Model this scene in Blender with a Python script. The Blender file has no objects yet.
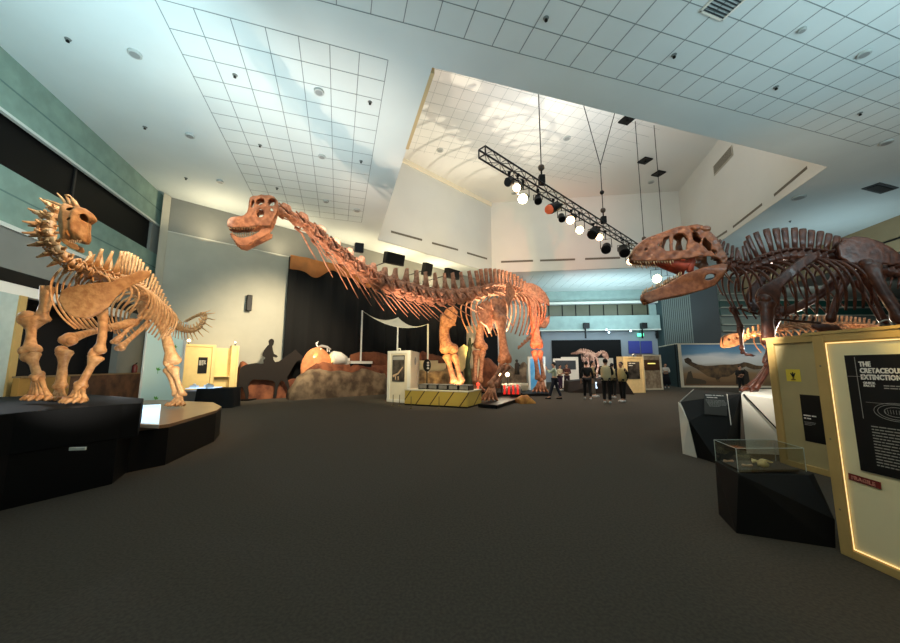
import bpy, bmesh, math, random
from mathutils import Vector, Matrix, noise
random.seed(7)
V = Vector
SC = bpy.context.scene
COL = SC.collection
PI = math.pi

# ------------------------------------------------------------------ camera numbers
CH = 1.5
FPX = 345.0
TH = math.radians(7.35)
CT, ST = math.cos(TH), math.sin(TH)

def ray(px, py):
    u, v = px - 450.0, py - 321.5
    return V((u, FPX * CT + v * ST, FPX * ST - v * CT))
def P(px, py, Y):
    r = ray(px, py)
    return V((0, 0, CH)) + r * (Y / r.y)
def PZ(px, py, z=0.0):
    r = ray(px, py)
    return V((0, 0, CH)) + r * ((z - CH) / r.z)
def PV(px, py, o, h):
    """point on the upright plane through o with horizontal direction h"""
    n = V((-h[1], h[0], 0)); o = V((o[0], o[1], 0))
    r = ray(px, py)
    return V((0, 0, CH)) + r * (n.dot(o) / n.dot(r))

# ------------------------------------------------------------------ materials
def srgb(c):
    return tuple((x / 12.92 if x <= 0.04045 else ((x + 0.055) / 1.055) ** 2.4) for x in [k / 255.0 for k in c])
MATS = {}
def mat(name, col, rough=0.6, metal=0.0, var=0.0, scale=6.0, col2=None, emit=None, es=1.0, bump=0.0, spec=0.5, coat=0.0, trans=0.0, ior=1.45, alpha=1.0):
    if name in MATS: return MATS[name]
    m = bpy.data.materials.new(name); m.use_nodes = True
    nt = m.node_tree; b = nt.nodes['Principled BSDF']
    c = srgb(col)
    b.inputs['Base Color'].default_value = (*c, 1)
    b.inputs['Roughness'].default_value = rough
    b.inputs['Metallic'].default_value = metal
    b.inputs['Specular IOR Level'].default_value = spec
    b.inputs['Coat Weight'].default_value = coat
    b.inputs['Transmission Weight'].default_value = trans
    b.inputs['IOR'].default_value = ior
    b.inputs['Alpha'].default_value = alpha
    if emit is not None:
        b.inputs['Emission Color'].default_value = (*srgb(emit), 1)
        b.inputs['Emission Strength'].default_value = es
    if var > 0 or col2 is not None or bump > 0:
        tc = nt.nodes.new('ShaderNodeTexCoord')
        no = nt.nodes.new('ShaderNodeTexNoise'); no.inputs['Scale'].default_value = scale; no.inputs['Detail'].default_value = 6
        nt.links.new(tc.outputs['Object'], no.inputs['Vector'])
        if var > 0 or col2 is not None:
            r = nt.nodes.new('ShaderNodeValToRGB')
            c2 = srgb(col2) if col2 is not None else tuple(x * (1 - var) for x in c)
            r.color_ramp.elements[0].position = 0.38; r.color_ramp.elements[0].color = (*c2, 1)
            r.color_ramp.elements[1].position = 0.62; r.color_ramp.elements[1].color = (*c, 1)
            nt.links.new(no.outputs['Fac'], r.inputs['Fac'])
            nt.links.new(r.outputs['Color'], b.inputs['Base Color'])
        if bump > 0:
            bp = nt.nodes.new('ShaderNodeBump'); bp.inputs['Strength'].default_value = bump; bp.inputs['Distance'].default_value = 0.02
            nt.links.new(no.outputs['Fac'], bp.inputs['Height'])
            nt.links.new(bp.outputs['Normal'], b.inputs['Normal'])
    MATS[name] = m
    return m

def stripes_mat(name, col, colline, freq, axis=0, width=0.1, rot=0.0, rough=0.6, bump=0.0):
    """plain colour with evenly spaced thin lines across one object axis"""
    if name in MATS: return MATS[name]
    m = mat(name, col, rough)
    nt = m.node_tree; b = nt.nodes['Principled BSDF']
    tc = nt.nodes.new('ShaderNodeTexCoord'); mp = nt.nodes.new('ShaderNodeMapping')
    mp.inputs['Rotation'].default_value = (0, 0, rot)
    sx = nt.nodes.new('ShaderNodeSeparateXYZ')
    mu = nt.nodes.new('ShaderNodeMath'); mu.operation = 'MULTIPLY'; mu.inputs[1].default_value = freq
    fr = nt.nodes.new('ShaderNodeMath'); fr.operation = 'FRACT'
    lt = nt.nodes.new('ShaderNodeMath'); lt.operation = 'LESS_THAN'; lt.inputs[1].default_value = width
    mx = nt.nodes.new('ShaderNodeMixRGB'); mx.inputs[1].default_value = (*srgb(col), 1); mx.inputs[2].default_value = (*srgb(colline), 1)
    L = nt.links.new
    L(tc.outputs['Object'], mp.inputs['Vector']); L(mp.outputs['Vector'], sx.inputs['Vector']); L(sx.outputs[axis], mu.inputs[0])
    L(mu.outputs[0], fr.inputs[0]); L(fr.outputs[0], lt.inputs[0]); L(lt.outputs[0], mx.inputs[0]); L(mx.outputs[0], b.inputs['Base Color'])
    return m

def glass_mat(name, tint=(225, 240, 235)):
    if name in MATS: return MATS[name]
    m = bpy.data.materials.new(name); m.use_nodes = True
    nt = m.node_tree; nt.nodes.clear()
    o = nt.nodes.new('ShaderNodeOutputMaterial'); mx = nt.nodes.new('ShaderNodeMixShader')
    t = nt.nodes.new('ShaderNodeBsdfTransparent'); t.inputs[0].default_value = (*srgb(tint), 1)
    g = nt.nodes.new('ShaderNodeBsdfGlossy'); g.inputs['Roughness'].default_value = 0.03
    mx.inputs[0].default_value = 0.09
    nt.links.new(t.outputs[0], mx.inputs[1]); nt.links.new(g.outputs[0], mx.inputs[2]); nt.links.new(mx.outputs[0], o.inputs[0])
    MATS[name] = m
    return m

# ------------------------------------------------------------------ mesh builder
ORG = {}   # object name -> world origin of its root
def frames(pts):
    out = []; up = None
    n = len(pts)
    for i in range(n):
        t = (pts[min(i + 1, n - 1)] - pts[max(i - 1, 0)])
        if t.length < 1e-9: t = V((0, 0, 1))
        t = t.normalized()
        if up is None:
            a = V((0, 0, 1)) if abs(t.z) < 0.9 else V((1, 0, 0))
            up = (a - t * a.dot(t)).normalized()
        else:
            up = up - t * up.dot(t)
            up = up.normalized() if up.length > 1e-6 else t.orthogonal().normalized()
        out.append((t, up, t.cross(up)))
    return out

class MB:
    def __init__(s): s.v = []; s.f = []
    def raw(s, vs, fs):
        o = len(s.v); s.v += [V(x) for x in vs]; s.f += [tuple(i + o for i in f) for f in fs]; return s
    def box(s, c, d, rz=0.0):
        c = V(c); x, y, z = d[0] / 2, d[1] / 2, d[2] / 2
        R = Matrix.Rotation(rz, 3, 'Z')
        vs = [c + R @ V((a * x, b * y, e * z)) for a in (-1, 1) for b in (-1, 1) for e in (-1, 1)]
        return s.raw(vs, [(0, 1, 3, 2), (4, 6, 7, 5), (0, 4, 5, 1), (2, 3, 7, 6), (0, 2, 6, 4), (1, 5, 7, 3)])
    def bar(s, a, b, z0, z1, t0, t1=None):
        """upright slab along ground line a-b, offset t0..t1 to its left"""
        a = V((a[0], a[1], 0)); b = V((b[0], b[1], 0)); d = (b - a).normalized(); n = V((-d.y, d.x, 0))
        if t1 is None: t1 = t0 / 2; t0 = -t0 / 2
        q = [a + n * t0, b + n * t0, b + n * t1, a + n * t1]
        return s.prism(q, z0, z1)
    def prism(s, poly, z0, z1):
        n = len(poly)
        vs = [V((p[0], p[1], z0)) for p in poly] + [V((p[0], p[1], z1)) for p in poly]
        fs = [tuple(range(n - 1, -1, -1)), tuple(range(n, 2 * n))] + [(i, (i + 1) % n, n + (i + 1) % n, n + i) for i in range(n)]
        return s.raw(vs, fs)
    def quad(s, a, b, c, d): return s.raw([a, b, c, d], [(0, 1, 2, 3)])
    def tube(s, pts, rad, n=8, flat=1.0, cap=True, upv=None):
        pts = [V(p) for p in pts]
        if not hasattr(rad, '__len__'): rad = [rad] * len(pts)
        vs = []; fs = []
        fr = frames(pts)
        for i, (p, (t, u, w)) in enumerate(zip(pts, fr)):
            if upv is not None:
                u = V(upv) - t * V(upv).dot(t)
                u = u.normalized() if u.length > 1e-6 else t.orthogonal().normalized()
                w = t.cross(u)
            for k in range(n):
                a = 2 * PI * k / n
                vs.append(p + u * (math.cos(a) * rad[i]) + w * (math.sin(a) * rad[i] * flat))
        m = len(pts)
        for i in range(m - 1):
            for k in range(n):
                k2 = (k + 1) % n
                fs.append((i * n + k, i * n + k2, (i + 1) * n + k2, (i + 1) * n + k))
        if cap:
            fs.append(tuple(range(n - 1, -1, -1))); fs.append(tuple((m - 1) * n + k for k in range(n)))
        return s.raw(vs, fs)
    def ball(s, c, r, n=8, m=6):
        c = V(c)
        if not hasattr(r, '__len__'): r = (r, r, r)
        vs = [c + V((0, 0, r[2]))]
        for i in range(1, m):
            a = PI * i / m
            for k in range(n):
                b = 2 * PI * k / n
                vs.append(c + V((r[0] * math.sin(a) * math.cos(b), r[1] * math.sin(a) * math.sin(b), r[2] * math.cos(a))))
        vs.append(c - V((0, 0, r[2])))
        fs = [(0, 1 + k, 1 + (k + 1) % n) for k in range(n)]
        for i in range(m - 2):
            for k in range(n):
                fs.append((1 + i * n + k, 1 + (i + 1) * n + k, 1 + (i + 1) * n + (k + 1) % n, 1 + i * n + (k + 1) % n))
        e = len(vs) - 1; b0 = 1 + (m - 2) * n
        fs += [(e, b0 + (k + 1) % n, b0 + k) for k in range(n)]
        return s.raw(vs, fs)
    def hull(s, pts):
        bm = bmesh.new()
        for p in pts: bm.verts.new(p)
        bmesh.ops.convex_hull(bm, input=bm.verts)
        bm.verts.ensure_lookup_table(); bm.verts.index_update()
        vs = [v.co.copy() for v in bm.verts]; fs = [tuple(v.index for v in f.verts) for f in bm.faces]
        bm.free()
        return s.raw(vs, fs)
    def plate(s, outline, holes, step, fn):
        """dense sheet cut to an outline with holes; fn maps (u, v) to a point"""
        xs = [p[0] for p in outline]; ys = [p[1] for p in outline]
        x0, x1, y0, y1 = min(xs), max(xs), min(ys), max(ys)
        nx = max(2, int((x1 - x0) / step) + 1); ny = max(2, int((y1 - y0) / step) + 1)
        def inside(poly, x, y):
            c = False; j = len(poly) - 1
            for i in range(len(poly)):
                a, b = poly[i], poly[j]
                if (a[1] > y) != (b[1] > y) and x < (b[0] - a[0]) * (y - a[1]) / (b[1] - a[1]) + a[0]: c = not c
                j = i
            return c
        cells = set()
        for i in range(nx):
            for j in range(ny):
                x = x0 + (i + .5) * step; y = y0 + (j + .5) * step
                if inside(outline, x, y) and not any(inside(h, x, y) for h in holes): cells.add((i, j))
        segs = []
        for poly in [outline] + list(holes):
            for i in range(len(poly)): segs.append((poly[i], poly[(i + 1) % len(poly)]))
        idx = {}; vs = []; fs = []; cnt = {}
        for (i, j) in cells:
            for q in ((i, j), (i + 1, j), (i + 1, j + 1), (i, j + 1)): cnt[q] = cnt.get(q, 0) + 1
        for q, k in cnt.items():
            x = x0 + q[0] * step; y = y0 + q[1] * step
            if k < 4:
                best = None
                for a, b in segs:
                    dx, dy = b[0] - a[0], b[1] - a[1]; l2 = dx * dx + dy * dy
                    if l2 < 1e-12: continue
                    t = max(0, min(1, ((x - a[0]) * dx + (y - a[1]) * dy) / l2))
                    cx, cy = a[0] + t * dx, a[1] + t * dy; d = (cx - x) ** 2 + (cy - y) ** 2
                    if best is None or d < best[0]: best = (d, cx, cy)
                if best and best[0] < (1.3 * step) ** 2: x, y = best[1], best[2]
            idx[q] = len(vs); vs.append(fn(x, y))
        for (i, j) in cells: fs.append((idx[(i, j)], idx[(i + 1, j)], idx[(i + 1, j + 1)], idx[(i, j + 1)]))
        return s.raw(vs, fs)
    def rough(s, amt, freq, seed=0.0):
        for v in s.v:
            d = noise.noise_vector(v * freq + V((seed, seed, seed))); v += d * amt
        return s
    def build(s, name, m, parent=None, smooth=False, solid=0.0, bevel=0.0, sub=0, solid_off=0.0):
        if parent is not None:
            o0 = ORG[parent.name]
        else:
            lo = V((min(v.x for v in s.v), min(v.y for v in s.v), min(v.z for v in s.v)))
            hi = V((max(v.x for v in s.v), max(v.y for v in s.v), max(v.z for v in s.v)))
            o0 = V(((lo.x + hi.x) / 2, (lo.y + hi.y) / 2, lo.z))
        me = bpy.data.meshes.new(name)
        me.from_pydata([v - o0 for v in s.v], [], s.f); me.update()
        bm = bmesh.new(); bm.from_mesh(me); bmesh.ops.recalc_face_normals(bm, faces=bm.faces); bm.to_mesh(me); bm.free()
        if smooth:
            for p in me.polygons: p.use_smooth = True
        o = bpy.data.objects.new(name, me); COL.objects.link(o)
        me.materials.append(m)
        if parent is not None: o.parent = parent
        else: o.location = o0
        ORG[o.name] = o0
        if solid:
            md = o.modifiers.new('thick', 'SOLIDIFY'); md.thickness = solid; md.offset = solid_off
        if bevel:
            md = o.modifiers.new('edge', 'BEVEL'); md.width = bevel; md.segments = 2; md.limit_method = 'ANGLE'
        if sub:
            md = o.modifiers.new('smooth', 'SUBSURF'); md.levels = sub; md.render_levels = sub
        return o

def tag(o, label=None, cat=None, group=None, kind=None):
    if label: o['label'] = label
    if cat: o['category'] = cat
    if group: o['group'] = group
    if kind: o['kind'] = kind
    return o
def thing(name, label, cat, loc, group=None):
    o = bpy.data.objects.new(name, None); COL.objects.link(o); o.location = loc
    o.empty_display_size = 0.2
    ORG[o.name] = V(loc)
    return tag(o, label, cat, group)
def struct(name, mb, m, parent=None, **k):
    o = mb.build(name, m, parent, **k)
    if parent is None: o['kind'] = 'structure'
    return o
def text(name, body, m, parent, pos, xdir, size, updir=(0, 0, 1), bold=0.0, ext=0.002, align='LEFT', sx=1.0):
    cu = bpy.data.curves.new(name, 'FONT'); cu.body = body; cu.size = size; cu.offset = bold; cu.extrude = ext; cu.align_x = align
    cu.space_line = 0.95; cu.space_character = 1.06; cu.resolution_u = 2
    o = bpy.data.objects.new(name, cu); COL.objects.link(o); cu.materials.append(m)
    x = V(xdir).normalized(); z = x.cross(V(updir)).normalized(); y = z.cross(x)
    R = Matrix((x * sx, y, z)).transposed().to_4x4()
    R.translation = V(pos) - ORG[parent.name]
    bpy.context.view_layer.update()
    me = bpy.data.meshes.new_from_object(o.evaluated_get(bpy.context.evaluated_depsgraph_get()))
    me.name = name; bpy.data.objects.remove(o)
    if not me.materials: me.materials.append(m)
    o = bpy.data.objects.new(name, me); COL.objects.link(o)
    o.parent = parent; o.matrix_local = R
    ORG[o.name] = ORG[parent.name]
    return o

def fine_print(name, m, parent, pos, xdir, size, rows, width, updir=(0, 0, 1), pitch=1.35, seed=1):
    """rows of tiny word-like dashes for print too small to read"""
    rg = random.Random(seed); x = V(xdir).normalized(); zz = x.cross(V(updir)).normalized(); y = zz.cross(x)
    mb = MB()
    for r in range(rows):
        s = 0.0; end = width * (1 if r < rows - 1 else .6) * rg.uniform(.88, 1)
        while s < end:
            w_ = min(size * rg.uniform(1.0, 3.6), end - s)
            if w_ < size * .4: break
            p = V(pos) + x * s - y * (r * size * pitch)
            q = [p, p + x * w_, p + x * w_ + y * size * .55, p + y * size * .55]
            mb.raw(q + [k + zz * .0015 for k in q], [(0, 1, 2, 3), (4, 5, 6, 7), (0, 1, 5, 4), (1, 2, 6, 5), (2, 3, 7, 6), (3, 0, 4, 7)])
            s += w_ + size * .45
    return mb.build(name, m, parent)

# ------------------------------------------------------------------ palette
M_ceil = mat('ceiling_paint', (205, 214, 212), 0.75, var=0.05, scale=0.6)
M_well = mat('well_plaster', (212, 212, 205), 0.8, var=0.04, scale=0.5)
M_line = mat('tile_joint', (128, 138, 138), 0.8)
M_teal = mat('teal_render', (132, 156, 142), 0.8, var=0.18, scale=2.5)
M_teal2 = mat('pale_teal_render', (146, 168, 164), 0.8, var=0.12, scale=2.0)
M_ledge = mat('ledge_white', (205, 208, 198), 0.6)
M_band = mat('dark_window', (9, 8, 8), 0.5, spec=.15)
M_grey = mat('grey_plaster', (128, 128, 120), 0.8, var=0.08, scale=1.2)
M_warm = mat('beige_plaster', (176, 172, 156), 0.8, var=0.06, scale=1.5)
M_bw = mat('blue_grey_wall', (150, 158, 166), 0.8, var=0.06, scale=1.0)
M_black = mat('black_paint', (11, 10, 10), 0.5, spec=.3)
M_blackg = mat('black_gloss', (9, 9, 10), 0.4, spec=.3)
M_blackcloth = mat('black_cloth', (9, 8, 8), 0.9)
M_carpet = mat('carpet', (78, 71, 62), 0.95, var=0.25, scale=45, bump=0.3, spec=0.2)
M_ply = mat('plywood', (184, 152, 92), 0.6, var=0.12, scale=3.0)
M_plyp = mat('plywood_pale', (222, 214, 190), 0.55, var=0.05, scale=2.0)
M_white = mat('white_paint', (226, 222, 210), 0.6)
M_cream = mat('cream_board', (222, 212, 188), 0.6, var=0.06, scale=2)
M_steel = mat('steel_dark', (38, 38, 44), 0.4, metal=0.6)
M_bone_l = mat('tan_bone', (204, 152, 98), 0.5, var=0.0, scale=14, col2=(174, 120, 72), bump=0.5)
M_bone_w = mat('pale_bone', (218, 196, 160), 0.5, scale=7, col2=(168, 132, 96), bump=0.5)
M_bone_s = mat('rust_bone', (200, 138, 104), 0.5, scale=8, col2=(150, 98, 72), bump=0.5)
M_bone_unlit = mat('unlit_brown_bone', (104, 56, 38), 0.36, scale=9, col2=(72, 38, 27), bump=0.5, coat=0.12)  # theropod body bone; its lack of light is put into the darker brown
M_bone_t = mat('theropod_skull_bone', (178, 122, 84), 0.42, scale=8, col2=(122, 76, 50), bump=0.5, coat=0.2)
M_tooth = mat('tooth', (200, 170, 135), 0.4)
M_rock = mat('grey_brown_rock', (128, 108, 84), 0.9, scale=2.2, col2=(78, 62, 46), bump=1.0)
M_rockr = mat('red_brown_rock', (140, 84, 54), 0.9, scale=1.8, col2=(88, 46, 28), bump=1.0)
M_orange = mat('orange_lit_dome', (220, 142, 92), 0.85, var=0.25, scale=5)
M_red = mat('red_panel', (190, 42, 34), 0.5)
M_textw = mat('white_lettering', (232, 226, 216), 0.6)
M_textg = mat('grey_lettering', (150, 146, 140), 0.6)
M_glass = glass_mat('acrylic', (246, 248, 247))

# ------------------------------------------------------------------ hall geometry
HZ = 8.6
d1 = V((-.3066, .9518, 0)); d2 = V((.9518, .3066, 0))
def AB(a, b, z=0): return d2 * a + d1 * b + V((0, 0, z))
cL = V((-12.05, 13.75, 0))            # far left corner
wl = (V((-10.1, 7.0, 0)) - cL).normalized()
def LW(Y, off=0.0):                   # a point on the left wall at depth Y, off metres into the hall
    t = (Y - cL.y) / wl.y
    n = V((-wl.y, wl.x, 0));  n = n if n.x > 0 else -n
    return cL + wl * t + n * off
nL = V((-wl.y, wl.x, 0)); nL = nL if nL.x > 0 else -nL
d3 = V((.714, .70, 0)).normalized(); n3 = V((d3.y, -d3.x, 0))
cB = V((-7.2, 18.4, 0))
def BW(t, off=0.0, z=0.0): return cB + d3 * t + n3 * off + V((0, 0, z))
tL = -6.7
farL = V((7.55, 33.0, 0)); farR = V((19.1, 31.7, 0))
dF = (farR - farL).normalized(); nF = V((dF.y, -dF.x, 0))
louL = V((21.3, 27.0, 0))

# floor
f = MB(); f.quad((-22, -7, 0), (38, -7, 0), (38, 36, 0), (-22, 36, 0))
struct('floor', f, M_carpet)

# main ceiling, cut open under the tall well
A = AB(1.87, 7.2); B = AB(1.87, 19.2); C = V((3.23, 25.9, 0)); D = V((16.85, 24.0, 0)); E = PZ(828, 167, HZ); E.z = 0
def sheet_with_hole(outer, hole, z):
    bm = bmesh.new(); es = []
    for loop in (outer, hole):
        vs = [bm.verts.new((p[0], p[1], z)) for p in loop]
        for i in range(len(vs)): es.append(bm.edges.new((vs[i], vs[(i + 1) % len(vs)])))
    bmesh.ops.triangle_fill(bm, edges=es, use_beauty=True, use_dissolve=False)
    bm.verts.index_update()
    mb = MB(); mb.raw([v.co.copy() for v in bm.verts], [tuple(v.index for v in ff.verts) for ff in bm.faces]); bm.free()
    return mb
cm = sheet_with_hole([(-20, -7), (22.5, -7), (26, 36), (-20, 36)], [A, B, C, D, E], HZ)
ceil_o = struct('ceiling', cm, M_ceil)
# tile joints of the two gridded fields
g = MB(); T = 0.645; w = 0.009
for i in range(8): g.bar(AB(-3.68 + i * T, 7.32), AB(-3.68 + i * T, 7.32 + 15 * T), HZ - .006, HZ - .002, 2 * w)
for j in range(16): g.bar(AB(-3.68, 7.32 + j * T), AB(-3.68 + 7 * T, 7.32 + j * T), HZ - .006, HZ - .002, 2 * w)
struct('ceiling_tile_joints', g, M_line, ceil_o)
g = MB(); T = 0.66
q0 = PZ(455, 36.3, HZ); q0.z = 0; q1 = PZ(870, 146.4, HZ); q1.z = 0; e2 = (q1 - q0).normalized(); T = (q1 - q0).length / 21.3
for i in range(30): g.bar(q1 - e2 * T * i, q1 - e2 * T * i - d1 * .64 * 13, HZ - .006, HZ - .002, 2 * w)
for j in range(14): g.bar(q1 - e2 * T * 29 - d1 * .64 * j, q1 - d1 * .64 * j, HZ - .006, HZ - .002, 2 * w)
struct('ceiling_tile_joints', g, M_line, ceil_o)
g = MB(); w2 = 0.01
for i in range(17):
    x = 5.0 + i * 0.8
    g.bar((x, 27.0 - (x - 3) * .1), (x + .25, 31.4 - (x - 3) * .08), HZ - .006, HZ - .002, 2 * w2)
struct('ceiling_tile_joints', g, M_line, ceil_o)

# well: upper walls and upper ceiling
UZ = 14.3
M_upper = mat('upper_ceiling', (214, 214, 208), 0.8)
def well_wall(n, a, b, z0=HZ, z1=UZ, m=None):
    mb = MB(); mb.bar(a, b, z0 + .02, z1, 0.0, 0.12); return struct(n, mb, m or M_well)
well_wall('wall_well_left', A, B)
ww_ch = well_wall('wall_well_angled', B, C)
ww_far = well_wall('wall_well_far', C, D)
ww_r = well_wall('wall_well_right', D, E)
well_wall('wall_well_near', E, A)
g = MB(); g.prism([A + V((-.2, -.2, 0)), E + V((.3, -.2, 0)), D + V((.3, .3, 0)), C + V((0, .3, 0)), B + V((-.3, .2, 0))], UZ, UZ + .1)
upc = struct('ceiling_upper', g, M_upper)
g = MB()
for i in range(1, 23): g.bar(AB(1.87 + i * .645, 7.25), AB(1.87 + i * .645, 19.0 if i < 21 else 12.0), UZ - .006, UZ - .002, .012)
for j in range(1, 19): g.bar(AB(1.9, 7.2 + j * .645), AB(16.2, 7.2 + j * .645), UZ - .006, UZ - .002, .012)
# joints beyond the right wall are clipped by it
struct('ceiling_tile_joints', g, mat('tile_joint_pale', (150, 156, 154), .8), upc)
g = MB(); g.bar(B + (C - B) * .0, C, UZ - .28, UZ, -.10, 0.0)
struct('trim_1', g, mat('cream_trim', (236, 226, 200), .6))
g = MB(); tq = PZ(405.5, 149, HZ); g.bar(A + d1 * .15, V((tq.x, tq.y, 0)), HZ - .002, HZ + .5, -.10, 0.0)
struct('trim_2', g, mat('tan_trim', (196, 172, 128), .7))
# slots in the well walls
def slot(wall, o, h, px0, px1, py, dz=.09, off=.012):
    a = PV(px0, py[0], o, h); b = PV(px1, py[1], o, h)
    n = V((h[1], -h[0], 0)).normalized()
    if n.dot(V((0, 0, 0)) - V((a.x, a.y, 0))) < 0: n = -n
    mb = MB(); q = [a + n * off, b + n * off, b + n * off + V((0, 0, -dz)), a + n * off + V((0, 0, -dz))]
    mb.quad(*q); mb.quad(*[p - n * .01 for p in q])
    mb.f += [(0, 1, 5, 4), (1, 2, 6, 5), (2, 3, 7, 6), (3, 0, 4, 7)]
    mb.build('slot', mat('slot_grey', (104, 98, 86), .7), wall)
hCh = (C - B).normalized(); hFr = (D - C).normalized(); hRt = (E - D).normalized()
for a, b, ya, yb in ((391, 422, 230.5, 239), (432, 458, 242, 249), (467, 487, 252, 258)): slot(ww_ch, B, hCh, a, b, (ya, yb), .13)
for a, b, ya, yb in ((501, 533, 261, 259.8), (540, 575, 259.6, 258.4), (585, 620, 258, 256.8), (629, 660, 256.6, 255.6)): slot(ww_far, C, hFr, a, b, (ya, yb), .15)
for a, b, ya, yb in ((709, 727, 242, 230), (733, 762, 226, 203), (774, 807, 194, 166)): slot(ww_r, D, hRt, a, b, (ya, yb), .12)
vg = MB(); c0 = PV(714, 168, D, hRt); c1 = PV(733, 149, D, hRt)
nR = V((hRt.y, -hRt.x, 0)); nR = nR if nR.dot(-D) > 0 else -nR
zt, zb = max(c0.z, c1.z) + .1, min(c0.z, c1.z) - .35
vt = thing('air_vent_grille', 'pale slatted air grille high on the angled white well wall', 'vent', V((c0.x, c0.y, zb)))
fm = MB(); a = V((c0.x, c0.y, 0)); b = V((c1.x, c1.y, 0)); hd = (b - a).normalized()
fm.bar(a + nR * .03, b + nR * .03, zb, zt, .03); fm.build('frame', mat('grille_grey', (176, 172, 158), .6), vt)
for k in range(7):
    s_ = MB(); z = zb + .08 + k * (zt - zb - .16) / 6; s_.bar(a + nR * .055 + hd * .08, b + nR * .055 - hd * .08, z, z + .03, .02)
    s_.build('slat', mat('grille_shade', (120, 116, 104), .7), vt)

# left wall, banded
def lwall(name, Y0, Y1, z0, z1, m, off=0.0, th=.2):
    mb = MB(); a = LW(Y0, off); b = LW(Y1, off); n = nL
    mb.prism([a, b, b - n * th, a - n * th], z0, z1); return struct(name, mb, m)
lwall('wall_left', -6.5, 13.75, 7.27, HZ, M_teal)
lwall('window_1', -6.5, 13.2, 6.02, 7.27, M_band, -.12)
lwall('wall_left_pier', 13.2, 13.75, 6.04, 7.27, M_grey, -.02)
lwall('wall_left_lower', -6.5, 13.75, 4.75, 6.04, M_teal)
lwall('trim_3', -6.5, 13.6, 7.2, 7.27, M_ledge, .04, .1)
lwall('trim_4', -6.5, 13.75, 5.46, 5.50, mat('joint_teal', (92, 118, 110), .8), .004, .05)
lwall('trim_5', -6.5, 13.75, 7.86, 7.90, mat('joint_teal', (92, 118, 110), .8), .004, .05)
lwall('trim_6', -6.5, 13.75, 4.67, 4.77, M_ledge, .06, .1)
lwall('wall_left_grey', -6.5, 13.75, 3.75, 4.70, M_grey)
lwall('trim_7', -6.5, 13.75, 3.45, 3.75, M_black, .03)
lwall('trim_8', -6.5, 12.3, 3.2, 3.45, M_white, .01)
lwall('wall_left_pale', -6.5, 8.3, 0, 3.2, mat('pale_teal_panel', (176, 190, 182), .7, var=.08), 0)
lwall('trim_9', 8.22, 8.4, 0, 3.2, M_ply, .04)
lwall('wall_left_end', 12.05, 13.75, 0, 3.45, M_grey)
lwall('wall_left_alcove', 7.9, 12.9, 0, 3.3, M_blackcloth, -.9, .1)
lwall('wall_left_alcove_end', 12.05, 12.15, 0, 3.3, M_blackcloth, -.2, .9)
lwall('wall_left_alcove_end', 8.25, 8.35, 0, 3.3, M_blackcloth, -.2, .9)
lwall('ceiling_alcove', 8.2, 12.2, 3.2, 3.3, M_blackcloth, -.2, .9)
for k, yy in enumerate((1.0, 5.4, 9.4)):   # mullions in the dark band
    lwall('window_mullion', yy, yy + .06, 6.04, 7.27, mat('mullion', (34, 30, 27), .5), -.08, .06)
fe = thing('fire_extinguisher', 'small dark red extinguisher on the grey wall end', 'fire extinguisher', LW(12.9, .1) + V((0, 0, 1.15)))
q = LW(12.9, .1); mb = MB(); mb.tube([q + V((0, 0, 1.15)), q + V((0, 0, 1.2)), q + V((0, 0, 1.5)), q + V((0, 0, 1.56))], [.07, .08, .08, .03], 12); mb.build('cylinder_body', mat('ext_red', (96, 30, 26), .4), fe, smooth=True)
mb = MB(); mb.tube([q + V((0, 0, 1.56)), q + V((.08, 0, 1.62))], .02, 6); mb.build('handle', M_black, fe)

# pilaster and far-left (angled) wall
mb = MB(); mb.prism([LW(13.75, 0), BW(tL + .1, .0), BW(tL + .2, .2), LW(13.3, .2)], 0, HZ - .05); struct('wall_corner_pilaster', mb, M_warm)
mb = MB(); mb.bar(BW(tL), BW(21.0), 0, HZ, 0.0, 0.25); wb = struct('wall_back', mb, M_warm)
mb = MB(); mb.bar(BW(tL, .02), BW(21.0, .02), 7.08, 7.12, .04); struct('trim_10', mb, mat('wall_seam', (200, 198, 186), .8))
mb = MB(); mb.bar(BW(tL), BW(21.0), 7.12, HZ, -.015, 0.0); struct('wall_back_upper', mb, M_grey)
# side wall closing behind and bulkhead on the right
mb = MB(); mb.bar((-6.4, -6.5), (24, -6.5), 0, HZ, .2); struct('wall_rear', mb, M_warm)
rbA = V((17.6, -6.5, 0)); rbB = V((23.4, 27.0, 0))
mb = MB(); mb.bar(rbA, rbB, 6.9, HZ, .2)
M_tan = mat('tan_bulkhead', (150, 132, 100), .8, var=.06, scale=1)
struct('wall_right_bulkhead', mb, M_tan)
mb = MB(); mb.bar(rbA, rbB, 7.5, 7.58, .26); struct('trim_11', mb, M_black)
mb = MB(); mb.prism([rbA, (36, -6.5), (36, 28), rbB], 6.9, 7.0); struct('ceiling_aisle', mb, M_grey)
mb = MB(); mb.bar((36, -6.5), (36, 28), 0, 6.9, .2); struct('wall_right', mb, M_grey)
mb = MB(); mb.bar((17.4, -6.5), (36, -6.5), 0, 6.9, .2); struct('wall_right_rear', mb, M_grey)

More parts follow.
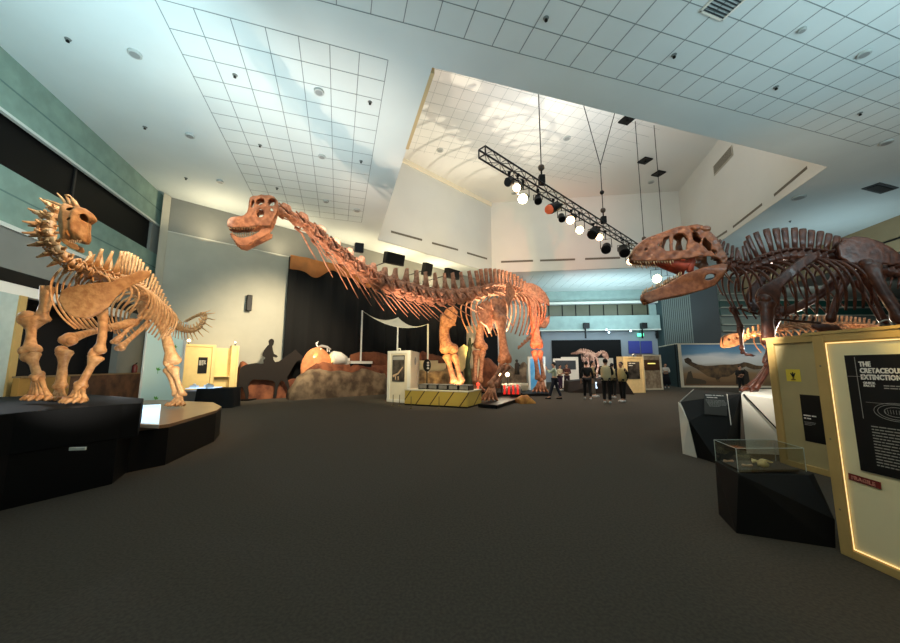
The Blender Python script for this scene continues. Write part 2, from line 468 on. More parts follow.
# far wall
def fw(px0, px1, y0, y1, name, m, off=0.0, th=.1, kind='structure', parent=None):
    a = PV(px0, 330, farL, dF); b = PV(px1, 330, farL, dF)
    xm = (px0 + px1) / 2
    z0 = PV(xm, y1, farL, dF).z; z1 = PV(xm, y0, farL, dF).z
    mb = MB(); mb.bar(a + nF * off, b + nF * off, max(0, z0), z1, -th, 0.0)
    o = mb.build(name, m, parent)
    if kind and parent is None: o['kind'] = kind
    return o
mb = MB(); mb.bar(farL, farR + dF * .3, 0, HZ, 0.02, .22); struct('wall_far', mb, M_bw)
fw(533, 657, 288, 303, 'wall_far_band', M_teal2, 0.02, .1)
fw(533, 657, 302.5, 304.8, 'trim_12', M_ledge, .3, .3)
fw(535, 650, 304.8, 317, 'window_2', mat('far_window', (92, 92, 74), .35, var=.2, scale=.6), 0.0, .05)
for k, xx in enumerate((549, 562.5, 576, 590, 604, 618, 633, 648)):
    fw(xx, xx + .9, 304.8, 317, 'window_mullion', M_band, .03, .06)
fw(650, 657, 304.8, 317, 'wall_far_strip', M_teal2, .05, .1)
fw(533, 657, 316.8, 330.5, 'wall_far_balcony', M_teal2, .35, .35)
fw(533, 657, 323.6, 324.3, 'trim_13', M_teal, .36, .02)
fw(533, 657, 330.3, 331.4, 'trim_14', M_ledge, .4, .4)
fw(551, 619.5, 340, 386, 'wall_far_stage', M_blackcloth, .06, .06)
bd = thing('roller_door', 'deep blue double door panels in the grey far wall', 'door', PV(638, 352, farL, dF))
fw(627, 638.3, 341, 353.5, 'door_panel', mat('blue_door', (58, 66, 150), .5), .06, .05, None, bd)
fw(639.2, 650.5, 341, 353.5, 'door_panel', mat('blue_door', (58, 66, 150), .5), .06, .05, None, bd)
es = thing('exit_sign', 'small glowing green sign above the blue doors', 'sign', PV(638.5, 337, farL, dF))
fw(635.5, 641.5, 333.8, 336.6, 'lit_face', mat('exit_green', (90, 225, 170), .5, emit=(90, 235, 180), es=2.2), .3, .1, None, es)
fw(638.2, 638.7, 329.9, 334, 'stem', M_steel, .25, .03, None, es)

def wall_speaker(px, py, label, drop=0):
    t = thing('wall_speaker', label, 'speaker', PV(px, py + 3, farL, dF) + nF * .6, 'speakers on the far wall')
    fw(px - 2.6, px + 2.6, py - 2.5, py + 2.7, 'cabinet', M_black, .95, .45, None, t)
    fw(px - .7, px + .7, py + 2.0, py + 12, 'pole', M_black, .7, .12, None, t)
wall_speaker(583, 327, 'black speaker box on short pole above the dark stage opening')
wall_speaker(638.3, 327, 'black speaker box on the balcony edge above the green sign')
for xx, lb in ((539, 'thin black column speaker at the left end of the far wall'), (653.6, 'thin black column speaker at the right end of the far wall')):
    t = thing('column_speaker', lb, 'speaker', PV(xx, 339, farL, dF) + nF * .3)
    fw(xx - 1, xx + 1, 331.5, 339, 'cabinet', M_black, .5, .2, None, t)
    fw(xx - .4, xx + .4, 334, 336, 'bracket', M_steel, .3, .3, None, t)
for (xx, yy, lb) in ((603.5, 330.3, 'small white spotlight under the balcony edge, the upper of two'), (605.8, 333, 'small white spotlight under the balcony edge, the lower of two'), (627, 331.5, 'small pale lamp on the wall beside the green sign')):
    c = PV(xx, yy, farL, dF) + nF * .75
    t = thing('balcony_spotlight', lb, 'light', c)
    mb = MB(); mb.tube([c + V((0, .3, .05)), c, c + V((0, -.05, -.02))], [.07, .1, .12], 10); mb.build('housing', M_steel, t)
    mb = MB(); mb.ball(c + V((0, -.06, -.02)), .1); mb.build('lens', mat('spot_glow_cool', (215, 235, 245), .5, emit=(210, 232, 250), es=3.5), t, smooth=True)

# ribbed panel wall and louvred wall on the right
h4 = (louL - farR).normalized()
M_rib = stripes_mat('ribbed_metal', (110, 118, 114), (40, 50, 50), 6.5, axis=1, width=.4)
pA = farR; pB = PV(663.5, 330, farR, h4); pC = PV(693, 330, farR, h4); pD = louL
for nm, a, b, m in (('wall_right_far_dark', pA, pB, mat('dark_teal', (52, 70, 72), .6)), ('wall_right_far_ribbed', pB, pC, M_rib), ('wall_right_far_panel', pC, pD, mat('charcoal_panel', (56, 60, 62), .6))):
    a = V((a.x, a.y, 0)); b = V((b.x, b.y, 0)); mb = MB(); mb.bar(a, b, 0, HZ, 0.0, .2); struct(nm, mb, m)
louR = louL + V((14, -.15, 0)); hL = (louR - louL).normalized()
mb = MB(); mb.bar(louL, louR, 0, HZ, 0.0, .2); struct('wall_right_louvres', mb, mat('louvre_grey', (92, 98, 94), .6))
nLo = V((hL.y, -hL.x, 0))
for k, (y0, y1, m) in enumerate(((288.5, 294, 0), (295, 300.5, 0), (301.6, 307.6, 1), (309.3, 315.5, 1), (318.5, 324.5, 0), (326, 331, 0))):
    z1 = PV(720, y0, louL, hL).z; z0 = PV(720, y1, louL, hL).z
    mb = MB(); mb.bar(louL + nLo * .05, louR + nLo * .05, z0, z1, -.1, 0)
    struct('trim_%d' % (20 + k), mb, mat('louvre_dark_green', (14, 54, 46), .4) if m else mat('louvre_slab', (92, 100, 92), .6))
    mb = MB(); mb.bar(louL + nLo * .2, louR + nLo * .2, z0 - .07, z0, -.15, 0)
    struct('trim_%d' % (30 + k), mb, mat('louvre_lip', (150, 150, 136), .6))

# curtain on the angled wall
def wave_sheet(t0, t1, z0, z1, off, amp, freq, zt=None):
    n = int((t1 - t0) * 9); mb = MB(); vs = []
    for i in range(n + 1):
        t = t0 + (t1 - t0) * i / n
        o = off + amp * math.sin(t * freq) + amp * .4 * math.sin(t * freq * 2.3)
        top = z1 if zt is None else z1
        bot = z0 if zt is None else z0 + zt(t)
        vs += [BW(t, o, bot), BW(t, o, top)]
    fs = [(2 * i, 2 * i + 2, 2 * i + 3, 2 * i + 1) for i in range(n)]
    return mb.raw(vs, fs)
def tpx(px):    # parameter along the angled wall for a picture column
    p = PV(px, 350, cB, d3); return (V((p.x, p.y, 0)) - cB).dot(d3)
tc0, tc1 = tpx(280), tpx(466)
cz = PV(287, 256, BW(0, .5), d3).z
cur = wave_sheet(tc0, tc1, 0.02, cz, .45, .07, 7.0)
cu = cur.build('stage_curtain', mat('black_velvet', (10, 9, 8), .95), None, smooth=True, solid=.02)
tag(cu, 'tall black curtain hung in folds over the angled beige wall', 'curtain')
val = wave_sheet(tc0, tpx(372), cz - .62, cz + .05, .72, .05, 5.0, zt=lambda t: .22 * math.sin(t * 1.9) + .12 * math.sin(t * 4.1))
va = val.build('curtain_valance', mat('orange_valance', (196, 122, 64), .8, var=.15, scale=3), None, smooth=True, solid=.02)
tag(va, 'orange scalloped valance across the top of the black curtain', 'valance')

# doorway in the angled wall near the sauropod's legs
td0, td1 = tpx(481), tpx(497)
dz = PV(489, 328, cB, d3).z
mb = MB(); mb.bar(BW(td0, .06), BW(td1, .06), 0, dz, .06); struct('door_1', mb, M_blackcloth)
for a, b in ((td0 - .7, td0), (td1, td1 + .12)):
    mb = MB(); mb.bar(BW(a, .09), BW(b, .09), 0, dz + .15, .06); struct('trim_15', mb, M_white)

# ------------------------------------------------------------------ bits on the ceilings
def sprinkler(px, py, label, z=HZ):
    c = PZ(px, py, z)
    t = thing('sprinkler_head', label, 'sprinkler', c, 'ceiling sprinkler heads')
    mb = MB(); mb.tube([c, c - V((0, 0, .02)), c - V((0, 0, .025))], [.06, .05, .03], 10); mb.build('plate', mat('sprinkler_plate', (110, 116, 112), .5), t)
    mb = MB(); mb.tube([c - V((0, 0, .02)), c - V((0, 0, .06))], .02, 6); mb.tube([c - V((0, 0, .06)), c - V((0, 0, .07))], .035, 8); mb.build('nozzle', M_black, t)
for px, py, lb in ((68, 39, 'dark sprinkler head in the plain ceiling near the upper corner above the left wall'),
                   (145, 127, 'dark sprinkler head in the plain ceiling left of the tiled field'),
                   (186, 178, 'small sprinkler head in the ceiling close above the corner pilaster'),
                   (235, 75, 'dark sprinkler head near the front rows of the narrow tiled field'),
                   (370, 102, 'sprinkler head at the right edge of the narrow tiled field'),
                   (260, 145, 'sprinkler head midway down the narrow tiled field'),
                   (361, 161, 'sprinkler head on the far right rows of the narrow tiled field'),
                   (277, 188, 'sprinkler head in the last rows of the narrow tiled field above the long neck'),
                   (546, 18, 'sprinkler head in the wide tiled field nearest the front middle'),
                   (674, 55, 'sprinkler head in the wide tiled field straight above the lighting truss end'),
                   (776, 87, 'sprinkler head in the wide tiled field above the big toothed skull'),
                   (860, 113, 'sprinkler head near the right end of the wide tiled field'),
                   (790, 221, 'small sprinkler head in the low ceiling behind the dark ribs')):
    sprinkler(px, py, lb)
def downlight(px, py, label, z=HZ, r=.14, lit=False):
    c = PZ(px, py, z); r *= .78
    t = thing('ceiling_downlight', label, 'light', c, 'round ceiling downlights')
    mb = MB(); mb.tube([c, c - V((0, 0, .05)), c - V((0, 0, .055))], [r, r, r * .8], 20); mb.build('ring', mat('downlight_ring', (172, 178, 174), .5), t)
    mb = MB(); mb.tube([c - V((0, 0, .05)), c - V((0, 0, .06))], r * .72, 16); mb.build('lens', mat('downlight_dark', (136, 140, 138), .4) if not lit else mat('downlight_lens', (215, 215, 205), .3), t)
for px, py, lb, z, r in ((135, 53, 'round unlit downlight in the plain ceiling above the banded wall', HZ, .17),
                   (190, 135, 'round unlit downlight beside the left edge of the narrow tiled field', HZ, .16),
                   (220, 181, 'round unlit downlight in the plain ceiling above the beige wall corner', HZ, .15),
                   (319, 91, 'round unlit downlight inside the narrow tiled field, front one', HZ, .16),
                   (322, 156, 'round unlit downlight inside the narrow tiled field, middle one', HZ, .15),
                   (326, 201, 'round unlit downlight inside the narrow tiled field, rear one', HZ, .15),
                   (357, 210, 'dark round speaker-like downlight at the rear corner of the narrow tiled field', HZ, .2),
                   (567, 138, 'dark-rimmed downlight on the upper ceiling above the truss cable', UZ, .26),
                   (440, 150, 'dark-rimmed downlight on the upper ceiling near its cream edge', UZ, .26),
                   (514, 193, 'dark-rimmed downlight on the upper ceiling behind the truss end', UZ, .26),
                   (651, 182, 'dark-rimmed downlight on the upper ceiling beside the black plates', UZ, .26),
                   (802, 29, 'small bright-rimmed downlight in the front of the wide tiled field', HZ, .09),
                   (864, 53, 'oval dark downlight near the upper right of the wide tiled field', HZ, .15),
                   (886, 142, 'dark oval downlight past the right end of the wide tiled field', HZ, .2),
                   (799, 197, 'dark downlight in the far ceiling above the dark spine', HZ, .3)):
    downlight(px, py, lb, z, r)
c = PZ(727, 0, HZ); vt = thing('ceiling_vent', 'square ceiling vent with white frame at the top edge of the tiled field', 'vent', c)
mb = MB()
for s_ in (-1, 1):
    mb.box(c + d1 * .3 * s_ - V((0, 0, .02)), (.64, .04, .03), math.atan2(d2.y, d2.x)); mb.box(c + d2 * .3 * s_ - V((0, 0, .02)), (.04, .64, .03), math.atan2(d2.y, d2.x))
mb.build('frame', M_white, vt)
mb = MB()
for k in range(9): mb.box(c + d1 * (-.26 + k * .065) - V((0, 0, .02)), (.58, .02, .02), math.atan2(d2.y, d2.x))
mb.build('louvre', mat('vent_dark', (52, 58, 60), .6), vt)
c = PZ(880, 188, HZ); vt = thing('ceiling_vent', 'thin dark ceiling vent near the tan bulkhead', 'vent', c)
mb = MB(); mb.box(c - V((0, 0, .015)), (1.3, .5, .03), .3); mb.build('frame', mat('vent_dark', (52, 58, 60), .6), vt)
mb = MB(); mb.box(c - V((0, 0, .04)), (1.1, .3, .02), .3); mb.build('louvre', M_black, vt)

# ------------------------------------------------------------------ lighting truss
tA = P(482, 152, 8.5); tB0 = P(635, 247, 15.8); td = (tB0 - tA); td.z = 0; tlen = td.length * 1.42; td = td.normalized()
tz = tA.z
tn = V((-td.y, td.x, 0)); up = V((0, 0, 1)); tr = .115
truss = thing('lighting_truss', 'long black box lighting truss hung on cables under the opening', 'truss', (tA.x, tA.y, tz))
def tp(s, a=0, b=0): return V((tA.x, tA.y, tz)) + td * s + tn * a + up * b
for a in (-1, 1):
    for b in (-1, 1):
        mb = MB(); mb.tube([tp(0, a * tr, b * tr), tp(tlen, a * tr, b * tr)], .026, 8); mb.build('chord', M_steel, truss)
nb = int(tlen / .3)
for side in range(4):
    mb = MB()
    for k in range(nb):
        s0, s1 = k * .3, (k + 1) * .3
        e0, e1 = ((s0, 1), (s1, -1)) if k % 2 else ((s0, -1), (s1, 1))
        if side < 2:
            b = 1 if side else -1; mb.tube([tp(e0[0], e0[1] * tr, b * tr), tp(e1[0], e1[1] * tr, b * tr)], .011, 5)
        else:
            a = 1 if side == 3 else -1; mb.tube([tp(e0[0], a * tr, e0[1] * tr), tp(e1[0], a * tr, e1[1] * tr)], .011, 5)
    mb.build('lacing', M_steel, truss)
for s0 in (0, tlen):
    mb = MB()
    for a, b in ((1, 0), (-1, 0), (0, 1), (0, -1)):
        mb.tube([tp(s0, a * tr + (0 if a else -tr), b * tr + (0 if b else -tr)), tp(s0, a * tr + (0 if a else tr), b * tr + (0 if b else tr))], .02, 6)
    mb.build('end_frame', M_steel, truss)
def s_at(px):
    lo, hi = 0, tlen
    for _ in range(40):
        m_ = (lo + hi) / 2; p = tp(m_, 0, 0); 
        x = 450 + FPX * p.x / (p.y * CT + (p.z - CH) * ST)
        if x < px: lo = m_
        else: hi = m_
    return lo
def cable(name, pts, label, r=.018):
    mb = MB(); mb.tube(pts, r, 6); o = mb.build(name, M_black); return tag(o, label, 'cable')
for px, lb in ((542, 'first'), (604, 'second'), (645, 'third')):
    s0 = s_at(px); p = tp(s0, 0, tr)
    h = thing('chain_hoist', {'first': 'black chain hoist over the bright pair of truss lamps', 'second': 'black chain hoist below the forked cable', 'third': 'black chain hoist nearest the toothed skull'}[lb], 'hoist', p)
    mb = MB(); mb.box(p + V((0, 0, .2)), (.2, .2, .3)); mb.build('motor_body', M_black, h, bevel=.03)
    mb = MB(); mb.ball(p + V((0, 0, .62)), .11); mb.build('hook_block', mat('hoist_brown', (78, 62, 50), .5), h, smooth=True)
    mb = MB(); mb.tube([p + V((0, 0, .3)), p + V((0, 0, .6))], .03, 6); mb.build('chain', M_black, h)
    top = V((p.x, p.y, UZ))
    if lb == 'second':
        k = p + V((0, 0, 2.6))
        mb = MB(); mb.tube([p + V((0, 0, .7)), k], .018, 6); mb.tube([k, V((p.x - 1.2, p.y - .5, UZ))], .018, 6); mb.tube([k, V((p.x + 1.5, p.y + .4, UZ))], .018, 6); mb.ball(p + V((0, 0, 1.4)), .09)
        o = mb.build('suspension_cable', M_black); tag(o, 'forked black cable carrying the middle of the truss', 'cable')
    else:
        cable('suspension_cable', [p + V((0, 0, .7)), top], 'straight black cable above the bright pair of truss lamps' if lb == 'first' else 'black cable dropping to the truss beside the toothed skull')
p = P(663, 235, 17.0)
mb = MB(); mb.tube([p, V((p.x, p.y, UZ))], .018, 6); mb.ball(p, .1); o = mb.build('suspension_cable', M_black); tag(o, 'thin black cable hanging behind the brow of the toothed skull', 'cable')
for px, py, lb in ((627, 119, 'black rigging plate on the upper ceiling, nearest one'), (645, 160, 'black rigging plate on the upper ceiling, middle one'), (658.5, 173, 'black rigging plate on the upper ceiling, smallest and farthest one')):
    c = PZ(px, py, UZ); mb = MB(); mb.box(c - V((0, 0, .05)), (.62, .62, .08), .3)
    mb.box(c - V((0, 0, .12)), (.1, .1, .1)); o = mb.build('rigging_plate', M_black, bevel=.01); tag(o, lb, 'rigging plate', 'black rigging plates')

def aim(o, target):
    d = V(target) - o.location; o.rotation_euler = d.to_track_quat('-Z', 'Y').to_euler()
def spot(name, loc, target, power, col=(1, 1, 1), size=60, blend=.5, rad=.06):
    l = bpy.data.lights.new(name, 'SPOT'); l.energy = power; l.color = col; l.spot_size = math.radians(size); l.spot_blend = blend; l.shadow_soft_size = rad
    o = bpy.data.objects.new(name, l); COL.objects.link(o); o.location = loc; aim(o, target); return o
def area(name, loc, target, power, col, sx, sy):
    l = bpy.data.lights.new(name, 'AREA'); l.shape = 'RECTANGLE'; l.size = sx; l.size_y = sy; l.energy = power; l.color = col
    o = bpy.data.objects.new(name, l); COL.objects.link(o); o.location = loc; aim(o, target); return o
def point(name, loc, power, col, rad=.1):
    l = bpy.data.lights.new(name, 'POINT'); l.energy = power; l.color = col; l.shadow_soft_size = rad
    o = bpy.data.objects.new(name, l); COL.objects.link(o); o.location = loc; return o

G_WARM = mat('lamp_glow_warm', (255, 230, 190), .5, emit=(255, 208, 150), es=14)
G_YEL = mat('lamp_glow_yellow', (255, 240, 190), .5, emit=(255, 240, 170), es=22)
G_ORG = mat('lamp_glow_orange', (200, 90, 50), .5, emit=(255, 110, 60), es=.25)
def lamp(px, drop, size, glow, label, target, side=0):
    s0 = s_at(px); p = tp(s0, side * tr, -tr)
    c = p - V((0, 0, drop))
    t = thing('stage_lamp', label, 'stage lamp', p, 'lamps along the lighting truss')
    d = (V(target) - c).normalized()
    mb = MB(); mb.box(p - V((0, 0, .03)), (.08, .08, .08)); mb.tube([p, p - V((0, 0, drop * .5))], .018, 6)
    s_ = d.cross(up); s_ = s_.normalized() if s_.length > .05 else V((1, 0, 0))
    mb.tube([p - V((0, 0, drop * .5)), p - V((0, 0, drop * .5)) + s_ * size * 1.1, c + s_ * size * 1.1], .014, 6)
    mb.tube([p - V((0, 0, drop * .5)), p - V((0, 0, drop * .5)) - s_ * size * 1.1, c - s_ * size * 1.1], .014, 6)
    mb.build('yoke', M_black, t)
    mb = MB(); L = size * 2.6
    mb.tube([c - d * L * .6, c - d * L * .5, c, c + d * L * .35, c + d * L * .4], [size * .5, size * .85, size * .95, size, size * .9], 16)
    mb.build('housing', M_black, t, smooth=False)
    if glow is not None:
        mb = MB(); mb.ball(c + d * L * .45, size * .92, 14, 10); mb.build('lens', glow, t, smooth=True)
    else:
        mb = MB(); mb.tube([c + d * L * .38, c + d * L * .43], size * .75, 12); mb.build('lens', M_blackg, t)
cam0 = V((0, 0, 1.5))
for px, drop, size, gl, lb, tg in ((509, .28, .12, None, 'unlit black stage lamp nearest the free end of the truss', (-4, 3, 0)),
        (514.5, .40, .12, G_WARM, 'lit warm stage lamp, first bright one from the truss end', (-2, 3, 2)),
        (523, .55, .15, G_YEL, 'brightest yellow-white stage lamp hanging under the first cable', (-1, 2, 1.5)),
        (537.5, .34, .12, None, 'unlit squat stage lamp between the bright lamp and the orange one', (2, 5, 0)),
        (553, .30, .17, G_ORG, 'large black stage lamp with a dull orange lens', (-3, 8, 3)),
        (561, .50, .12, None, 'unlit black stage lamp right beside the orange-lensed one', (3, 6, 0)),
        (571, .34, .15, G_WARM, 'lit stage lamp, upper one of the middle bright pair', (-1, 4, 1)),
        (576, .66, .14, G_YEL, 'lit stage lamp, lower one of the middle bright pair', (0, 2, 1)),
        (593, .38, .2, None, 'bulky unlit stage lamp left of the forked cable', (0, 8, 0)),
        (599, .40, .14, G_WARM, 'lit stage lamp beside the bulky unlit one', (1, 4, 1)),
        (605, .75, .19, None, 'unlit round stage lamp hanging lowest under the forked cable', (2, 6, 0)),
        (620, .55, .22, None, 'large unlit stage lamp close to the toothed skull', (6, 8, 0)),
        (626, .85, .16, G_WARM, 'lit stage lamp hanging lowest close to the toothed skull', (3, 3, 1)),
        (655, .95, .22, G_YEL, 'lit stage lamp seen through the open jaws of the toothed skull', (3, 3, 1)),
        (664, 1.1, .25, None, 'dark stage lamp seen through the open jaws of the toothed skull', (5, 6, 0))):
    lamp(px, drop, size, gl, lb, tg, -1 if px % 2 < 1 else 0)

# ================================================================== skeletons
M_bone_t = mat('brown_bone', (150, 98, 66), 0.36, scale=11, col2=(116, 70, 46), bump=0.5, coat=0.3)
Z = V((0, 0, 1))
def limb(name, m, root, pts, r0, rm, r1, flat=.8, seed=1.0, n=12, knob=True, parent=None, mid=None):
    """long bone: a swelling head, a narrow shaft and a flared two-knobbed end"""
    pts = [V(p) for p in pts]
    a, b = pts[0], pts[-1]; d = b - a
    prof = [(0, .45, r0), (.03, .85, r0), (.09, 1.0, r0), (.2, .72, r0), (.36, 0, rm), (.5, 0, rm * .95), (.66, 0, rm), (.8, .68, r1), (.91, .98, r1), (.97, .9, r1), (1, .5, r1)]
    side = d.cross(Z); side = side.normalized() if side.length > .02 else V((1, 0, 0))
    bow = V((0, 0, 0))
    if len(pts) > 2: bow = pts[1] - (a + b) / 2
    path = []; rad = []
    for t, k, r in prof:
        path.append(a + d * t + bow * (4 * t * (1 - t))); rad.append(max(rm, r * k) if k else r)
    path[0] = a; 
    rad[0] = r0 * .5; rad[-1] = r1 * .5
    mb = MB(); mb.tube(path, rad, n, flat)
    if knob:
        e = b - d.normalized() * r1 * .35
        u = d.normalized().cross(V((.3, -1, .1))).normalized()
        mb.ball(e + u * r1 * .45, r1 * .62, 10, 7); mb.ball(e - u * r1 * .45, r1 * .62, 10, 7)
        mb.ball(a + u * r0 * .35, r0 * .62, 10, 7)
    mb.rough(None or .12 * rm, 3.0 / max(rm, .02) * .25, seed)
    return mb.build(name, m, root if parent is None else parent, smooth=True)

def vertebra(name, m, root, c, t, L, r, sh, sl0, sl1, sw=.25, lean=0.0, tp=0.0, tpdrop=0.0, upv=Z, fork=False, chev=0.0, seed=0.0, parent=None, ornate=False):
    c = V(c); t = V(t).normalized(); u = (upv - t * upv.dot(t)).normalized(); s = t.cross(u)
    mb = MB()
    kw = .46 if ornate else .68
    mb.tube([c - t * L * .5, c - t * L * .42, c, c + t * L * .42, c + t * L * .5], [r * .75, r, r * kw, r, r * .75], 10)
    if ornate:
        for q in (-1, 1):      # bony struts with hollows between them
            a1 = c + u * r * 1.1 + s * q * r * .3; w1 = c + s * q * r * 1.35 - u * r * .25
            mb.tube([a1 + t * L * .1, w1 + t * L * .12, c + t * L * .42 + s * q * r * .6 - u * r * .3], [r * .2, r * .26, r * .16], 6, .6)
            mb.tube([a1 - t * L * .15, w1 - t * L * .1, c - t * L * .42 + s * q * r * .6 - u * r * .3], [r * .2, r * .24, r * .16], 6, .6)
            mb.tube([a1 + t * L * .1, c + u * r * .8 + s * q * r * .95 + t * L * .45], [r * .24, r * .3], 6, .5)
            mb.tube([w1 + t * L * .12 - u * r * .1, w1 - t * L * .1 - u * r * .1], [r * .3, r * .22], 6, .5)
    mb.tube([c + u * r * .6, c + u * r * 1.45], [r * .62, r * .42], 8, 1.0)
    top = c + u * r * 1.2
    for q in ([1, -1] if fork else [0]):
        base = top + s * q * r * .3
        tip = base + u * sh + t * lean + s * q * sh * .28
        m1 = base + (tip - base) * .45
        # blade as a stack of flattened rings
        vs = []; nn = 10; rings = [(base, sl0), (m1, (sl0 * .42 + sl1 * .58)), (base + (tip - base) * .86, sl1), (tip, sl1 * .85)]
        for (p, hl) in rings:
            for k in range(nn):
                a = 2 * PI * k / nn
                vs.append(p + t * math.cos(a) * hl * .5 + s * math.sin(a) * max(sw * r, .008) * (1.25 if p is tip or hl == sl1 else 1))
        fs = []
        for i in range(3):
            for k in range(nn): fs.append((i * nn + k, i * nn + (k + 1) % nn, (i + 1) * nn + (k + 1) % nn, (i + 1) * nn + k))
        fs += [tuple(range(nn - 1, -1, -1)), tuple(3 * nn + k for k in range(nn))]
        mb.raw(vs, fs)
    if tp > 0:
        for q in (-1, 1):
            mb.tube([top - u * r * .3, top - u * (r * .2 + tpdrop * .5) + s * q * tp * .6, top - u * tpdrop + s * q * tp], [r * .42, r * .26, r * .3], 7, .6)
    for q in (-1, 1):     # articular processes fore and aft
        mb.tube([top - u * r * .1 + s * q * r * .3, top + u * r * .1 + t * L * .62 + s * q * r * .45], [r * .26, r * .2], 6, .7)
        mb.tube([top - u * r * .1 + s * q * r * .3, top + u * r * .2 - t * L * .55 + s * q * r * .4], [r * .24, r * .18], 6, .7)
    if chev > 0:
        mb.tube([c - u * r * .8, c - u * (r + chev) - t * lean * .6], [r * .3, r * .14], 6, .5)
    mb.rough(r * .10, 2.2 / r * .3, seed)
    return mb.build(name, m, root if parent is None else parent, smooth=True)

def rib(name, m, root, o, out, length, spread, sweep, r, n=12, hook=.5, down=None):
    o = V(o); down = V((0, 0, -1)) if down is None else V(down)
    pts = []; rad = []
    for i in range(n):
        s = i / (n - 1)
        pts.append(o + out * spread * math.sin(PI * min(1, s * .5 + .5 * s ** .5) * (.5 + hook * .5)) + down * length * (s ** 1.25) + V(sweep) * s)
        rad.append(r * (1.25 - .35 * s) if s < .92 else r * .8)
    mb = MB(); mb.tube(pts, rad, 7, .55)
    return mb.build(name, m, root, smooth=True)

def interp(pts, s):
    """polyline point at fraction s of its length, with its tangent"""
    L = [0]
    for a, b in zip(pts, pts[1:]): L.append(L[-1] + (V(b) - V(a)).length)
    x = s * L[-1]
    for i in range(len(pts) - 1):
        if x <= L[i + 1] or i == len(pts) - 2:
            f_ = (x - L[i]) / max(1e-9, L[i + 1] - L[i]); p = V(pts[i]).lerp(V(pts[i + 1]), f_)
            a = V(pts[max(0, i - 1)]); b = V(pts[min(len(pts) - 1, i + 2)])
            return p, (b - a).normalized()
def smoothpath(pts, n=6):
    out = []
    for i in range(len(pts) - 1):
        p0 = V(pts[max(0, i - 1)]); p1 = V(pts[i]); p2 = V(pts[i + 1]); p3 = V(pts[min(len(pts) - 1, i + 2)])
        for k in range(n):
            t = k / n
            out.append(.5 * ((2 * p1) + (p2 - p0) * t + (2 * p0 - 5 * p1 + 4 * p2 - p3) * t * t + (3 * p1 - p0 - 3 * p2 + p3) * t ** 3))
    out.append(V(pts[-1])); return out
def lerp(a, b, t): return a + (b - a) * t
def curve1(pts, x):
    if x <= pts[0][0]: return pts[0][1]
    for a, b in zip(pts, pts[1:]):
        if x <= b[0]: return lerp(a[1], b[1], (x - a[0]) / (b[0] - a[0]))
    return pts[-1][1]
def foot(name, m, root, ankle, toes_at, fwd, side, n, spread, r, toe_len, claw=True):
    """fan of metapodials with toes; each digit ends on the stand"""
    f0 = mb = MB()
    ankle = V(ankle); g = V(toes_at)
    mb.ball(ankle, r * 1.7, 8, 6)
    for k in range(n):
        q = (k - (n - 1) / 2) / max(1, (n - 1) / 2) if n > 1 else 0
        e = g + V(side) * spread * q - V(fwd) * abs(q) * toe_len * .25
        mb.tube([ankle + V(side) * r * .8 * q, ankle.lerp(e, .5) + V(side) * spread * .1 * q, e + Z * r * .6], [r, r * .7, r * 1.0], 8, .9)
        tip = e + V(fwd) * toe_len * (1 - .25 * abs(q)) + V(side) * spread * .25 * q
        mb.tube([e + Z * r * .6, e.lerp(tip, .5) + Z * r * .9, tip - Z * r * .15 + Z * r * .2], [r * .95, r * .75, r * .35], 7, .9)
    mb.rough(r * .1, 1.2 / r * .4)
    return mb.build(name, m, root, smooth=True)
def ellipse(cx, cy, rx, ry, n=14, rot=0.0):
    return [(cx + math.cos(2 * PI * k / n) * rx * math.cos(rot) - math.sin(2 * PI * k / n) * ry * math.sin(rot), cy + math.cos(2 * PI * k / n) * rx * math.sin(rot) + math.sin(2 * PI * k / n) * ry * math.cos(rot)) for k in range(n)]

# ------------------------------------------------------------------ big toothed theropod on the right
TY = 6.8
thero = thing('theropod_skeleton', 'dark brown toothed dinosaur skeleton with gaping jaws on a white and black stand', 'dinosaur skeleton', P(800, 388, TY))
mT = M_bone_t
so = P(676, 255, 6.55); sh_ = V((1, 0, 0)); sn = V((0, 1, 0))
def skull_w(px): return curve1([(630, .05), (634, .09), (645, .13), (665, .17), (690, .25), (705, .28), (718, .24)], px)
sk_out = [(630, 261.5), (630.5, 258), (632, 254.5), (635, 249.5), (640, 244.5), (646, 240.5), (652, 238.2), (658, 236.2), (667, 232.8), (674, 230.3), (678, 229.2), (683, 229.6), (688, 228.4), (692, 227.8), (697, 229), (700, 231.2), (703, 235), (707, 240), (711, 247), (714, 254), (717.5, 262), (716, 266), (711.5, 267.5), (708, 263.5), (704, 261.5), (699, 260.6), (694, 259.6), (689, 260.5), (685, 261.4), (676, 262), (666, 263), (655, 263.4), (644, 263.2), (636, 262.8)]
sk_holes = [[(657.3, 250), (658.3, 243), (661, 239.6), (665.3, 238.8), (665.6, 246), (665, 253.6), (660.5, 253.2)],
            [(667.6, 253.6), (668.0, 245), (669.3, 238.6), (673, 235.8), (678.5, 236.2), (682, 239.4), (681.6, 246), (679.5, 253.6)],
            ellipse(689.8, 241, 3.5, 6.8, 14, -.25), ellipse(698.5, 248.5, 3.6, 7.3, 14, -.25), ellipse(642.5, 251.5, 2.2, 1.3, 10, -.8), ellipse(655, 247.5, 1.2, 1.4, 8), ellipse(704, 256.5, 2, 3, 10, -.5)]
def skmap(side):
    def fn(px, py):
        p = PV(px, py, so, sh_)
        w_ = skull_w(px) * (1.0 - .45 * max(0, min(1, (262 - py) / 32)))
        return p + sn * w_ * side + sn * .018 * side * math.sin(px * .5) * math.sin(py * .6)
    return fn
mb = MB()
for sd in (-1, 1): mb.plate(sk_out, sk_holes, 1.0, skmap(sd))
skl = mb.build('skull', mT, thero, smooth=True, solid=.035)
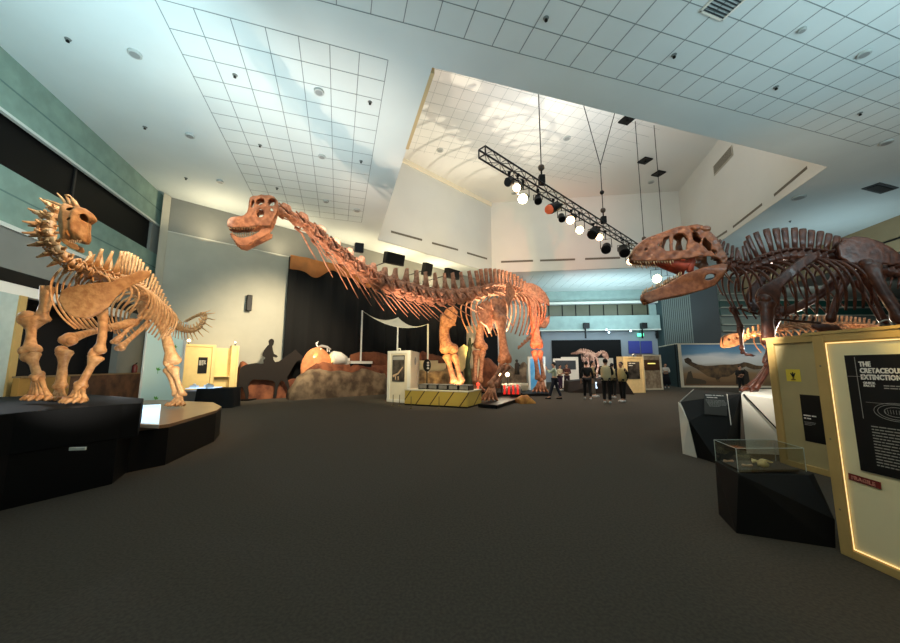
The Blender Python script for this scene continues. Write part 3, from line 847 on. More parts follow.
# skull roof, snout bridge and palate
mb = MB(); vs = []; top_line = [p for p in sk_out if p[1] < 262.1 and p[0] < 712 and not (p[1] > 257 and p[0] > 640)]
top_line = sk_out[1:20]; nn = 7
for (px, py) in top_line:
    for k in range(nn):
        q = -1 + 2 * k / (nn - 1); p = PV(px, py, so, sh_); w_ = skull_w(px) * (1.0 - .45 * max(0, min(1, (262 - py) / 32)))
        vs.append(p + sn * w_ * q + Z * .03 * (1 - q * q))
fs = [(i * nn + k, (i + 1) * nn + k, (i + 1) * nn + k + 1, i * nn + k + 1) for i in range(len(top_line) - 1) for k in range(nn - 1)]
mb.raw(vs, fs); mb.build('skull_roof', mT, skl, smooth=True, solid=.03)
for q in (-1, 1):      # brow bosses
    mb = MB(); mb.ball(PV(690, 231, so, sh_) + sn * skull_w(690) * .6 * q, (.09, .06, .06), 10, 7); mb.ball(PV(699, 232, so, sh_) + sn * skull_w(699) * .6 * q, (.12, .06, .06), 10, 7)
    mb.rough(.012, 12); mb.build('brow_boss', mT, skl, smooth=True)
mb = MB()
for q in (-1, 1):
    mb.tube([PV(651, 258, so, sh_) + sn * .05 * q, PV(666, 263, so, sh_) + sn * .09 * q, PV(680, 268, so, sh_) + sn * .12 * q, PV(690, 262, so, sh_) + sn * .12 * q], [.05, .1, .1, .05], 8, .6)
    mb.tube([PV(688, 258, so, sh_) + sn * .12 * q, PV(685, 274, so, sh_) + sn * .14 * q], [.06, .07], 8, .6)
mb.build('palate', mat('palate_red', (172, 74, 52), .45, var=.3, scale=12), skl, smooth=True)
def teeth(name, line, sd_off, length, rr, parent, down=True, n_=18, wf=None):
    for q in (-1, 1):
        mb = MB()
        for k in range(n_):
            p2, _ = interp([V((a, b, 0)) for a, b in line], (k + .5) / n_)
            p = PV(p2.x, p2.y, so, sh_) + sn * wf(p2.x) * q
            l = length * (.65 + .6 * random.random()) * (1 if k % 3 else .7)
            dz_ = -Z if down else Z
            mb.tube([p - dz_ * l * .2, p + dz_ * l * .5 + V((.1 * l, 0, 0)), p + dz_ * l + V((.3 * l, 0, 0))], [rr, rr * .75, .002], 6, .6)
        mb.build(name, M_tooth, parent, smooth=True)
teeth('teeth', [(631, 261.5), (644, 262.8), (668, 262.6)], 0, .085, .02, skl, True, 15, lambda x: skull_w(x) * .97)
jw = [(642, 295.5), (642.4, 300), (647, 304.3), (652, 302.6), (659, 300), (672, 297.4), (688, 294.3), (698, 291.5), (706, 288), (711, 282), (715, 274), (717, 268.5), (711, 267.5), (705, 268.8), (699, 270), (693, 271.6), (687, 273.5), (681, 275.6), (676, 277.6), (667, 283), (659, 287.6), (650, 291.5), (644, 293.5)]
mb = MB()
def jw_w(px): return curve1([(642, .04), (648, .09), (665, .15), (690, .22), (717, .25)], px)
for sd in (-1, 1):
    mb.plate(jw, [ellipse(700.5, 280.2, 5.2, 3.0, 14, -.2)], 1.0, lambda x, y, sd=sd: PV(x, y, so, sh_) + sn * sd * (jw_w(x) + .02 * math.sin((y - 266) * .2)))
jaw = mb.build('lower_jaw', mT, thero, smooth=True, solid=.04)
mb = MB(); mb.ball(PV(644.5, 299, so, sh_), (.08, .07, .075), 12, 8); mb.rough(.012, 9); mb.build('chin', mT, jaw, smooth=True)
teeth('teeth', [(643, 293), (659, 286), (676, 276.5)], 0, .075, .017, jaw, False, 15, lambda x: jw_w(x) * .97)
mb = MB()
for q in (-1, 1): mb.tube([PV(663, 291, so, sh_) + sn * .1 * q, PV(680, 284, so, sh_) + sn * .14 * q, PV(712, 270, so, sh_) + sn * .2 * q], [.03, .05, .03], 8, .5)
mb.build('inner_jaw_bar', mT, jaw, smooth=True)
# throat rods
mb = MB()
for q in (-1, 1):
    mb.tube([P(718, 266, 6.6 + .2 * q), P(726, 276, 6.65 + .2 * q), P(733, 283, 6.7 + .15 * q)], .012, 6)
    mb.tube([P(723, 268, 6.6 + .2 * q), P(729, 277, 6.65 + .1 * q)], .012, 6)
mb.build('throat_rods', mT, thero, smooth=True)
mB = M_bone_unlit
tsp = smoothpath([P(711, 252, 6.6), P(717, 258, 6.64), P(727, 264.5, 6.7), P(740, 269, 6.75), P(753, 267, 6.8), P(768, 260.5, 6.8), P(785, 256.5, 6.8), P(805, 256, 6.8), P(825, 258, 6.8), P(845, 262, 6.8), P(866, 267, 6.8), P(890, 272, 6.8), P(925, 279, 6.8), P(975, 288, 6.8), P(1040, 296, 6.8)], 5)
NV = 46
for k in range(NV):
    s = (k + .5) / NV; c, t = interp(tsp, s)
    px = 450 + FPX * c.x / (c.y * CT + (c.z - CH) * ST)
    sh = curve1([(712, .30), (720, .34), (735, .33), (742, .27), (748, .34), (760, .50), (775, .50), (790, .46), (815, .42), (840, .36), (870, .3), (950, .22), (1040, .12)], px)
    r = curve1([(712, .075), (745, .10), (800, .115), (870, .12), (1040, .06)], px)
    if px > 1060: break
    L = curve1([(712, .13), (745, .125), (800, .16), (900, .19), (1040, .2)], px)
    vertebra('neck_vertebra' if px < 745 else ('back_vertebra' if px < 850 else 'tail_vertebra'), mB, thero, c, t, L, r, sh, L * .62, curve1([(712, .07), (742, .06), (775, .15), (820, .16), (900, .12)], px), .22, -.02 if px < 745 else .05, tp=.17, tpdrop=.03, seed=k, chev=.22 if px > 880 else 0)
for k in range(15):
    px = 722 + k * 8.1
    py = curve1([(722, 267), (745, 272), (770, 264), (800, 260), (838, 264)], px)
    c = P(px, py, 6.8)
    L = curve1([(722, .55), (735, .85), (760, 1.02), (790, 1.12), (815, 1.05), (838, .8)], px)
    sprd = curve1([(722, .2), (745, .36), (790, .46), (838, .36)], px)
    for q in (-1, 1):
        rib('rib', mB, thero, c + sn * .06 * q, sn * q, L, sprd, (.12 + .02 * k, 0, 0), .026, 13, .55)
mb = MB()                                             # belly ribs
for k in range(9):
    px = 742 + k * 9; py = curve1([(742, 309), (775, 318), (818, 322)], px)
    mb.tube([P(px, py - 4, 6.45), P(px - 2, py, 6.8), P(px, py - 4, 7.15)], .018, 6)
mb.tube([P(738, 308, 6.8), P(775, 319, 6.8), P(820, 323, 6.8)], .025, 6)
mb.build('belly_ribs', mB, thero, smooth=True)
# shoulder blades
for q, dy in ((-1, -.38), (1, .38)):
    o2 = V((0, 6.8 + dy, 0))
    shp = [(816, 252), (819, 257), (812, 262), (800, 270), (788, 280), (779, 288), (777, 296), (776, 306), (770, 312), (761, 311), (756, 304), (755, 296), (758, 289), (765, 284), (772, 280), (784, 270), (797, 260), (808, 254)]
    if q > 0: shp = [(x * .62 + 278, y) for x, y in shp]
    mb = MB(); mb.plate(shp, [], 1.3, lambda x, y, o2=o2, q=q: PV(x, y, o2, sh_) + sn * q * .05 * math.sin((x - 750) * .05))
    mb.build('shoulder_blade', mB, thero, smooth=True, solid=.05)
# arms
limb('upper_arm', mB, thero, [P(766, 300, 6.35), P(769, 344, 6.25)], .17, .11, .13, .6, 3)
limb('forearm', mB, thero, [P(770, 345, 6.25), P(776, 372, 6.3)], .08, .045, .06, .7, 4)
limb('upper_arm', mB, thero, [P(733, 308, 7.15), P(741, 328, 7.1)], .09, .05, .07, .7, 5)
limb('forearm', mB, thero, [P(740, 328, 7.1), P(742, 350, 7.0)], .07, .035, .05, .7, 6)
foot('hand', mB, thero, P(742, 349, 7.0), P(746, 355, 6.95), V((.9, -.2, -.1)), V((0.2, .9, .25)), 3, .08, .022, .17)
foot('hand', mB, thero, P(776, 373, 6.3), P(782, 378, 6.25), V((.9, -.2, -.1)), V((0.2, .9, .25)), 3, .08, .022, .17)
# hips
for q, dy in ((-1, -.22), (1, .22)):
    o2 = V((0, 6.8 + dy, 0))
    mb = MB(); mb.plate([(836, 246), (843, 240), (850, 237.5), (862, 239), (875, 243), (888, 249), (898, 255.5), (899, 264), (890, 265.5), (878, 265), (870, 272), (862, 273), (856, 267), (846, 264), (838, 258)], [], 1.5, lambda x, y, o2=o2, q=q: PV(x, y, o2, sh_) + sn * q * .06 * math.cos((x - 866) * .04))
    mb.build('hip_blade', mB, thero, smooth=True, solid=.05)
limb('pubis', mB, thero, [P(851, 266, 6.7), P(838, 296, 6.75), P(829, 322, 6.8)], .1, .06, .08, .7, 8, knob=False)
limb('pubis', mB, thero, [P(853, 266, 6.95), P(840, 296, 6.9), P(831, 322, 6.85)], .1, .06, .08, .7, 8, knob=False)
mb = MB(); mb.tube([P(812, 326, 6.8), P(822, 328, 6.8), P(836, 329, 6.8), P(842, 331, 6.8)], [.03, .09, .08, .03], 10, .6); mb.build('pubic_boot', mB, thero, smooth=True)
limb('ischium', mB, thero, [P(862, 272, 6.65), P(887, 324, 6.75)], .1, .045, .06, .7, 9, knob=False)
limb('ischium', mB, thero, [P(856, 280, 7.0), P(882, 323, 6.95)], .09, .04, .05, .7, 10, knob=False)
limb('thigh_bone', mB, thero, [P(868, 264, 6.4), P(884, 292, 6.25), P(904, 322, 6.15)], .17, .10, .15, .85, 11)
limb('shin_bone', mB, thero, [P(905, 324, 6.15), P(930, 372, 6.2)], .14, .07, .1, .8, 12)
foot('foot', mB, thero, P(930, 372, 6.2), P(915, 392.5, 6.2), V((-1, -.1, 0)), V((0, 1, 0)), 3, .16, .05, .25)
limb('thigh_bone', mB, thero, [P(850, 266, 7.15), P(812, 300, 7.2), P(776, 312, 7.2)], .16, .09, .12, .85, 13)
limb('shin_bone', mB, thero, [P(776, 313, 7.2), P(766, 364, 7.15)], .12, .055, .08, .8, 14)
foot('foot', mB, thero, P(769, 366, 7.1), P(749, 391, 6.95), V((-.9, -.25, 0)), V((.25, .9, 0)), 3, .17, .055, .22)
mb = MB(); pts = [P(760, 334, 6.6)]
mb.tube(smoothpath([P(757, 333, 6.7), P(764, 331, 6.65), P(771, 333, 6.6), P(773.5, 340, 6.6)], 5), .009, 6); mb.build('light_cable', mat('cable_pale', (205, 200, 186), .5), thero)
mb = MB(); mb.tube(smoothpath([P(880, 322, 6.4), P(888, 320, 6.4), P(893, 326, 6.4), P(894, 334, 6.4)], 5), .014, 6); mb.build('light_cable', mat('cable_pale', (205, 200, 186), .5), thero)

# ------------------------------------------------------------------ giant long-necked sauropod
mS = M_bone_s
sau = thing('sauropod_skeleton', 'giant rust-coloured long-necked skeleton stretching its neck across the hall', 'dinosaur skeleton', V((2.0, 17.0, .12)))
no = P(252, 225, 6.5); nh = V((.93, .37, 0)).normalized(); nn_ = V((-nh.y, nh.x, 0))
def w_s(px): return curve1([(229, .10), (234, .14), (245, .13), (252, .12), (262, .17), (278, .14)], px)
s_out = [(229.2, 228.5), (229, 225), (229.8, 222), (232.5, 220.6), (236, 220), (241, 219.4), (245.5, 218.2), (248.5, 215), (249.8, 210), (250.2, 204), (251.2, 199.6), (254, 198.2), (258, 198.4), (262, 197.4), (266, 198), (270, 197.7), (274, 199), (277.4, 203), (278, 208), (277.4, 213), (275, 220), (272, 226.5), (270.4, 229), (265.5, 228.8), (260, 228.4), (255, 229.2), (247, 229.6), (240, 230), (233, 230)]
s_hol = [ellipse(253.4, 206, 1.8, 4.6, 12, .1), ellipse(261, 204.2, 4.4, 3.6, 14, -.3), ellipse(272.4, 204.6, 3.7, 4.5, 14, .3), ellipse(261.2, 216.4, 4.0, 4.6, 14), ellipse(272.5, 213, 1.5, 2.6, 10, -.4)]
mb = MB()
for sd in (-1, 1):
    mb.plate(s_out, s_hol, .9, lambda x, y, sd=sd: PV(x, y, no, nh) + nn_ * sd * w_s(x) * (1 - .5 * max(0, min(1, (222 - y) / 30))) + nn_ * sd * .01 * math.sin(x * .9) * math.cos(y * .8))
ss = mb.build('skull', mS, sau, smooth=True, solid=.03)
mb = MB(); vs = []; tl = s_out[0:20]; k_ = 7
for (px, py) in tl:
    for k in range(k_):
        q = -1 + 2 * k / (k_ - 1); w_ = w_s(px) * (1 - .5 * max(0, min(1, (222 - py) / 30)))
        vs.append(PV(px, py, no, nh) + nn_ * w_ * q + Z * .02 * (1 - q * q))
mb.raw(vs, [(i * k_ + k, (i + 1) * k_ + k, (i + 1) * k_ + k + 1, i * k_ + k + 1) for i in range(len(tl) - 1) for k in range(k_ - 1)])
mb.build('skull_roof', mS, ss, smooth=True, solid=.025)
s_jaw = [(231.8, 234), (232.4, 238.6), (236, 243), (240, 247.4), (246, 248.6), (250, 246.6), (255.5, 243.6), (263, 240), (271, 235.8), (272, 232), (268, 231), (263, 231.5), (259.5, 235), (252, 238.6), (246, 240.2), (240, 240), (235.5, 237.5)]
mb = MB()
def w_j(px): return curve1([(231, .08), (238, .13), (255, .14), (272, .15)], px)
for sd in (-1, 1): mb.plate(s_jaw, [], .9, lambda x, y, sd=sd: PV(x, y, no, nh) + nn_ * sd * w_j(x))
sj = mb.build('lower_jaw', mS, sau, smooth=True, solid=.03)
mb = MB()
for py in (236, 240, 244): mb.tube([PV(curve1([(236, 232.5), (244, 237)], py), py, no, nh) + nn_ * q * .12 for q in (-1, -.4, .4, 1)], .022, 7)
mb.build('chin', mS, sj, smooth=True)
def peg(line, parent, down, wf, n_):
    dz_ = -Z if down else Z
    for q in (-1, 1):
        mb = MB()
        for k in range(n_):
            p2, _ = interp([V((a, b, 0)) for a, b in line], (k + .5) / n_); p = PV(p2.x, p2.y, no, nh) + nn_ * wf(p2.x) * q
            mb.tube([p, p + dz_ * .03, p + dz_ * .045], [.012, .011, .005], 6)
        mb.build('teeth', mat('grey_tooth', (150, 122, 92), .4), parent, smooth=True)
peg([(229.8, 229.5), (240, 230.2), (257, 229.4)], ss, True, w_s, 11)
peg([(232.5, 236), (240, 240), (256, 237)], sj, False, w_j, 11)
npts = [P(278, 211, 6.75), P(284, 214, 7.0), P(296, 221, 7.5), P(311, 231, 8.05), P(326, 244, 8.6), P(342, 257.5, 9.2), P(358, 270.5, 9.9), P(377, 282, 10.7), P(396, 289.5, 11.5), P(413, 294.5, 12.2), P(429, 298, 12.9), P(444, 299, 13.4), P(457, 298.5, 13.9), P(468, 297, 14.3), P(478, 295, 14.7)]
nk = smoothpath(npts, 6)
NN = 17
for k in range(NN):
    s = ((k + .5) / NN) ** .92; c, t = interp(nk, s)
    L = (interp(nk, min(1, ((k + 1) / NN) ** .92))[0] - interp(nk, (k / NN) ** .92)[0]).length * 1.02; r = curve1([(0, .09), (.15, .14), (.35, .21), (.6, .27), (1, .27)], s); sh = curve1([(0, .1), (.2, .18), (.45, .26), (.6, .58), (.75, .70), (1, .78)], s)
    vertebra('neck_vertebra', mS, sau, c, t, L, r, sh, L * curve1([(0, .8), (.6, .85), (1, .7)], s), L * curve1([(0, .5), (.4, .4), (.6, .12), (.8, .12), (1, .25)], s), .28, 0.0, tp=r * 1.5, tpdrop=r * .9, seed=20 + k, ornate=True)
    # long thin neck ribs trailing back below each vertebra
    if k > 0 and k < NN - 1:
        for q in (-1, 1):
            sd = t.cross(Z).normalized(); o = c - Z * r * .9 + sd * q * r * .9
            e = o + t * lerp(.75, 1.3, s) - Z * lerp(.42, .62, s) + sd * q * .05
            mb = MB(); mb.tube([o - t * .15, o + t * .1 - Z * .02, o.lerp(e, .6), e], [.022, .022, .018, .009], 6)
            mb.build('neck_rib', mS, sau, smooth=True)
bp = [P(478, 295, 14.7), P(487, 291.5, 15.4), P(497, 291, 16.2), P(506, 292, 17.0), P(515, 294, 17.8), P(523, 297, 18.6), P(531, 301, 19.4), P(538, 308, 20.4), P(542, 316, 21.6), P(540, 325, 22.9), P(534, 334, 24.2), P(526, 342, 25.4), P(518, 349, 26.3)]
bk = smoothpath(bp, 5); NB = 34
ax = V((.42, .91, 0)).normalized(); la = V((.91, -.42, 0)).normalized()
for k in range(NB):
    s = (k + .5) / NB; c, t = interp(bk, s)
    sh = curve1([(0, .75), (.25, .8), (.42, .6), (.55, .4), (1, .1)], s); r = curve1([(0, .24), (.42, .24), (1, .06)], s)
    vertebra('back_vertebra' if s < .42 else 'tail_vertebra', mS, sau, c, t, .36, r, sh, .26, .2, .3, .05, tp=lerp(.5, .12, s), tpdrop=.0, seed=50 + k, ornate=s < .42, chev=.3 * (1 - s) if s > .5 else 0)
for k in range(11):
    s = .03 + k * .034; c, t = interp(bk, s)
    L = curve1([(0, 1.7), (4, 2.2), (8, 2.1), (10, 1.5)], k)
    for q in (-1, 1): rib('rib', mS, sau, c + la * q * .35, la * q, L, .75, ax * .3, .04, 14, .6)
for q, seed in ((1, 1), (-1, 2)):
    pass
so2 = V((2.2, 14.9, 0)); 
mb = MB(); mb.plate([(490, 299), (493.6, 297.7), (499.4, 299.9), (505, 297.7), (506.6, 292), (506.3, 286), (508, 281.5), (511, 286), (514.5, 293.4), (512.4, 299), (508.8, 306), (507.5, 313), (505.9, 319.4), (500.8, 318), (495, 313.6), (491.4, 306.4)], [], .9, lambda x, y: PV(x, y, so2, V((.9, .43, 0))) + V((0, -.12, 0)) * math.sin((x - 488) * .1))
mb.build('shoulder_blade', mS, sau, smooth=True, solid=.1)
mb = MB(); mb.plate([(477, 306), (483, 302), (491, 303), (494, 312), (493, 322), (489, 334), (486, 327), (480, 322), (477.5, 314)], [], .9, lambda x, y: PV(x, y, V((1.3, 14.6, 0)), V((.9, .43, 0))) + V((0, -.12, 0)) * math.sin((x - 475) * .15))
mb.build('breast_plate', mS, sau, smooth=True, solid=.1)
mb = MB(); mb.plate([(441, 318), (446, 309), (453, 306), (458, 312), (456, 322), (450, 327), (444, 326)], [], .9, lambda x, y: PV(x, y, V((.2, 16.2, 0)), V((1, 0, 0))))
mb.build('shoulder_blade', mS, sau, smooth=True, solid=.1)
mb = MB(); mb.plate([(521, 287), (525, 283), (532, 283.5), (539, 287), (545, 293), (548.6, 300), (549, 306), (544, 303), (537, 301), (531, 306), (526, 303), (522, 296)], [], .9, lambda x, y: PV(x, y, V((5.0, 19.0, 0)), V((.8, .6, 0))))
mb.build('hip_blade', mS, sau, smooth=True, solid=.1)
mb = MB(); mb.plate([(529, 312), (536, 316), (543, 319), (547.5, 317), (549.5, 315), (548.5, 323), (545, 328.5), (538, 327), (531, 323)], [], .9, lambda x, y: PV(x, y, V((5.2, 19.4, 0)), V((.9, .4, 0))))
mb.build('hip_prong', mS, sau, smooth=True, solid=.12)
def leg(up_, lo_, ft, r, m, nfoot=5, seed=0):
    limb(up_[0], m, sau, up_[1], r * 1.5, r * .8, r * 1.35, .8, seed)
    a, b = lo_
    d = (b - a).normalized(); s = V((1, .1, 0)) * r * .55
    limb('shin_bone' if 'thigh' in up_[0] else 'forearm_bone', m, sau, [a - s, b - s], r * .75, r * .42, r * .7, .9, seed + 1, knob=False)
    limb('shin_bone' if 'thigh' in up_[0] else 'forearm_bone', m, sau, [a + s, b + s], r * .7, r * .36, r * .6, .9, seed + 2, knob=False)
    foot('foot', m, sau, b, ft, V((-.15, -1, 0)), V((1, -.1, 0)), nfoot, r * 1.25, r * .32, r * .9)
def onz(px, Y, z): p = P(px, 390, Y); return V((p.x, Y, z))
leg(('upper_arm', [P(499, 314, 14.5), P(505.5, 362, 14.3)]), (P(506, 365, 14.3), P(492, 386, 14.0)), onz(489, 13.9, .16), .22, mS, 5, 1)
leg(('upper_arm', [P(450, 318, 16.6), P(444, 332, 16.5), P(449, 352, 16.4)]), (P(450, 354, 16.4), P(458, 383, 16.2)), onz(459, 16.1, .16), .32, mS, 5, 4)
leg(('thigh_bone', [P(489, 306, 19.6), P(481, 326, 19.0), P(480, 348, 18.8)]), (P(479.5, 350, 18.8), P(477, 383, 18.6)), onz(476, 18.5, .16), .30, mS, 5, 7)
leg(('thigh_bone', [P(530.5, 292, 18.6), P(534, 320, 18.3), P(537, 347, 18.2)]), (P(537, 350, 18.2), P(541, 380, 18.3)), onz(540, 18.2, .16), .26, mS, 5, 10)

# ------------------------------------------------------------------ spiny-necked dinosaur on the left
mL = M_bone_l
am = thing('spiny_neck_skeleton', 'tan skeleton with rows of long neck spines and curled tail on the black stage', 'dinosaur skeleton', P(100, 402, 5.6))
aL = V((-.48, .876, 0)); lL = V((.876, .48, 0))
neck = smoothpath([P(116, 281, 5.45), P(101, 276, 5.25), P(86, 271, 5.05), P(71, 263, 4.9), P(58, 251, 4.78), P(50, 238, 4.7), P(49, 225, 4.7), P(54, 214, 4.72), P(62, 208, 4.75)], 5)
for k in range(12):
    s = (k + .5) / 12; c, t = interp(neck, s)
    u = V((-.75, -.25, .15)).lerp(V((-.7, -.3, .35)), s) if s > .3 else V((-.15, 0, 1))
    if s > .8: u = V((-.2, -.1, 1))
    vertebra('neck_vertebra', mL, am, c, t, .12, lerp(.085, .07, s), curve1([(0, .34), (.2, .3), (.3, .16), (.85, .14), (1, .12)], s), .09, .03 if s > .25 else .05, .2, .0, tp=.14, tpdrop=.02, upv=u, fork=True, seed=k, chev=.07, ornate=True)
bpts = smoothpath([P(116, 281, 5.45), P(127, 284, 5.9), P(138, 291, 6.4), P(149, 301, 6.9), P(160, 313, 7.5), P(171, 323, 8.1), P(181, 329, 8.7), P(191, 331, 9.2), P(200, 327, 9.5), P(205, 319, 9.6), P(204, 313.5, 9.7), P(196, 316, 9.8), P(186, 321, 9.9)], 5)
NA = 40
for k in range(NA):
    s = (k + .5) / NA; c, t = interp(bpts, s)
    if s < .55: u = Z
    else:
        # the tail curls; its long chevrons point outward
        ctr = P(192, 318, 9.5); u = (ctr - c); u = u - t * u.dot(t); u = u.normalized() if u.length > .01 else Z
    sh = curve1([(0, .40), (.15, .50), (.3, .46), (.42, .32), (.55, .14), (1, .06)], s); r = curve1([(0, .085), (.4, .09), (.7, .06), (1, .04)], s)
    vertebra('back_vertebra' if s < .42 else 'tail_vertebra', mL, am, c, t, curve1([(0, .11), (.5, .13), (1, .1)], s), r, sh, .085, .042, .22, .08, tp=.12 if s < .5 else .04, tpdrop=0, upv=u, seed=k * 3, chev=curve1([(.45, .1), (.5, .22), (.8, .22), (1, .14)], s) if s > .45 else 0)
for k in range(11):
    s = .02 + k * .032; c, t = interp(bpts, s)
    L = curve1([(0, .55), (3, .8), (7, .85), (10, .6)], k)
    for q in (-1, 1): rib('rib', mL, am, c + lL * q * .06, lL * q, L, .34, aL * .12, .017, 13, .6)
for k in range(5):
    s = .01 + k * .05; c, t = interp(neck, s)
    for q in (-1, 1): rib('rib', mL, am, c + lL * q * .05, lL * q, .5 - .06 * k, .26 - .03 * k, aL * .05, .015, 11, .6)
for k in range(7):
    mb = MB(); mb.tube(smoothpath([P(62 + k * 5, 268 + k * 1.6, 5.0 + .04 * k), P(52 + k * 5.5, 281 + k * 2, 4.9 + .04 * k), P(52 + k * 6, 300 + k * 2, 4.85 + .04 * k), P(62 + k * 6, 317 + k * 1.4, 4.85 + .04 * k), P(76 + k * 4, 329, 4.95 + .04 * k)], 4), .017, 7, .6)
    mb.build('rib', mL, am, smooth=True)
# skull, seen from the front right, nose down
ko = P(82, 226, 4.5); kh = V((.93, .36, 0)).normalized(); kn = V((-kh.y, kh.x, 0))
k_out = [(62, 208), (66, 204), (70, 206), (74, 207.5), (80, 208), (86, 209.5), (92, 214), (95.5, 219.5), (92, 222), (89, 224), (88.5, 231), (89, 239), (86.5, 244), (80, 242.5), (74, 240), (71, 241.5), (66, 244), (62, 238), (61, 228), (60, 218)]
k_hol = [ellipse(74.8, 212, 3.9, 2.8, 12, .1), ellipse(87.6, 220, 3.0, 3.5, 12), ellipse(76, 223, 2.6, 1.2, 8, -.4), [(71, 234), (74, 233), (76.5, 240.5), (72, 240)]]
def kdist(x, y):
    best = 99.0
    for i in range(len(k_out)):
        p, q = k_out[i], k_out[(i + 1) % len(k_out)]; dx, dy = q[0] - p[0], q[1] - p[1]
        t = max(0, min(1, ((x - p[0]) * dx + (y - p[1]) * dy) / (dx * dx + dy * dy)))
        best = min(best, math.hypot(p[0] + t * dx - x, p[1] + t * dy - y))
    return best
def kmap(sd):
    def fn(x, y):
        b = .13 * min(1, kdist(x, y) / 9) ** .5
        rid = .02 * math.exp(-((x - 80 + (y - 215) * .12) / 2.2) ** 2)        # ridge down the nose
        return PV(x, y, ko, kh) + kn * (sd * b * (1 if sd < 0 else 1.3) - (rid if sd < 0 else 0))
    return fn
mb = MB()
for sd in (-1, 1): mb.plate(k_out, k_hol if sd < 0 else [], .9, kmap(sd))
mb.rough(.006, 14); ks = mb.build('skull', mL, am, smooth=True, solid=.02)
mb = MB()
for a, b, r in (((64, 207), (43, 199), .022), ((68, 206), (57, 193), .022), ((72, 206), (66, 196), .03), ((66, 196), (71, 196.5), .022), ((78, 208), (71, 197), .03)):
    mb.tube([P(a[0], a[1], 4.55), P((a[0] + b[0]) / 2, (a[1] + b[1]) / 2 - .5, 4.55), P(b[0], b[1], 4.55)], [r, r * .8, r * .35], 7)
mb.rough(.004, 12); mb.build('head_crest', mL, ks, smooth=True)
mb = MB(); mb.plate([(62, 240), (67, 245), (74, 250), (80, 252), (82, 250), (80, 246), (72, 243), (66, 238)], [], .8, lambda x, y: PV(x, y, ko, kh) + kn * -.06); mb.plate([(62, 240), (67, 245), (74, 250), (80, 252), (82, 250), (80, 246), (72, 243), (66, 238)], [], .8, lambda x, y: PV(x, y, ko, kh) + kn * .06)
mb.build('lower_jaw', mL, am, smooth=True, solid=.02)
mb = MB()
for k in range(7):
    p = PV(73 + k * 1.9, 241.5 + (k % 2) * .6, ko, kh) - kn * .07; mb.tube([p, p - Z * .04], [.009, .004], 5)
mb.build('teeth', M_tooth, ks)
# big shoulder blade (right side) and the other one
mb = MB(); mb.plate([(60, 300), (63, 292), (70, 288), (80, 287), (95, 285), (110, 284), (124, 278), (138, 271.5), (149, 271), (150, 276), (143, 281), (131, 287), (122, 293), (115, 300), (108, 309), (99, 315), (88, 319.5), (76, 318), (67, 312)], [], 1.3, lambda x, y: PV(x, y, V((-4.86, 4.75, 0)), V((-.3, .95, 0)).normalized() * .25 + V((.93, .3, 0)) * .75) + V((.1, -.1, 0)) * math.sin((x - 58) * .035))
mb.build('shoulder_blade', mL, am, smooth=True, solid=.05)
mb = MB(); mb.plate([(44, 300), (42, 290), (47, 286), (52, 292), (54, 302), (52, 312), (47, 316), (43, 310)], [], 1.0, lambda x, y: P(x, y, 5.0) + V((0, -.06, 0)) * math.sin((x - 42) * .25)); mb.build('shoulder_blade', mL, am, smooth=True, solid=.05)
def pz(px, py, z): return PZ(px, py, z)
limb('upper_arm', mL, am, [P(101, 309, 4.85), P(103, 330, 4.8), P(98, 353, 4.75)], .09, .06, .085, .75, 1)
limb('forearm_bone', mL, am, [P(97, 355, 4.75), P(80, 387, 4.7)], .105, .052, .075, .75, 2)
foot('foot', mL, am, P(80, 387, 4.7), P(74, 402.5, 4.62), V((-.1, -1, 0)), V((1, -.1, 0)), 5, .13, .04, .1)
limb('upper_arm', mL, am, [P(34, 318, 4.95), P(31, 334, 4.9), P(30, 353, 4.85)], .19, .065, .12, .7, 3)
limb('shoulder_strut', mL, am, [P(50, 286, 5.0), P(40, 322, 4.95)], .06, .07, .13, .7, 3, knob=False)
limb('forearm_bone', mL, am, [P(31, 355, 4.85), P(38, 377, 4.8)], .12, .06, .08, .75, 4)
foot('foot', mL, am, P(38, 378, 4.8), P(37, 400, 4.72), V((-.1, -1, 0)), V((1, -.1, 0)), 5, .15, .042, .1)
limb('thigh_bone', mL, am, [P(138, 322, 6.9), P(95, 331, 6.0), P(66, 341, 5.3)], .10, .06, .11, .8, 5)
limb('shin_bone', mL, am, [P(65, 350, 5.25), P(60, 388, 5.2)], .12, .065, .085, .75, 6)
foot('foot', mL, am, P(60, 388, 5.2), P(56, 400, 5.05), V((-.1, -1, 0)), V((1, -.1, 0)), 5, .12, .035, .1)
mb = MB(); mb.plate([(135, 293), (143, 287), (154, 291), (163, 300), (168, 311), (166, 320), (158, 318), (150, 321), (143, 316), (138, 306)], [ellipse(152, 307, 2.4, 3.0)], 1.1, lambda x, y: P(x, y, 7.0) + V((0, -.08, 0)) * math.sin((x - 133) * .09)); mb.build('hip_blade', mL, am, smooth=True, solid=.05)
limb('pubis', mL, am, [P(149, 322, 7.1), P(119, 349, 6.3)], .07, .045, .08, .75, 7)
limb('ischium', mL, am, [P(146, 312, 7.0), P(114, 343, 6.4)], .05, .035, .07, .75, 8)
limb('thigh_bone', mL, am, [P(158, 312, 7.45), P(166, 336, 7.5), P(173, 364, 7.55)], .20, .10, .16, .8, 9)
limb('shin_bone', mL, am, [P(173, 367, 7.55), P(183, 396, 7.6)], .12, .05, .08, .8, 10)
limb('shin_bone', mL, am, [P(168, 367, 7.6), P(177, 396, 7.65)], .12, .065, .09, .8, 11, knob=False)
foot('foot', mL, am, P(179, 396, 7.6), onz(177, 7.5, .66), V((-.1, -1, 0)), V((1, -.1, 0)), 5, .16, .045, .12)

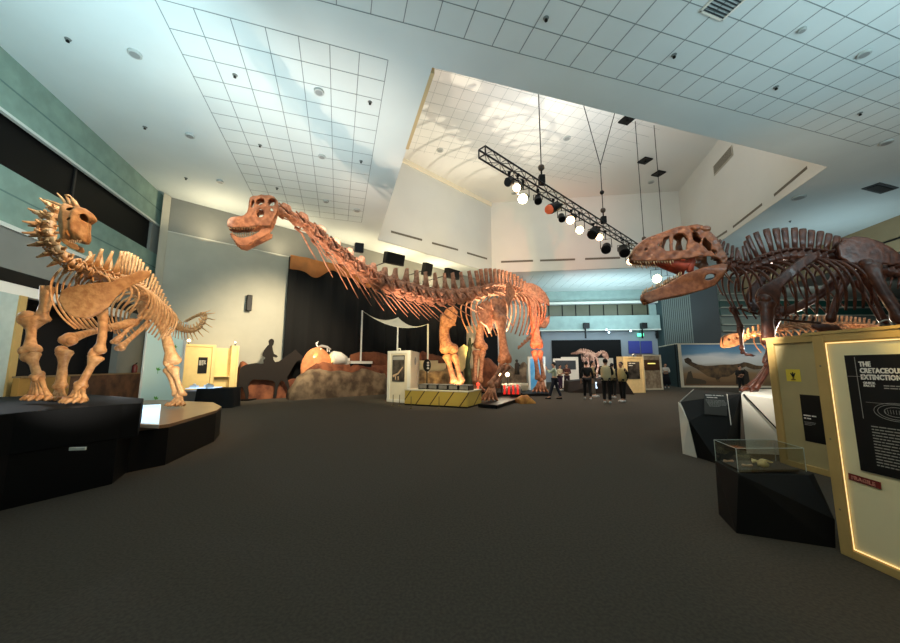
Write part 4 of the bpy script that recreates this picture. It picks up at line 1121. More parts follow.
# ------------------------------------------------------------------ long low skeleton glowing orange behind the crates
mO = mat('orange_brown_bone', (206, 156, 116), .5, scale=9, col2=(150, 102, 72), bump=.5)
OY = 9.0
low = thing('low_quadruped_skeleton', 'long low orange-lit skeleton with raised head behind the toothed dinosaur', 'dinosaur skeleton', V((P(820, 360, OY).x, OY, 0.0)))
oo = V((0, OY, 0)); oh = V((1, 0, 0))
mb = MB()
for sd in (-1, 1):
    mb.plate([(721.5, 343), (722.5, 337.5), (726, 335), (731, 333.5), (737, 333), (742, 335), (742.5, 341), (738, 344.5), (732, 346.5), (726, 348), (722.5, 347)], [ellipse(734, 338.5, 1.8, 1.6), ellipse(727, 339.5, 1.3, 1)], .7, lambda x, y, sd=sd: PV(x, y, oo, oh) + V((0, 1, 0)) * sd * (.05 + .07 * max(0, (x - 721) / 21) - .03 * (345 - y) / 12))
mb.build('skull', mO, low, smooth=True, solid=.03)
lp = smoothpath([P(741, 339, OY), P(752, 336, OY), P(768, 332, OY), P(786, 328, OY), P(802, 326, OY), P(818, 327, OY), P(835, 326, OY + .1), P(852, 326, OY + .2), P(870, 327, OY + .3), P(886, 334, OY + .4), P(905, 339, OY + .5)], 4)
for k in range(34):
    s = (k + .5) / 34; c, t = interp(lp, s)
    vertebra('neck_vertebra' if s < .22 else ('back_vertebra' if s < .55 else 'tail_vertebra'), mO, low, c, t, .13, curve1([(0, .06), (.4, .09), (1, .05)], s), curve1([(0, .14), (.3, .22), (.6, .18), (1, .08)], s), .09, .06, .3, .05, tp=.2, tpdrop=.08, seed=k)
for k in range(12):
    s = .12 + k * .036; c, t = interp(lp, s)
    for q in (-1, 1): rib('rib', mO, low, c + V((0, .06 * q, 0)), V((0, q, 0)), .5, .3, (.12, 0, 0), .022, 10, .6)
for px, ry in ((786, -.28), (790, .28), (838, -.28), (842, .28)):
    hp = P(px, 338, OY + ry); kn_ = P(px - 4, 356, OY + ry); an = P(px + 2, 376, OY + ry)
    limb('thigh_bone' if px > 820 else 'upper_arm', mO, low, [hp, kn_], .09, .05, .08, .8, px)
    limb('shin_bone' if px > 820 else 'forearm_bone', mO, low, [kn_, an], .07, .04, .06, .8, px + 1)
    foot('foot', mO, low, an, V((an.x - .1, an.y, .46)), V((-1, 0, 0)), V((0, 1, 0)), 4, .09, .028, .1)

# ================================================================== stands, crates, displays
def hexa(b, t):      # bottom quad, top quad
    return MB().raw(list(b) + list(t), [(3, 2, 1, 0), (4, 5, 6, 7), (0, 1, 5, 4), (1, 2, 6, 5), (2, 3, 7, 6), (3, 0, 4, 7)])
def at(p, z): return V((p[0], p[1], z))

# ---- stage on the left
f0, f1, f2, f3, f4, f5 = PZ(0, 511), PZ(112, 484), PZ(126, 473), PZ(165, 465), PZ(214, 441.5), PZ(221, 436)
stage = thing('display_stage', 'low black faceted stage with a pale brown top on the left', 'stage', V((-6.2, 5.8, 0)))
back = [V((-7.6, 9.3, 0)), V((-9.5, 8.6, 0)), V((-8.6, 5.0, 0)), V((-6.6, 1.5, 0)), V((-5.0, 1.6, 0))]
poly = [f0, f1, f2, f3, f4, V((f5.x - .1, f5.y + .1, 0)), V((f5.x - .9, f5.y + 1.0, 0))] + back
cxy = V((-6.6, 5.4, 0))
tp_ = [cxy + (p - cxy) * 1.02 for p in poly]
n = len(poly)
mb = MB(); mb.prism(poly, 0, .56); mb.build('body', M_blackg, stage)
mb = MB(); mb.prism([cxy + (p - cxy) * .999 for p in poly], .56, .61); mb.build('top_board', mat('stage_top', (126, 100, 76), .3, var=.12, scale=3), stage)
# raised black deck that carries the front feet
u0, u1, u2 = P(-40, 470, 3.55), P(137, 436, 4.45), P(140, 428, 5.2)
dk = [V((-4.9, 3.6, 0)), V((f1.x + .25, f1.y - .12, 0)), V((u1.x - .02, u1.y + .2, 0)), V((-5.0, 5.75, 0)), V((-6.5, 6.3, 0)), V((-7.6, 5.6, 0)), V((-6.1, 2.3, 0))]
dk[0] = cxy + (f0 - cxy) * 1.008; dk[1] = cxy + (f1 - cxy) * 1.008; dk[2] = PZ(138, 433, .61); dk[2].z = 0; dk[3] = PZ(141, 424, .61); dk[3].z = 0; dk.insert(0, V((-4.6, 2.2, 0)))
mb = MB(); mb.prism(dk, .56, 1.0)
o = mb.build('raised_deck', mat('deck_black', (8, 8, 8), .75, spec=.2), None, bevel=.01); tag(o, 'raised black deck under the spiny skeleton front feet', 'deck')
mb = MB(); a = PZ(70, 447.5, .66); b = PZ(86, 447, .66); mb.bar(a, b, .63, .66, .02); 
o = mb.build('floor_label_strip', M_textw); tag(o, 'thin white strip label on the black stage front', 'label')
# glowing panel standing in for a bright reflection on the stage top
lbp = [PZ(140, 427, .62), PZ(159, 428, .62), PZ(161, 406, .62), PZ(141, 407, .62)]
t = thing('reflection_panel', 'blue-white glowing panel standing in for a reflection on the stage by the hind foot', 'light box', (lbp[0] + lbp[2]) / 2)
c0 = (lbp[0] + lbp[1] + lbp[2] + lbp[3]) / 4
mb = MB(); mb.prism([V((p.x, p.y, 0)) for p in lbp], .615, .66); mb.build('case', M_white, t)
mb = MB(); mb.prism([at(c0 + (p - c0) * .93, 0) for p in lbp], .66, .665); mb.build('lit_panel', mat('reflection_panel_glow', (200, 230, 255), .3, emit=(170, 215, 255), es=1.2), t)

# low painted barrier in front of the alcove
a, b = LW(8.0, .35), LW(13.3, .35); mid = a.lerp(b, .28)
bar_ = thing('painted_barrier', 'low brown mottled barrier wall behind the spiny skeleton feet', 'barrier', a.lerp(b, .5))
M_bar = mat('brown_mottle', (98, 66, 44), .8, scale=2.5, col2=(58, 38, 26), bump=.4)
mb = MB(); mb.bar(mid, b, 0, 1.22, .12); mb.build('brown_panel', M_bar, bar_, bevel=.01)
mb = MB(); mb.bar(a, mid, 0, 1.22, .12); mb.build('tan_panel', mat('tan_mottle', (150, 112, 52), .8, var=.3, scale=2), bar_, bevel=.01)
mb = MB(); mb.bar(a, b, 1.22, 1.26, .16); mb.build('cap_rail', mat('barrier_cap', (120, 96, 66), .6), bar_)

# tall pale banner panel behind the hind leg
ba, bb = PZ(150, 404), PZ(180, 402)
ba = V((-9.95, 11.3, 0)); bb = V((-9.05, 11.75, 0))
bn = thing('banner_panel', 'tall pale mint panel with small green leaf marks behind the hind leg', 'panel', ba.lerp(bb, .5))
mb = MB(); mb.bar(ba, bb, .02, 3.0, .05); mb.build('panel_sheet', mat('mint_sheet', (206, 222, 206), .5), bn)
for e in (ba, bb):
    mb = MB(); mb.box(V((e.x, e.y, 1.5)), (.05, .09, 3.0)); mb.build('edge_post', M_white, bn)
bd_ = (bb - ba).normalized(); bnn = V((bd_.y, -bd_.x, 0))
for fr, z in ((.38, 1.35), (.40, .42), (.75, 2.1)):
    p = ba.lerp(bb, fr) + bnn * .045
    mb = MB()
    for a_ in (.2, .9, 1.7):
        tip = p + bd_ * math.cos(a_ + .3) * .09 + Z * (z + math.sin(a_ + .3) * .12)
        s_ = V((0, 0, 0)); base = at(p, z); m1 = base.lerp(tip, .5); nrm = (tip - base).cross(bnn).normalized() * .025
        mb.raw([base, m1 + nrm, tip, m1 - nrm, base + bnn * .008, m1 + nrm + bnn * .008, tip + bnn * .008, m1 - nrm + bnn * .008], [(0, 1, 2, 3), (4, 5, 6, 7), (0, 1, 5, 4), (1, 2, 6, 5), (2, 3, 7, 6), (3, 0, 4, 7)])
    mb.tube([at(p, z - .1), at(p, z)], .006, 5)
    mb.build('leaf_mark', mat('leaf_green', (96, 160, 58), .6), bn)

# ---- generic crate-like info wall with frame and recessed panel
def framed(root, a, b, z0, z1, th, fw_, m_frame, m_panel, out, rec=.04, foot_h=.0):
    """a, b: ends of the front face; out: direction the face looks"""
    a = at(a, 0); b = at(b, 0); d = (b - a).normalized(); o_ = V((out[0], out[1], 0)).normalized(); L = (b - a).length
    mb = MB(); q = [a - o_ * rec, b - o_ * rec, b - o_ * th, a - o_ * th]; mb.prism(q, z0, z1); mb.build('panel', m_panel, root)
    def rail(p, q_, y0, y1):
        m_ = MB(); m_.prism([p, q_, q_ - o_ * (rec + .02), p - o_ * (rec + .02)], y0, y1); m_.build('frame_rail', m_frame, root, bevel=.006)
    rail(a, a + d * fw_, z0, z1); rail(b - d * fw_, b, z0, z1); rail(a + d * fw_, b - d * fw_, z1 - fw_ * .75, z1); rail(a + d * fw_, b - d * fw_, z0, z0 + fw_ * .75)
    return d, o_
def board(root, name, m, a, d, o_, s0, s1, z0, z1, off=.012, th=.01):
    p = at(a, 0); mb = MB(); mb.prism([p + d * s0 + o_ * off, p + d * s1 + o_ * off, p + d * s1 + o_ * (off - th), p + d * s0 + o_ * (off - th)], z0, z1)
    return mb.build(name, m, root)

# big foreground crate on the right
GA = V((3.15, 3.0, 0)); GB = V((3.25, 1.25, 0)); go = V((-1, -.057, 0)).normalized()
M_inner = mat('crate_inner_pale', (226, 214, 172), .5, var=.06, scale=2)
cr = thing('information_crate', 'big pale plywood crate with glowing outline and black text board', 'crate', V((3.7, 2.1, 0)))
gd, go = framed(cr, GA, GB, 0.0, 1.765, 1.1, .085, M_ply, M_inner, go, .03)
mb = MB(); q = [at(GA, 0) + V((.04, .02, 0)), at(GA, 0) + V((1.1, .08, 0)), at(GA, 0) + V((1.1, 0, 0)), at(GA, 0) + V((.04, 0, 0))]; mb.prism(q, 0, 1.765); mb.build('end_panel', M_ply, cr)
mb = MB(); mb.prism([at(GA) if False else at(GA, 0) + V((-.01, .07, 0)), at(GA, 0) + V((1.12, .1, 0)), at(GB, 0) + V((1.12, 0, 0)), at(GB, 0) + V((-.01, 0, 0))], 1.765, 1.79); mb.build('lid', M_ply, cr)
# lit strip that outlines the recessed panel
M_led = mat('led_strip', (255, 236, 190), .5, emit=(255, 214, 140), es=1.3)
p0 = at(GA, 0) + gd * .085 - go * .02; p1 = at(GB, 0) - gd * .085 - go * .02
mb = MB(); mb.tube([at(p0, .072), at(p0, 1.69)], .004, 6); mb.build('light_strip', M_led, cr)
mb = MB(); mb.tube([at(p0, .072), at(p1, .072)], .004, 6); mb.build('light_strip', M_led, cr)
mb = MB(); mb.tube([at(p0, 1.69), at(p1, 1.69)], .004, 6); mb.build('light_strip', M_led, cr)
pan = GA - go * .03
sb = board(cr, 'text_board', M_black, pan, gd, go, .205, .98, .70, 1.585)
brd = pan + gd * .205 + go * .014
text('title_lettering', 'THE\nCRETACEOUS\nEXTINCTION', M_textw, sb, at(brd + gd * .09, 1.497), gd, .052, bold=.0018, sx=.72)
for s0, s1, z0, z1 in ((.068, .071, 1.10, 1.57), (.0, .75, 1.418, 1.421), (.10, .64, 1.225, 1.227)):
    board(sb, 'ruled_line', M_textg, brd - go * .0, gd, go, s0, s1, z0, z1, .003, .002)
text('small_lettering', 'QUICK\nFACTS', M_textw, sb, at(brd + gd * .10, 1.365), gd, .022, bold=.0008)
fine_print('small_lettering', M_textg, sb, at(brd + gd * .22, 1.352), gd, .013, 2, .3, seed=3)
fine_print('body_lettering', M_textg, sb, at(brd + gd * .11, 1.045), gd, .0135, 14, .56, pitch=1.6, seed=5)
mb = MB(); cc = brd + gd * .27
for rr in (.085, .07, .045):
    pts = [at(cc + gd * rr * 1.5 * math.cos(a_) + go * .004, 1.17 + rr * .75 * math.sin(a_)) for a_ in [2 * PI * k / 28 for k in range(29)]]
    mb.tube(pts, .0016, 4)
for k in range(9): mb.tube([at(cc + gd * (-.06 + k * .015) + go * .004, 1.155), at(cc + gd * (-.065 + k * .016) + go * .004, 1.185)], .0014, 4)
mb.build('ring_diagram', M_textg, sb)
fl = thing('fragile_sticker', 'tilted red sticker reading FRAGILE under the black text board', 'sticker', at(pan + gd * .2 + go * .01, .62))
ca, sa = math.cos(-.05), math.sin(-.05)
pp = at(pan + gd * .115 + go * .006, .655); w_ = (gd * ca + Z * sa) * .20; h_ = (gd * -sa + Z * ca) * -.052
mb = MB(); mb.raw([pp, pp + w_, pp + w_ + h_, pp + h_] + [x + go * .002 for x in (pp, pp + w_, pp + w_ + h_, pp + h_)], [(0, 1, 2, 3), (4, 5, 6, 7), (0, 1, 5, 4), (1, 2, 6, 5), (2, 3, 7, 6), (3, 0, 4, 7)]); mb.build('backing', mat('sticker_red', (112, 30, 22), .5), fl)
text('lettering', 'FRAGILE', mat('sticker_pink', (190, 120, 104), .6), fl, pp + w_ * .1 + h_ * .78 + go * .004, w_, .038, updir=-h_, bold=.0012)
mb = MB()
for s_, z in ((.04, 1.5), (.04, .9), (.04, .35)): mb.tube([at(GA + gd * s_ + go * .002, z), at(GA + gd * s_ - go * .01, z)], .008, 8)
mb.build('screw_heads', mat('screw', (120, 110, 84), .4), cr)

# second crate behind it
KA = V((5.13, 5.6, 0)); KB = V((5.21, 4.25, 0)); ko_ = V((-1, -.06, 0)).normalized()
k2 = thing('back_crate', 'plain plywood crate with yellow sticker behind the big text crate', 'crate', V((5.7, 4.9, 0)))
kd, ko_ = framed(k2, KA, KB, 0, 1.925, .9, .11, M_ply, mat('crate_inner_dull', (172, 156, 112), .6, var=.1, scale=2), ko_, .03)
mb = MB(); mb.prism([at(KA, 0) + V((0, .06, 0)), at(KA, 0) + V((.92, .08, 0)), at(KB, 0) + V((.9, 0, 0)), at(KB, 0)], 1.925, 1.95); mb.build('lid', M_ply, k2)
kp = KA - ko_ * .03
st = thing('yellow_sticker', 'small yellow square sticker with a black bird-foot mark on the back crate', 'sticker', at(kp + kd * .33, 1.3))
board(st, 'backing', mat('sticker_yellow', (214, 190, 60), .5), kp, kd, ko_, .235, .44, 1.27, 1.45, .004, .003)
mb = MB(); c_ = kp + kd * .338 + ko_ * .008
for dx, z in ((-.035, .045), (0, .06), (.035, .045)): mb.tube([at(c_, 1.35), at(c_ + kd * dx, 1.35 + z)], [.018, .006], 6, .3)
mb.tube([at(c_, 1.31), at(c_, 1.35)], .01, 6, .3); mb.tube([at(c_ - kd * .03, 1.30), at(c_ + kd * .03, 1.30)], .005, 5); mb.build('black_mark', M_black, st)
lb_ = thing('crate_label', 'tall black label sheet with white caption on the back crate', 'label', at(kp + kd * .5, .5))
bk_ = board(lb_, 'sheet', M_black, kp, kd, ko_, .395, .66, .42, 1.085, .006, .005)
fine_print('lettering', M_textw, bk_, at(kp + kd * .42 + ko_ * .009, .78), kd, .03, 2, .17, seed=6)
fine_print('small_lettering', M_textg, bk_, at(kp + kd * .42 + ko_ * .009, .69), kd, .014, 3, .16, seed=7)

# faceted acrylic case in front
c1_ = V((2.59, 3.34, 0)); c2_ = V((3.20, 3.08, 0)); c0_ = V((2.74, 3.74, 0)); c3_ = V((3.42, 3.72, 0))
ds = thing('fossil_display_case', 'black faceted pedestal with a clear acrylic box of small fossils', 'display case', V((2.95, 3.45, 0)))
ft = V((2.655, 3.33, .515)); fr_ = V((3.30, 3.34, .50)); bt = V((2.74, 3.72, .53)); br = V((3.36, 3.72, .53)); pt = V((3.245, 3.10, .215))
mb = MB(); mb.hull([c1_, c2_, c0_, c3_, ft, fr_, bt, br, pt, V((3.44, 3.5, .2)), V((3.44, 3.42, .49))]); mb.build('pedestal', mat('black_satin', (9, 9, 10), .6, spec=.3), ds)
mb = MB(); q = [V((2.70, 3.37, 0)), V((3.27, 3.38, 0)), V((3.33, 3.69, 0)), V((2.77, 3.69, 0))]; mb.prism(q, .525, .54); mb.build('display_bed', mat('display_bed', (60, 54, 48), .8), ds)
g0 = [V((2.66, 3.335, 0)), V((3.30, 3.345, 0)), V((3.365, 3.715, 0)), V((2.745, 3.715, 0))]
for i in range(4):
    a, b = g0[i], g0[(i + 1) % 4]; mb = MB(); mb.bar(a, b, .53, .735, .008); mb.build('glass_pane', M_glass, ds)
mb = MB(); mb.prism(g0, .735, .742); mb.build('glass_pane', M_glass, ds)
mb = MB()
for i in range(4):
    mb.tube([at(g0[i], .53), at(g0[i], .74)], .003, 5); mb.tube([at(g0[i], .74), at(g0[(i + 1) % 4], .74)], .002, 5)
mb.build('glass_edges', mat('acrylic_edge', (196, 206, 200), .2), ds)
def fossil(x, y, kind, label):
    z = .54
    if kind == 'lump':
        mb = MB(); mb.ball((x, y, z + .03), (.045, .032, .035), 12, 8); mb.ball((x + .03, y + .01, z + .022), (.03, .03, .024), 10, 7); mb.ball((x - .01, y - .005, z + .055), (.02, .018, .02), 8, 6); mb.rough(.012, 40); o = mb.build('fossil', mat('pale_fossil', (226, 206, 150), .6, var=.25, scale=30), smooth=True)
    elif kind == 'bone':
        mb = MB(); mb.tube([(x - .05, y, z + .012), (x - .04, y, z + .014), (x, y + .004, z + .01), (x + .04, y, z + .014), (x + .05, y, z + .012)], [.008, .014, .007, .013, .007], 8); o = mb.build('fossil', mat('pink_fossil', (206, 168, 140), .5), smooth=True)
    else:
        mb = MB(); mb.plate([(x - .1, y - .03), (x - .06, y - .045), (x + .06, y - .03), (x + .11, y - .04), (x + .1, y + .01), (x + .04, y + .02), (x - .06, y + .025)], [ellipse(x + .07, y - .01, .015, .012)], .012, lambda a, b: V((a, b, z + .012 + .01 * math.sin(a * 60)))); o = mb.build('fossil', mat('pale_fossil', (226, 206, 150), .6, var=.25, scale=30), solid=.015)
    tag(o, label, 'fossil', 'fossils in the acrylic case')
fossil(3.00, 3.46, 'lump', 'bright knobbly yellow fossil lump in the middle of the acrylic case')
fossil(2.86, 3.47, 'bone', 'small slim pinkish fossil bone beside the yellow lump')
fossil(2.80, 3.62, 'bone', 'small fossil bone at the left rear of the acrylic case')
fossil(3.12, 3.63, 'jaw', 'long toothed fossil jaw piece at the rear of the acrylic case')

# black and white faceted stand of the toothed dinosaur
tb = thing('theropod_stand', 'black angular plinth with a white wedge side and small text panel', 'plinth', V((4.9, 6.6, 0)))
A0 = PZ(698, 457.6); A1 = PZ(719, 464.5); A2 = PZ(684, 453.5)
tA0 = P(689.6, 421, A0.y + .02); tL_ = P(679.3, 402, 6.35); tB_ = P(693.3, 389.5, 7.6); tR_ = P(741, 393.5, 6.35)
mb = MB(); mb.hull([A0, A1, V((5.1, 6.3, 0)), V((5.9, 7.8, 0)), V((5.5, 7.8, 0)), A2 + V((.08, .1, 0)), tA0, tL_ + V((.03, .02, 0)), tB_, tR_, V((5.8, 7.6, tR_.z - .05))]); mb.build('black_body', mat('black_satin', (9, 9, 10), .6, spec=.3), tb)
o_ = V((-.03, -.012, 0))
mb = MB(); mb.hull([A2 + o_, A0 + o_, tA0 + o_, tL_ + o_, A2 + V((.06, .05, 0)), tL_ + V((.05, .04, 0)), A0 + V((.02, .05, 0))]); mb.build('white_wedge', M_white, tb)
mb = MB(); mb.tube([tL_ + V((0, -.01, 0)), tB_ + V((0, -.01, 0))], .012, 6); mb.build('edge_trim', M_textg, tb)
# the lettered face
def onface(px, py, back=0.0):
    # plane through A1, tR_ and tA0 (front right face)
    n_ = (tR_ - A1).cross(tA0 - A1).normalized(); r = ray(px, py); c_ = V((0, 0, CH))
    return c_ + r * (n_.dot(A1 - c_) / n_.dot(r)) - r.normalized() * (.03 + back)
pn = [onface(704, 393.5), onface(727.5, 394.5), onface(727, 416), onface(704.5, 414)]
mb = MB(); mb.hull(pn + [p + ray(710, 400).normalized() * .01 for p in pn]); tpn = mb.build('text_panel', mat('panel_dark_grey', (52, 48, 44), .5), tb)
dx = (pn[1] - pn[0]).normalized(); upd = (pn[0] - pn[3]).normalized()
fine_print('lettering', M_textw, tpn, pn[0] + dx * .03 - upd * .045 - ray(710, 400).normalized() * .006, dx, .034, 2, .36, updir=upd, seed=8)
fine_print('small_lettering', M_textg, tpn, pn[0] + dx * .03 - upd * .15 - ray(710, 400).normalized() * .006, dx, .018, 6, .36, updir=upd, seed=9)
mb = MB(); mb.tube([onface(727, 394), onface(731, 425)], .006, 5); mb.build('ruled_line', M_textw, tb)
wp = thing('white_plinth', 'white angular plinth with a slanting dark seam under the raised foot', 'plinth', V((5.6, 6.7, 0)))
W0 = P(741, 394, 6.25); W1 = P(779, 399.5, 6.15); W2 = PZ(738, 446); W3 = PZ(779, 449)
W0b = V((6.3, 7.5, W0.z)); W1b = V((7.4, 7.6, W0.z)); 
mb = MB(); mb.hull([W0, W1, V((W0.x - .05, 6.2, 0)), V((W1.x + .05, 6.1, 0)), V((7.6, 6.3, W1.z)), V((7.6, 6.3, 0)), W0b, W1b, V((6.3, 7.6, 0)), V((7.6, 7.6, 0))]); mb.build('body', M_white, wp)
mb = MB(); mb.tube([W0 + V((.02, -.03, 0)), P(779, 432, 6.1) + V((0, -.02, 0))], .012, 6); mb.build('seam', M_black, wp)
mb = MB(); mb.box((7.2, 6.9, .5), (1.4, 1.6, .98)); mb.box((8.4, 6.6, .5), (1.6, 1.7, .98)); mb.build('rear_block', M_black, wp)

# clay base for the low skeleton
mb = MB(); mb.prism([V((8.6, 8.4, 0)), V((11.2, 8.5, 0)), V((11.2, 9.8, 0)), V((8.6, 9.7, 0))], 0, .44); o = mb.build('low_platform', M_black); tag(o, 'low black platform under the orange-lit low skeleton', 'platform')

# ---- mural
mo = P(683, 387, 24.8); mh = V((1, -.06, 0)).normalized(); mn = V((mh.y, -mh.x, 0))
def mp(px, py, off=0.0): 
    p = PV(px, py, mo, mh); return p + mn * off
m0 = mp(681, 386); m1 = mp(800, 388); mz1 = mp(683, 343.5).z
mu = thing('mural_board', 'wide painted dinosaur mural on a freestanding wall at the right rear', 'mural', at(m0.lerp(m1, .5), 0))
mb = MB(); mb.bar(m0 - mn * .0, m1, 0, mz1, 0.06, .4); mb.build('wall_body', M_blackcloth, mu)
M_mur = bpy.data.materials.new('mural_print'); M_mur.use_nodes = True
nt = M_mur.node_tree; b_ = nt.nodes['Principled BSDF']; b_.inputs['Roughness'].default_value = .7
tc = nt.nodes.new('ShaderNodeTexCoord'); sx = nt.nodes.new('ShaderNodeSeparateXYZ'); nz = nt.nodes.new('ShaderNodeTexNoise'); nz.inputs['Scale'].default_value = .8; nz.inputs['Detail'].default_value = 8
mpn = nt.nodes.new('ShaderNodeMapping'); mpn.inputs['Scale'].default_value = (.5, .5, 2.2)
ad = nt.nodes.new('ShaderNodeMath'); ad.operation = 'MULTIPLY_ADD'; ad.inputs[1].default_value = .9
dv = nt.nodes.new('ShaderNodeMath'); dv.operation = 'DIVIDE'; dv.inputs[1].default_value = mz1
rp = nt.nodes.new('ShaderNodeValToRGB'); cr_ = rp.color_ramp
cols = [(0.10, (110, 84, 56)), (.30, (150, 118, 82)), (.42, (150, 140, 122)), (.55, (206, 206, 200)), (.68, (216, 216, 214)), (.80, (110, 148, 172)), (1.0, (70, 116, 158))]
cr_.elements[0].position = cols[0][0]; cr_.elements[0].color = (*srgb(cols[0][1]), 1); cr_.elements[1].position = 1.0; cr_.elements[1].color = (*srgb(cols[-1][1]), 1)
for p_, c_ in cols[1:-1]:
    e = cr_.elements.new(p_); e.color = (*srgb(c_), 1)
L_ = nt.links.new
L_(tc.outputs['Object'], sx.inputs[0]); L_(tc.outputs['Object'], mpn.inputs[0]); L_(mpn.outputs[0], nz.inputs['Vector']); L_(nz.outputs['Fac'], ad.inputs[0]); 
sub = nt.nodes.new('ShaderNodeMath'); sub.operation = 'SUBTRACT'; sub.inputs[1].default_value = .45
L_(sx.outputs[2], sub.inputs[0]); L_(sub.outputs[0], ad.inputs[2]); L_(ad.outputs[0], dv.inputs[0]); L_(dv.outputs[0], rp.inputs[0]); L_(rp.outputs[0], b_.inputs['Base Color'])
mb = MB(); mb.bar(m0, m1, .12, mz1 - .08, 0.0, .05); mpr = mb.build('print', M_mur, mu)
M_mus = mat('mural_dinosaur', (112, 88, 58), .7, scale=2.5, col2=(64, 50, 36))
def mplate(name, out, m, off):
    mb = MB(); mb.plate(out, [], .8, lambda x, y: mp(x, y, off)); return mb.build(name, m, mpr, solid=.01)
mplate('painted_dinosaur', [(684, 359), (688, 357.5), (691, 359.5), (692, 362), (698, 364.5), (706, 366), (714, 365.5), (724, 364.5), (733, 364.5), (740, 363.5), (744, 362), (749, 363), (747, 366), (742, 368), (737, 370), (733, 374), (728, 376.5), (721, 377), (719, 379), (720, 382), (717, 382), (715.5, 378), (709, 377), (703, 373), (697, 369), (690, 365.5), (685, 362.5)], M_mus, .012)
mplate('painted_tail', [(749, 363), (756, 365.5), (764, 366), (775, 364), (776, 366), (764, 369), (754, 369.5), (746, 367)], M_mus, .012)
mplate('painted_rocks', [(686, 380), (688, 372), (691, 371), (693, 378), (700, 379), (706, 381), (706, 384), (686, 384)], mat('mural_rock', (82, 70, 54), .8), .013)
mplate('painted_trees', [(736, 384), (736, 373), (739, 370), (742, 373), (744, 369), (748, 372), (750, 384)], mat('mural_dark', (46, 38, 30), .8), .013)
mb = MB()
mb.bar(m0, m1, mz1 - .08, mz1, -.06, .1); mb.bar(m0, m1, 0, .12, -.06, .1); mb.build('frame', M_cream, mu)
mb = MB(); mb.bar(m0, m0 + mh * .18, 0, mz1, -.08, .12); mb.build('frame', M_cream, mu)
sa_ = PV(655.5, 386, V((18.9, 29.5, 0)), V((1, 0, 0))); 
sd = thing('dark_side_wall', 'dark teal side panel with pale top edge left of the mural', 'panel', at(m0, 0))
e0 = V((17.6, 29.0, 0)); zt = P(655.5, 347, 29.0).z
mb = MB(); mb.bar(e0, at(m0, 0), 0, mz1 - .05, .12); mb.build('sheet', mat('dark_teal_sheet', (24, 46, 48), .7), sd)
mb = MB(); mb.bar(e0, at(m0, 0), mz1 - .05, mz1 + .02, .16); mb.build('top_rail', M_cream, sd)

# ---- far exhibits around the visitors
def kiosk(name, label, px0, px1, ytop, Y, yaw, poster=None, cat='kiosk', m=M_cream, th=.5):
    a = P(px0, 380, Y); b = P(px1, 380, Y + (px1 - px0) * yaw); z1 = P((px0 + px1) / 2, ytop, Y).z
    t = thing(name, label, cat, at(a.lerp(b, .5), 0)); d = (at(b, 0) - at(a, 0)).normalized(); o_ = V((d.y, -d.x, 0))
    framed(t, a, b, 0, z1, th, .12, m, m, o_, .03)
    if poster:
        x0, x1, z0_, z1_, mm, nm = poster; L = (at(b, 0) - at(a, 0)).length
        pb = board(t, nm, mm, at(a, 0) - o_ * .03, d, o_, L * x0, L * x1, z1 * z0_, z1 * z1_, .02, .015)
        return t, pb, at(a, 0) - o_ * .03, d, o_, L, z1
    return t, None, at(a, 0), d, o_, 0, z1
M_post = mat('poster_dark', (28, 26, 26), .35, scale=3, col2=(86, 80, 74))
t, pb, a, d, o_, L, z1 = kiosk('poster_kiosk', 'warm-lit plywood kiosk with dark poster right of the visitors', 624.5, 645, 356.5, 19.5, .02, (.2, .78, .38, .86, M_post, 'poster'), m=mat('kiosk_ply', (238, 208, 152), .6, var=.08))
fine_print('lettering', M_textw, pb, at(a + d * L * .25 + o_ * .03, z1 * .8), d, .09, 2, .5, seed=10)
mb = MB(); p = P(633, 354.5, 19.3); mb.tube([p, p + V((0, -.05, -.06))], [.05, .08], 10); o = mb.build('picture_lamp', M_white); tag(o, 'small white lamp on top of the warm-lit poster kiosk', 'lamp')
wk = thing('timber_counter', 'pale timber counter with a dark wood window beside the warm-lit kiosk', 'counter', at(P(655, 380, 22), 0))
a, b = P(644, 380, 22), P(663, 380, 22.4); zt = P(652, 354.5, 22).z
d = (at(b, 0) - at(a, 0)).normalized(); o_ = V((d.y, -d.x, 0))
framed(wk, a, b, 0, zt, .5, .12, M_cream, mat('timber_pale', (176, 158, 134), .6, scale=5, col2=(140, 120, 98)), o_, .03)
L = (at(b, 0) - at(a, 0)).length
board(wk, 'wood_window', mat('dark_wood', (94, 66, 48), .5, var=.3, scale=4), at(a, 0) - o_ * .03, d, o_, L * .06, L * .86, zt * .56, zt * .85, .03, .02)
mb = MB(); p = P(651.5, 363.5, 21.7); mb.box(p, (.45, .05, .06)); mb.build('lit_sign', mat('yellow_glow', (240, 225, 120), .5, emit=(240, 225, 120), es=1.2), wk)
# dark screens on white boards
for (x0, x1, yt, yb, Y, lb) in ((553.5, 578, 358.5, 372, 24.5, 'white board with a wide dark screen left of the feathered skeleton'), (562, 579, 357, 360, 25.2, 'plain white board peeking above the dark screen'), (599, 614, 358, 375, 25, 'plain white board right of the pink-lit skeleton')):
    a, b = P(x0, 380, Y), P(x1, 380, Y); z1 = P(570, yt, Y).z; t = thing('white_board', lb, 'board', at(a.lerp(b, .5), 0))
    mb = MB(); mb.bar(a, b, .0, z1, .1); mb.build('board_body', M_white, t)
    if x0 == 553.5:
        d = V((1, 0, 0)); mb = MB(); mb.bar(P(556, 380, Y - .07), P(576.5, 380, Y - .07), P(570, 369.5, Y).z, P(570, 360.5, Y).z, .03); mb.build('screen', mat('screen_grey', (58, 62, 66), .3), t)
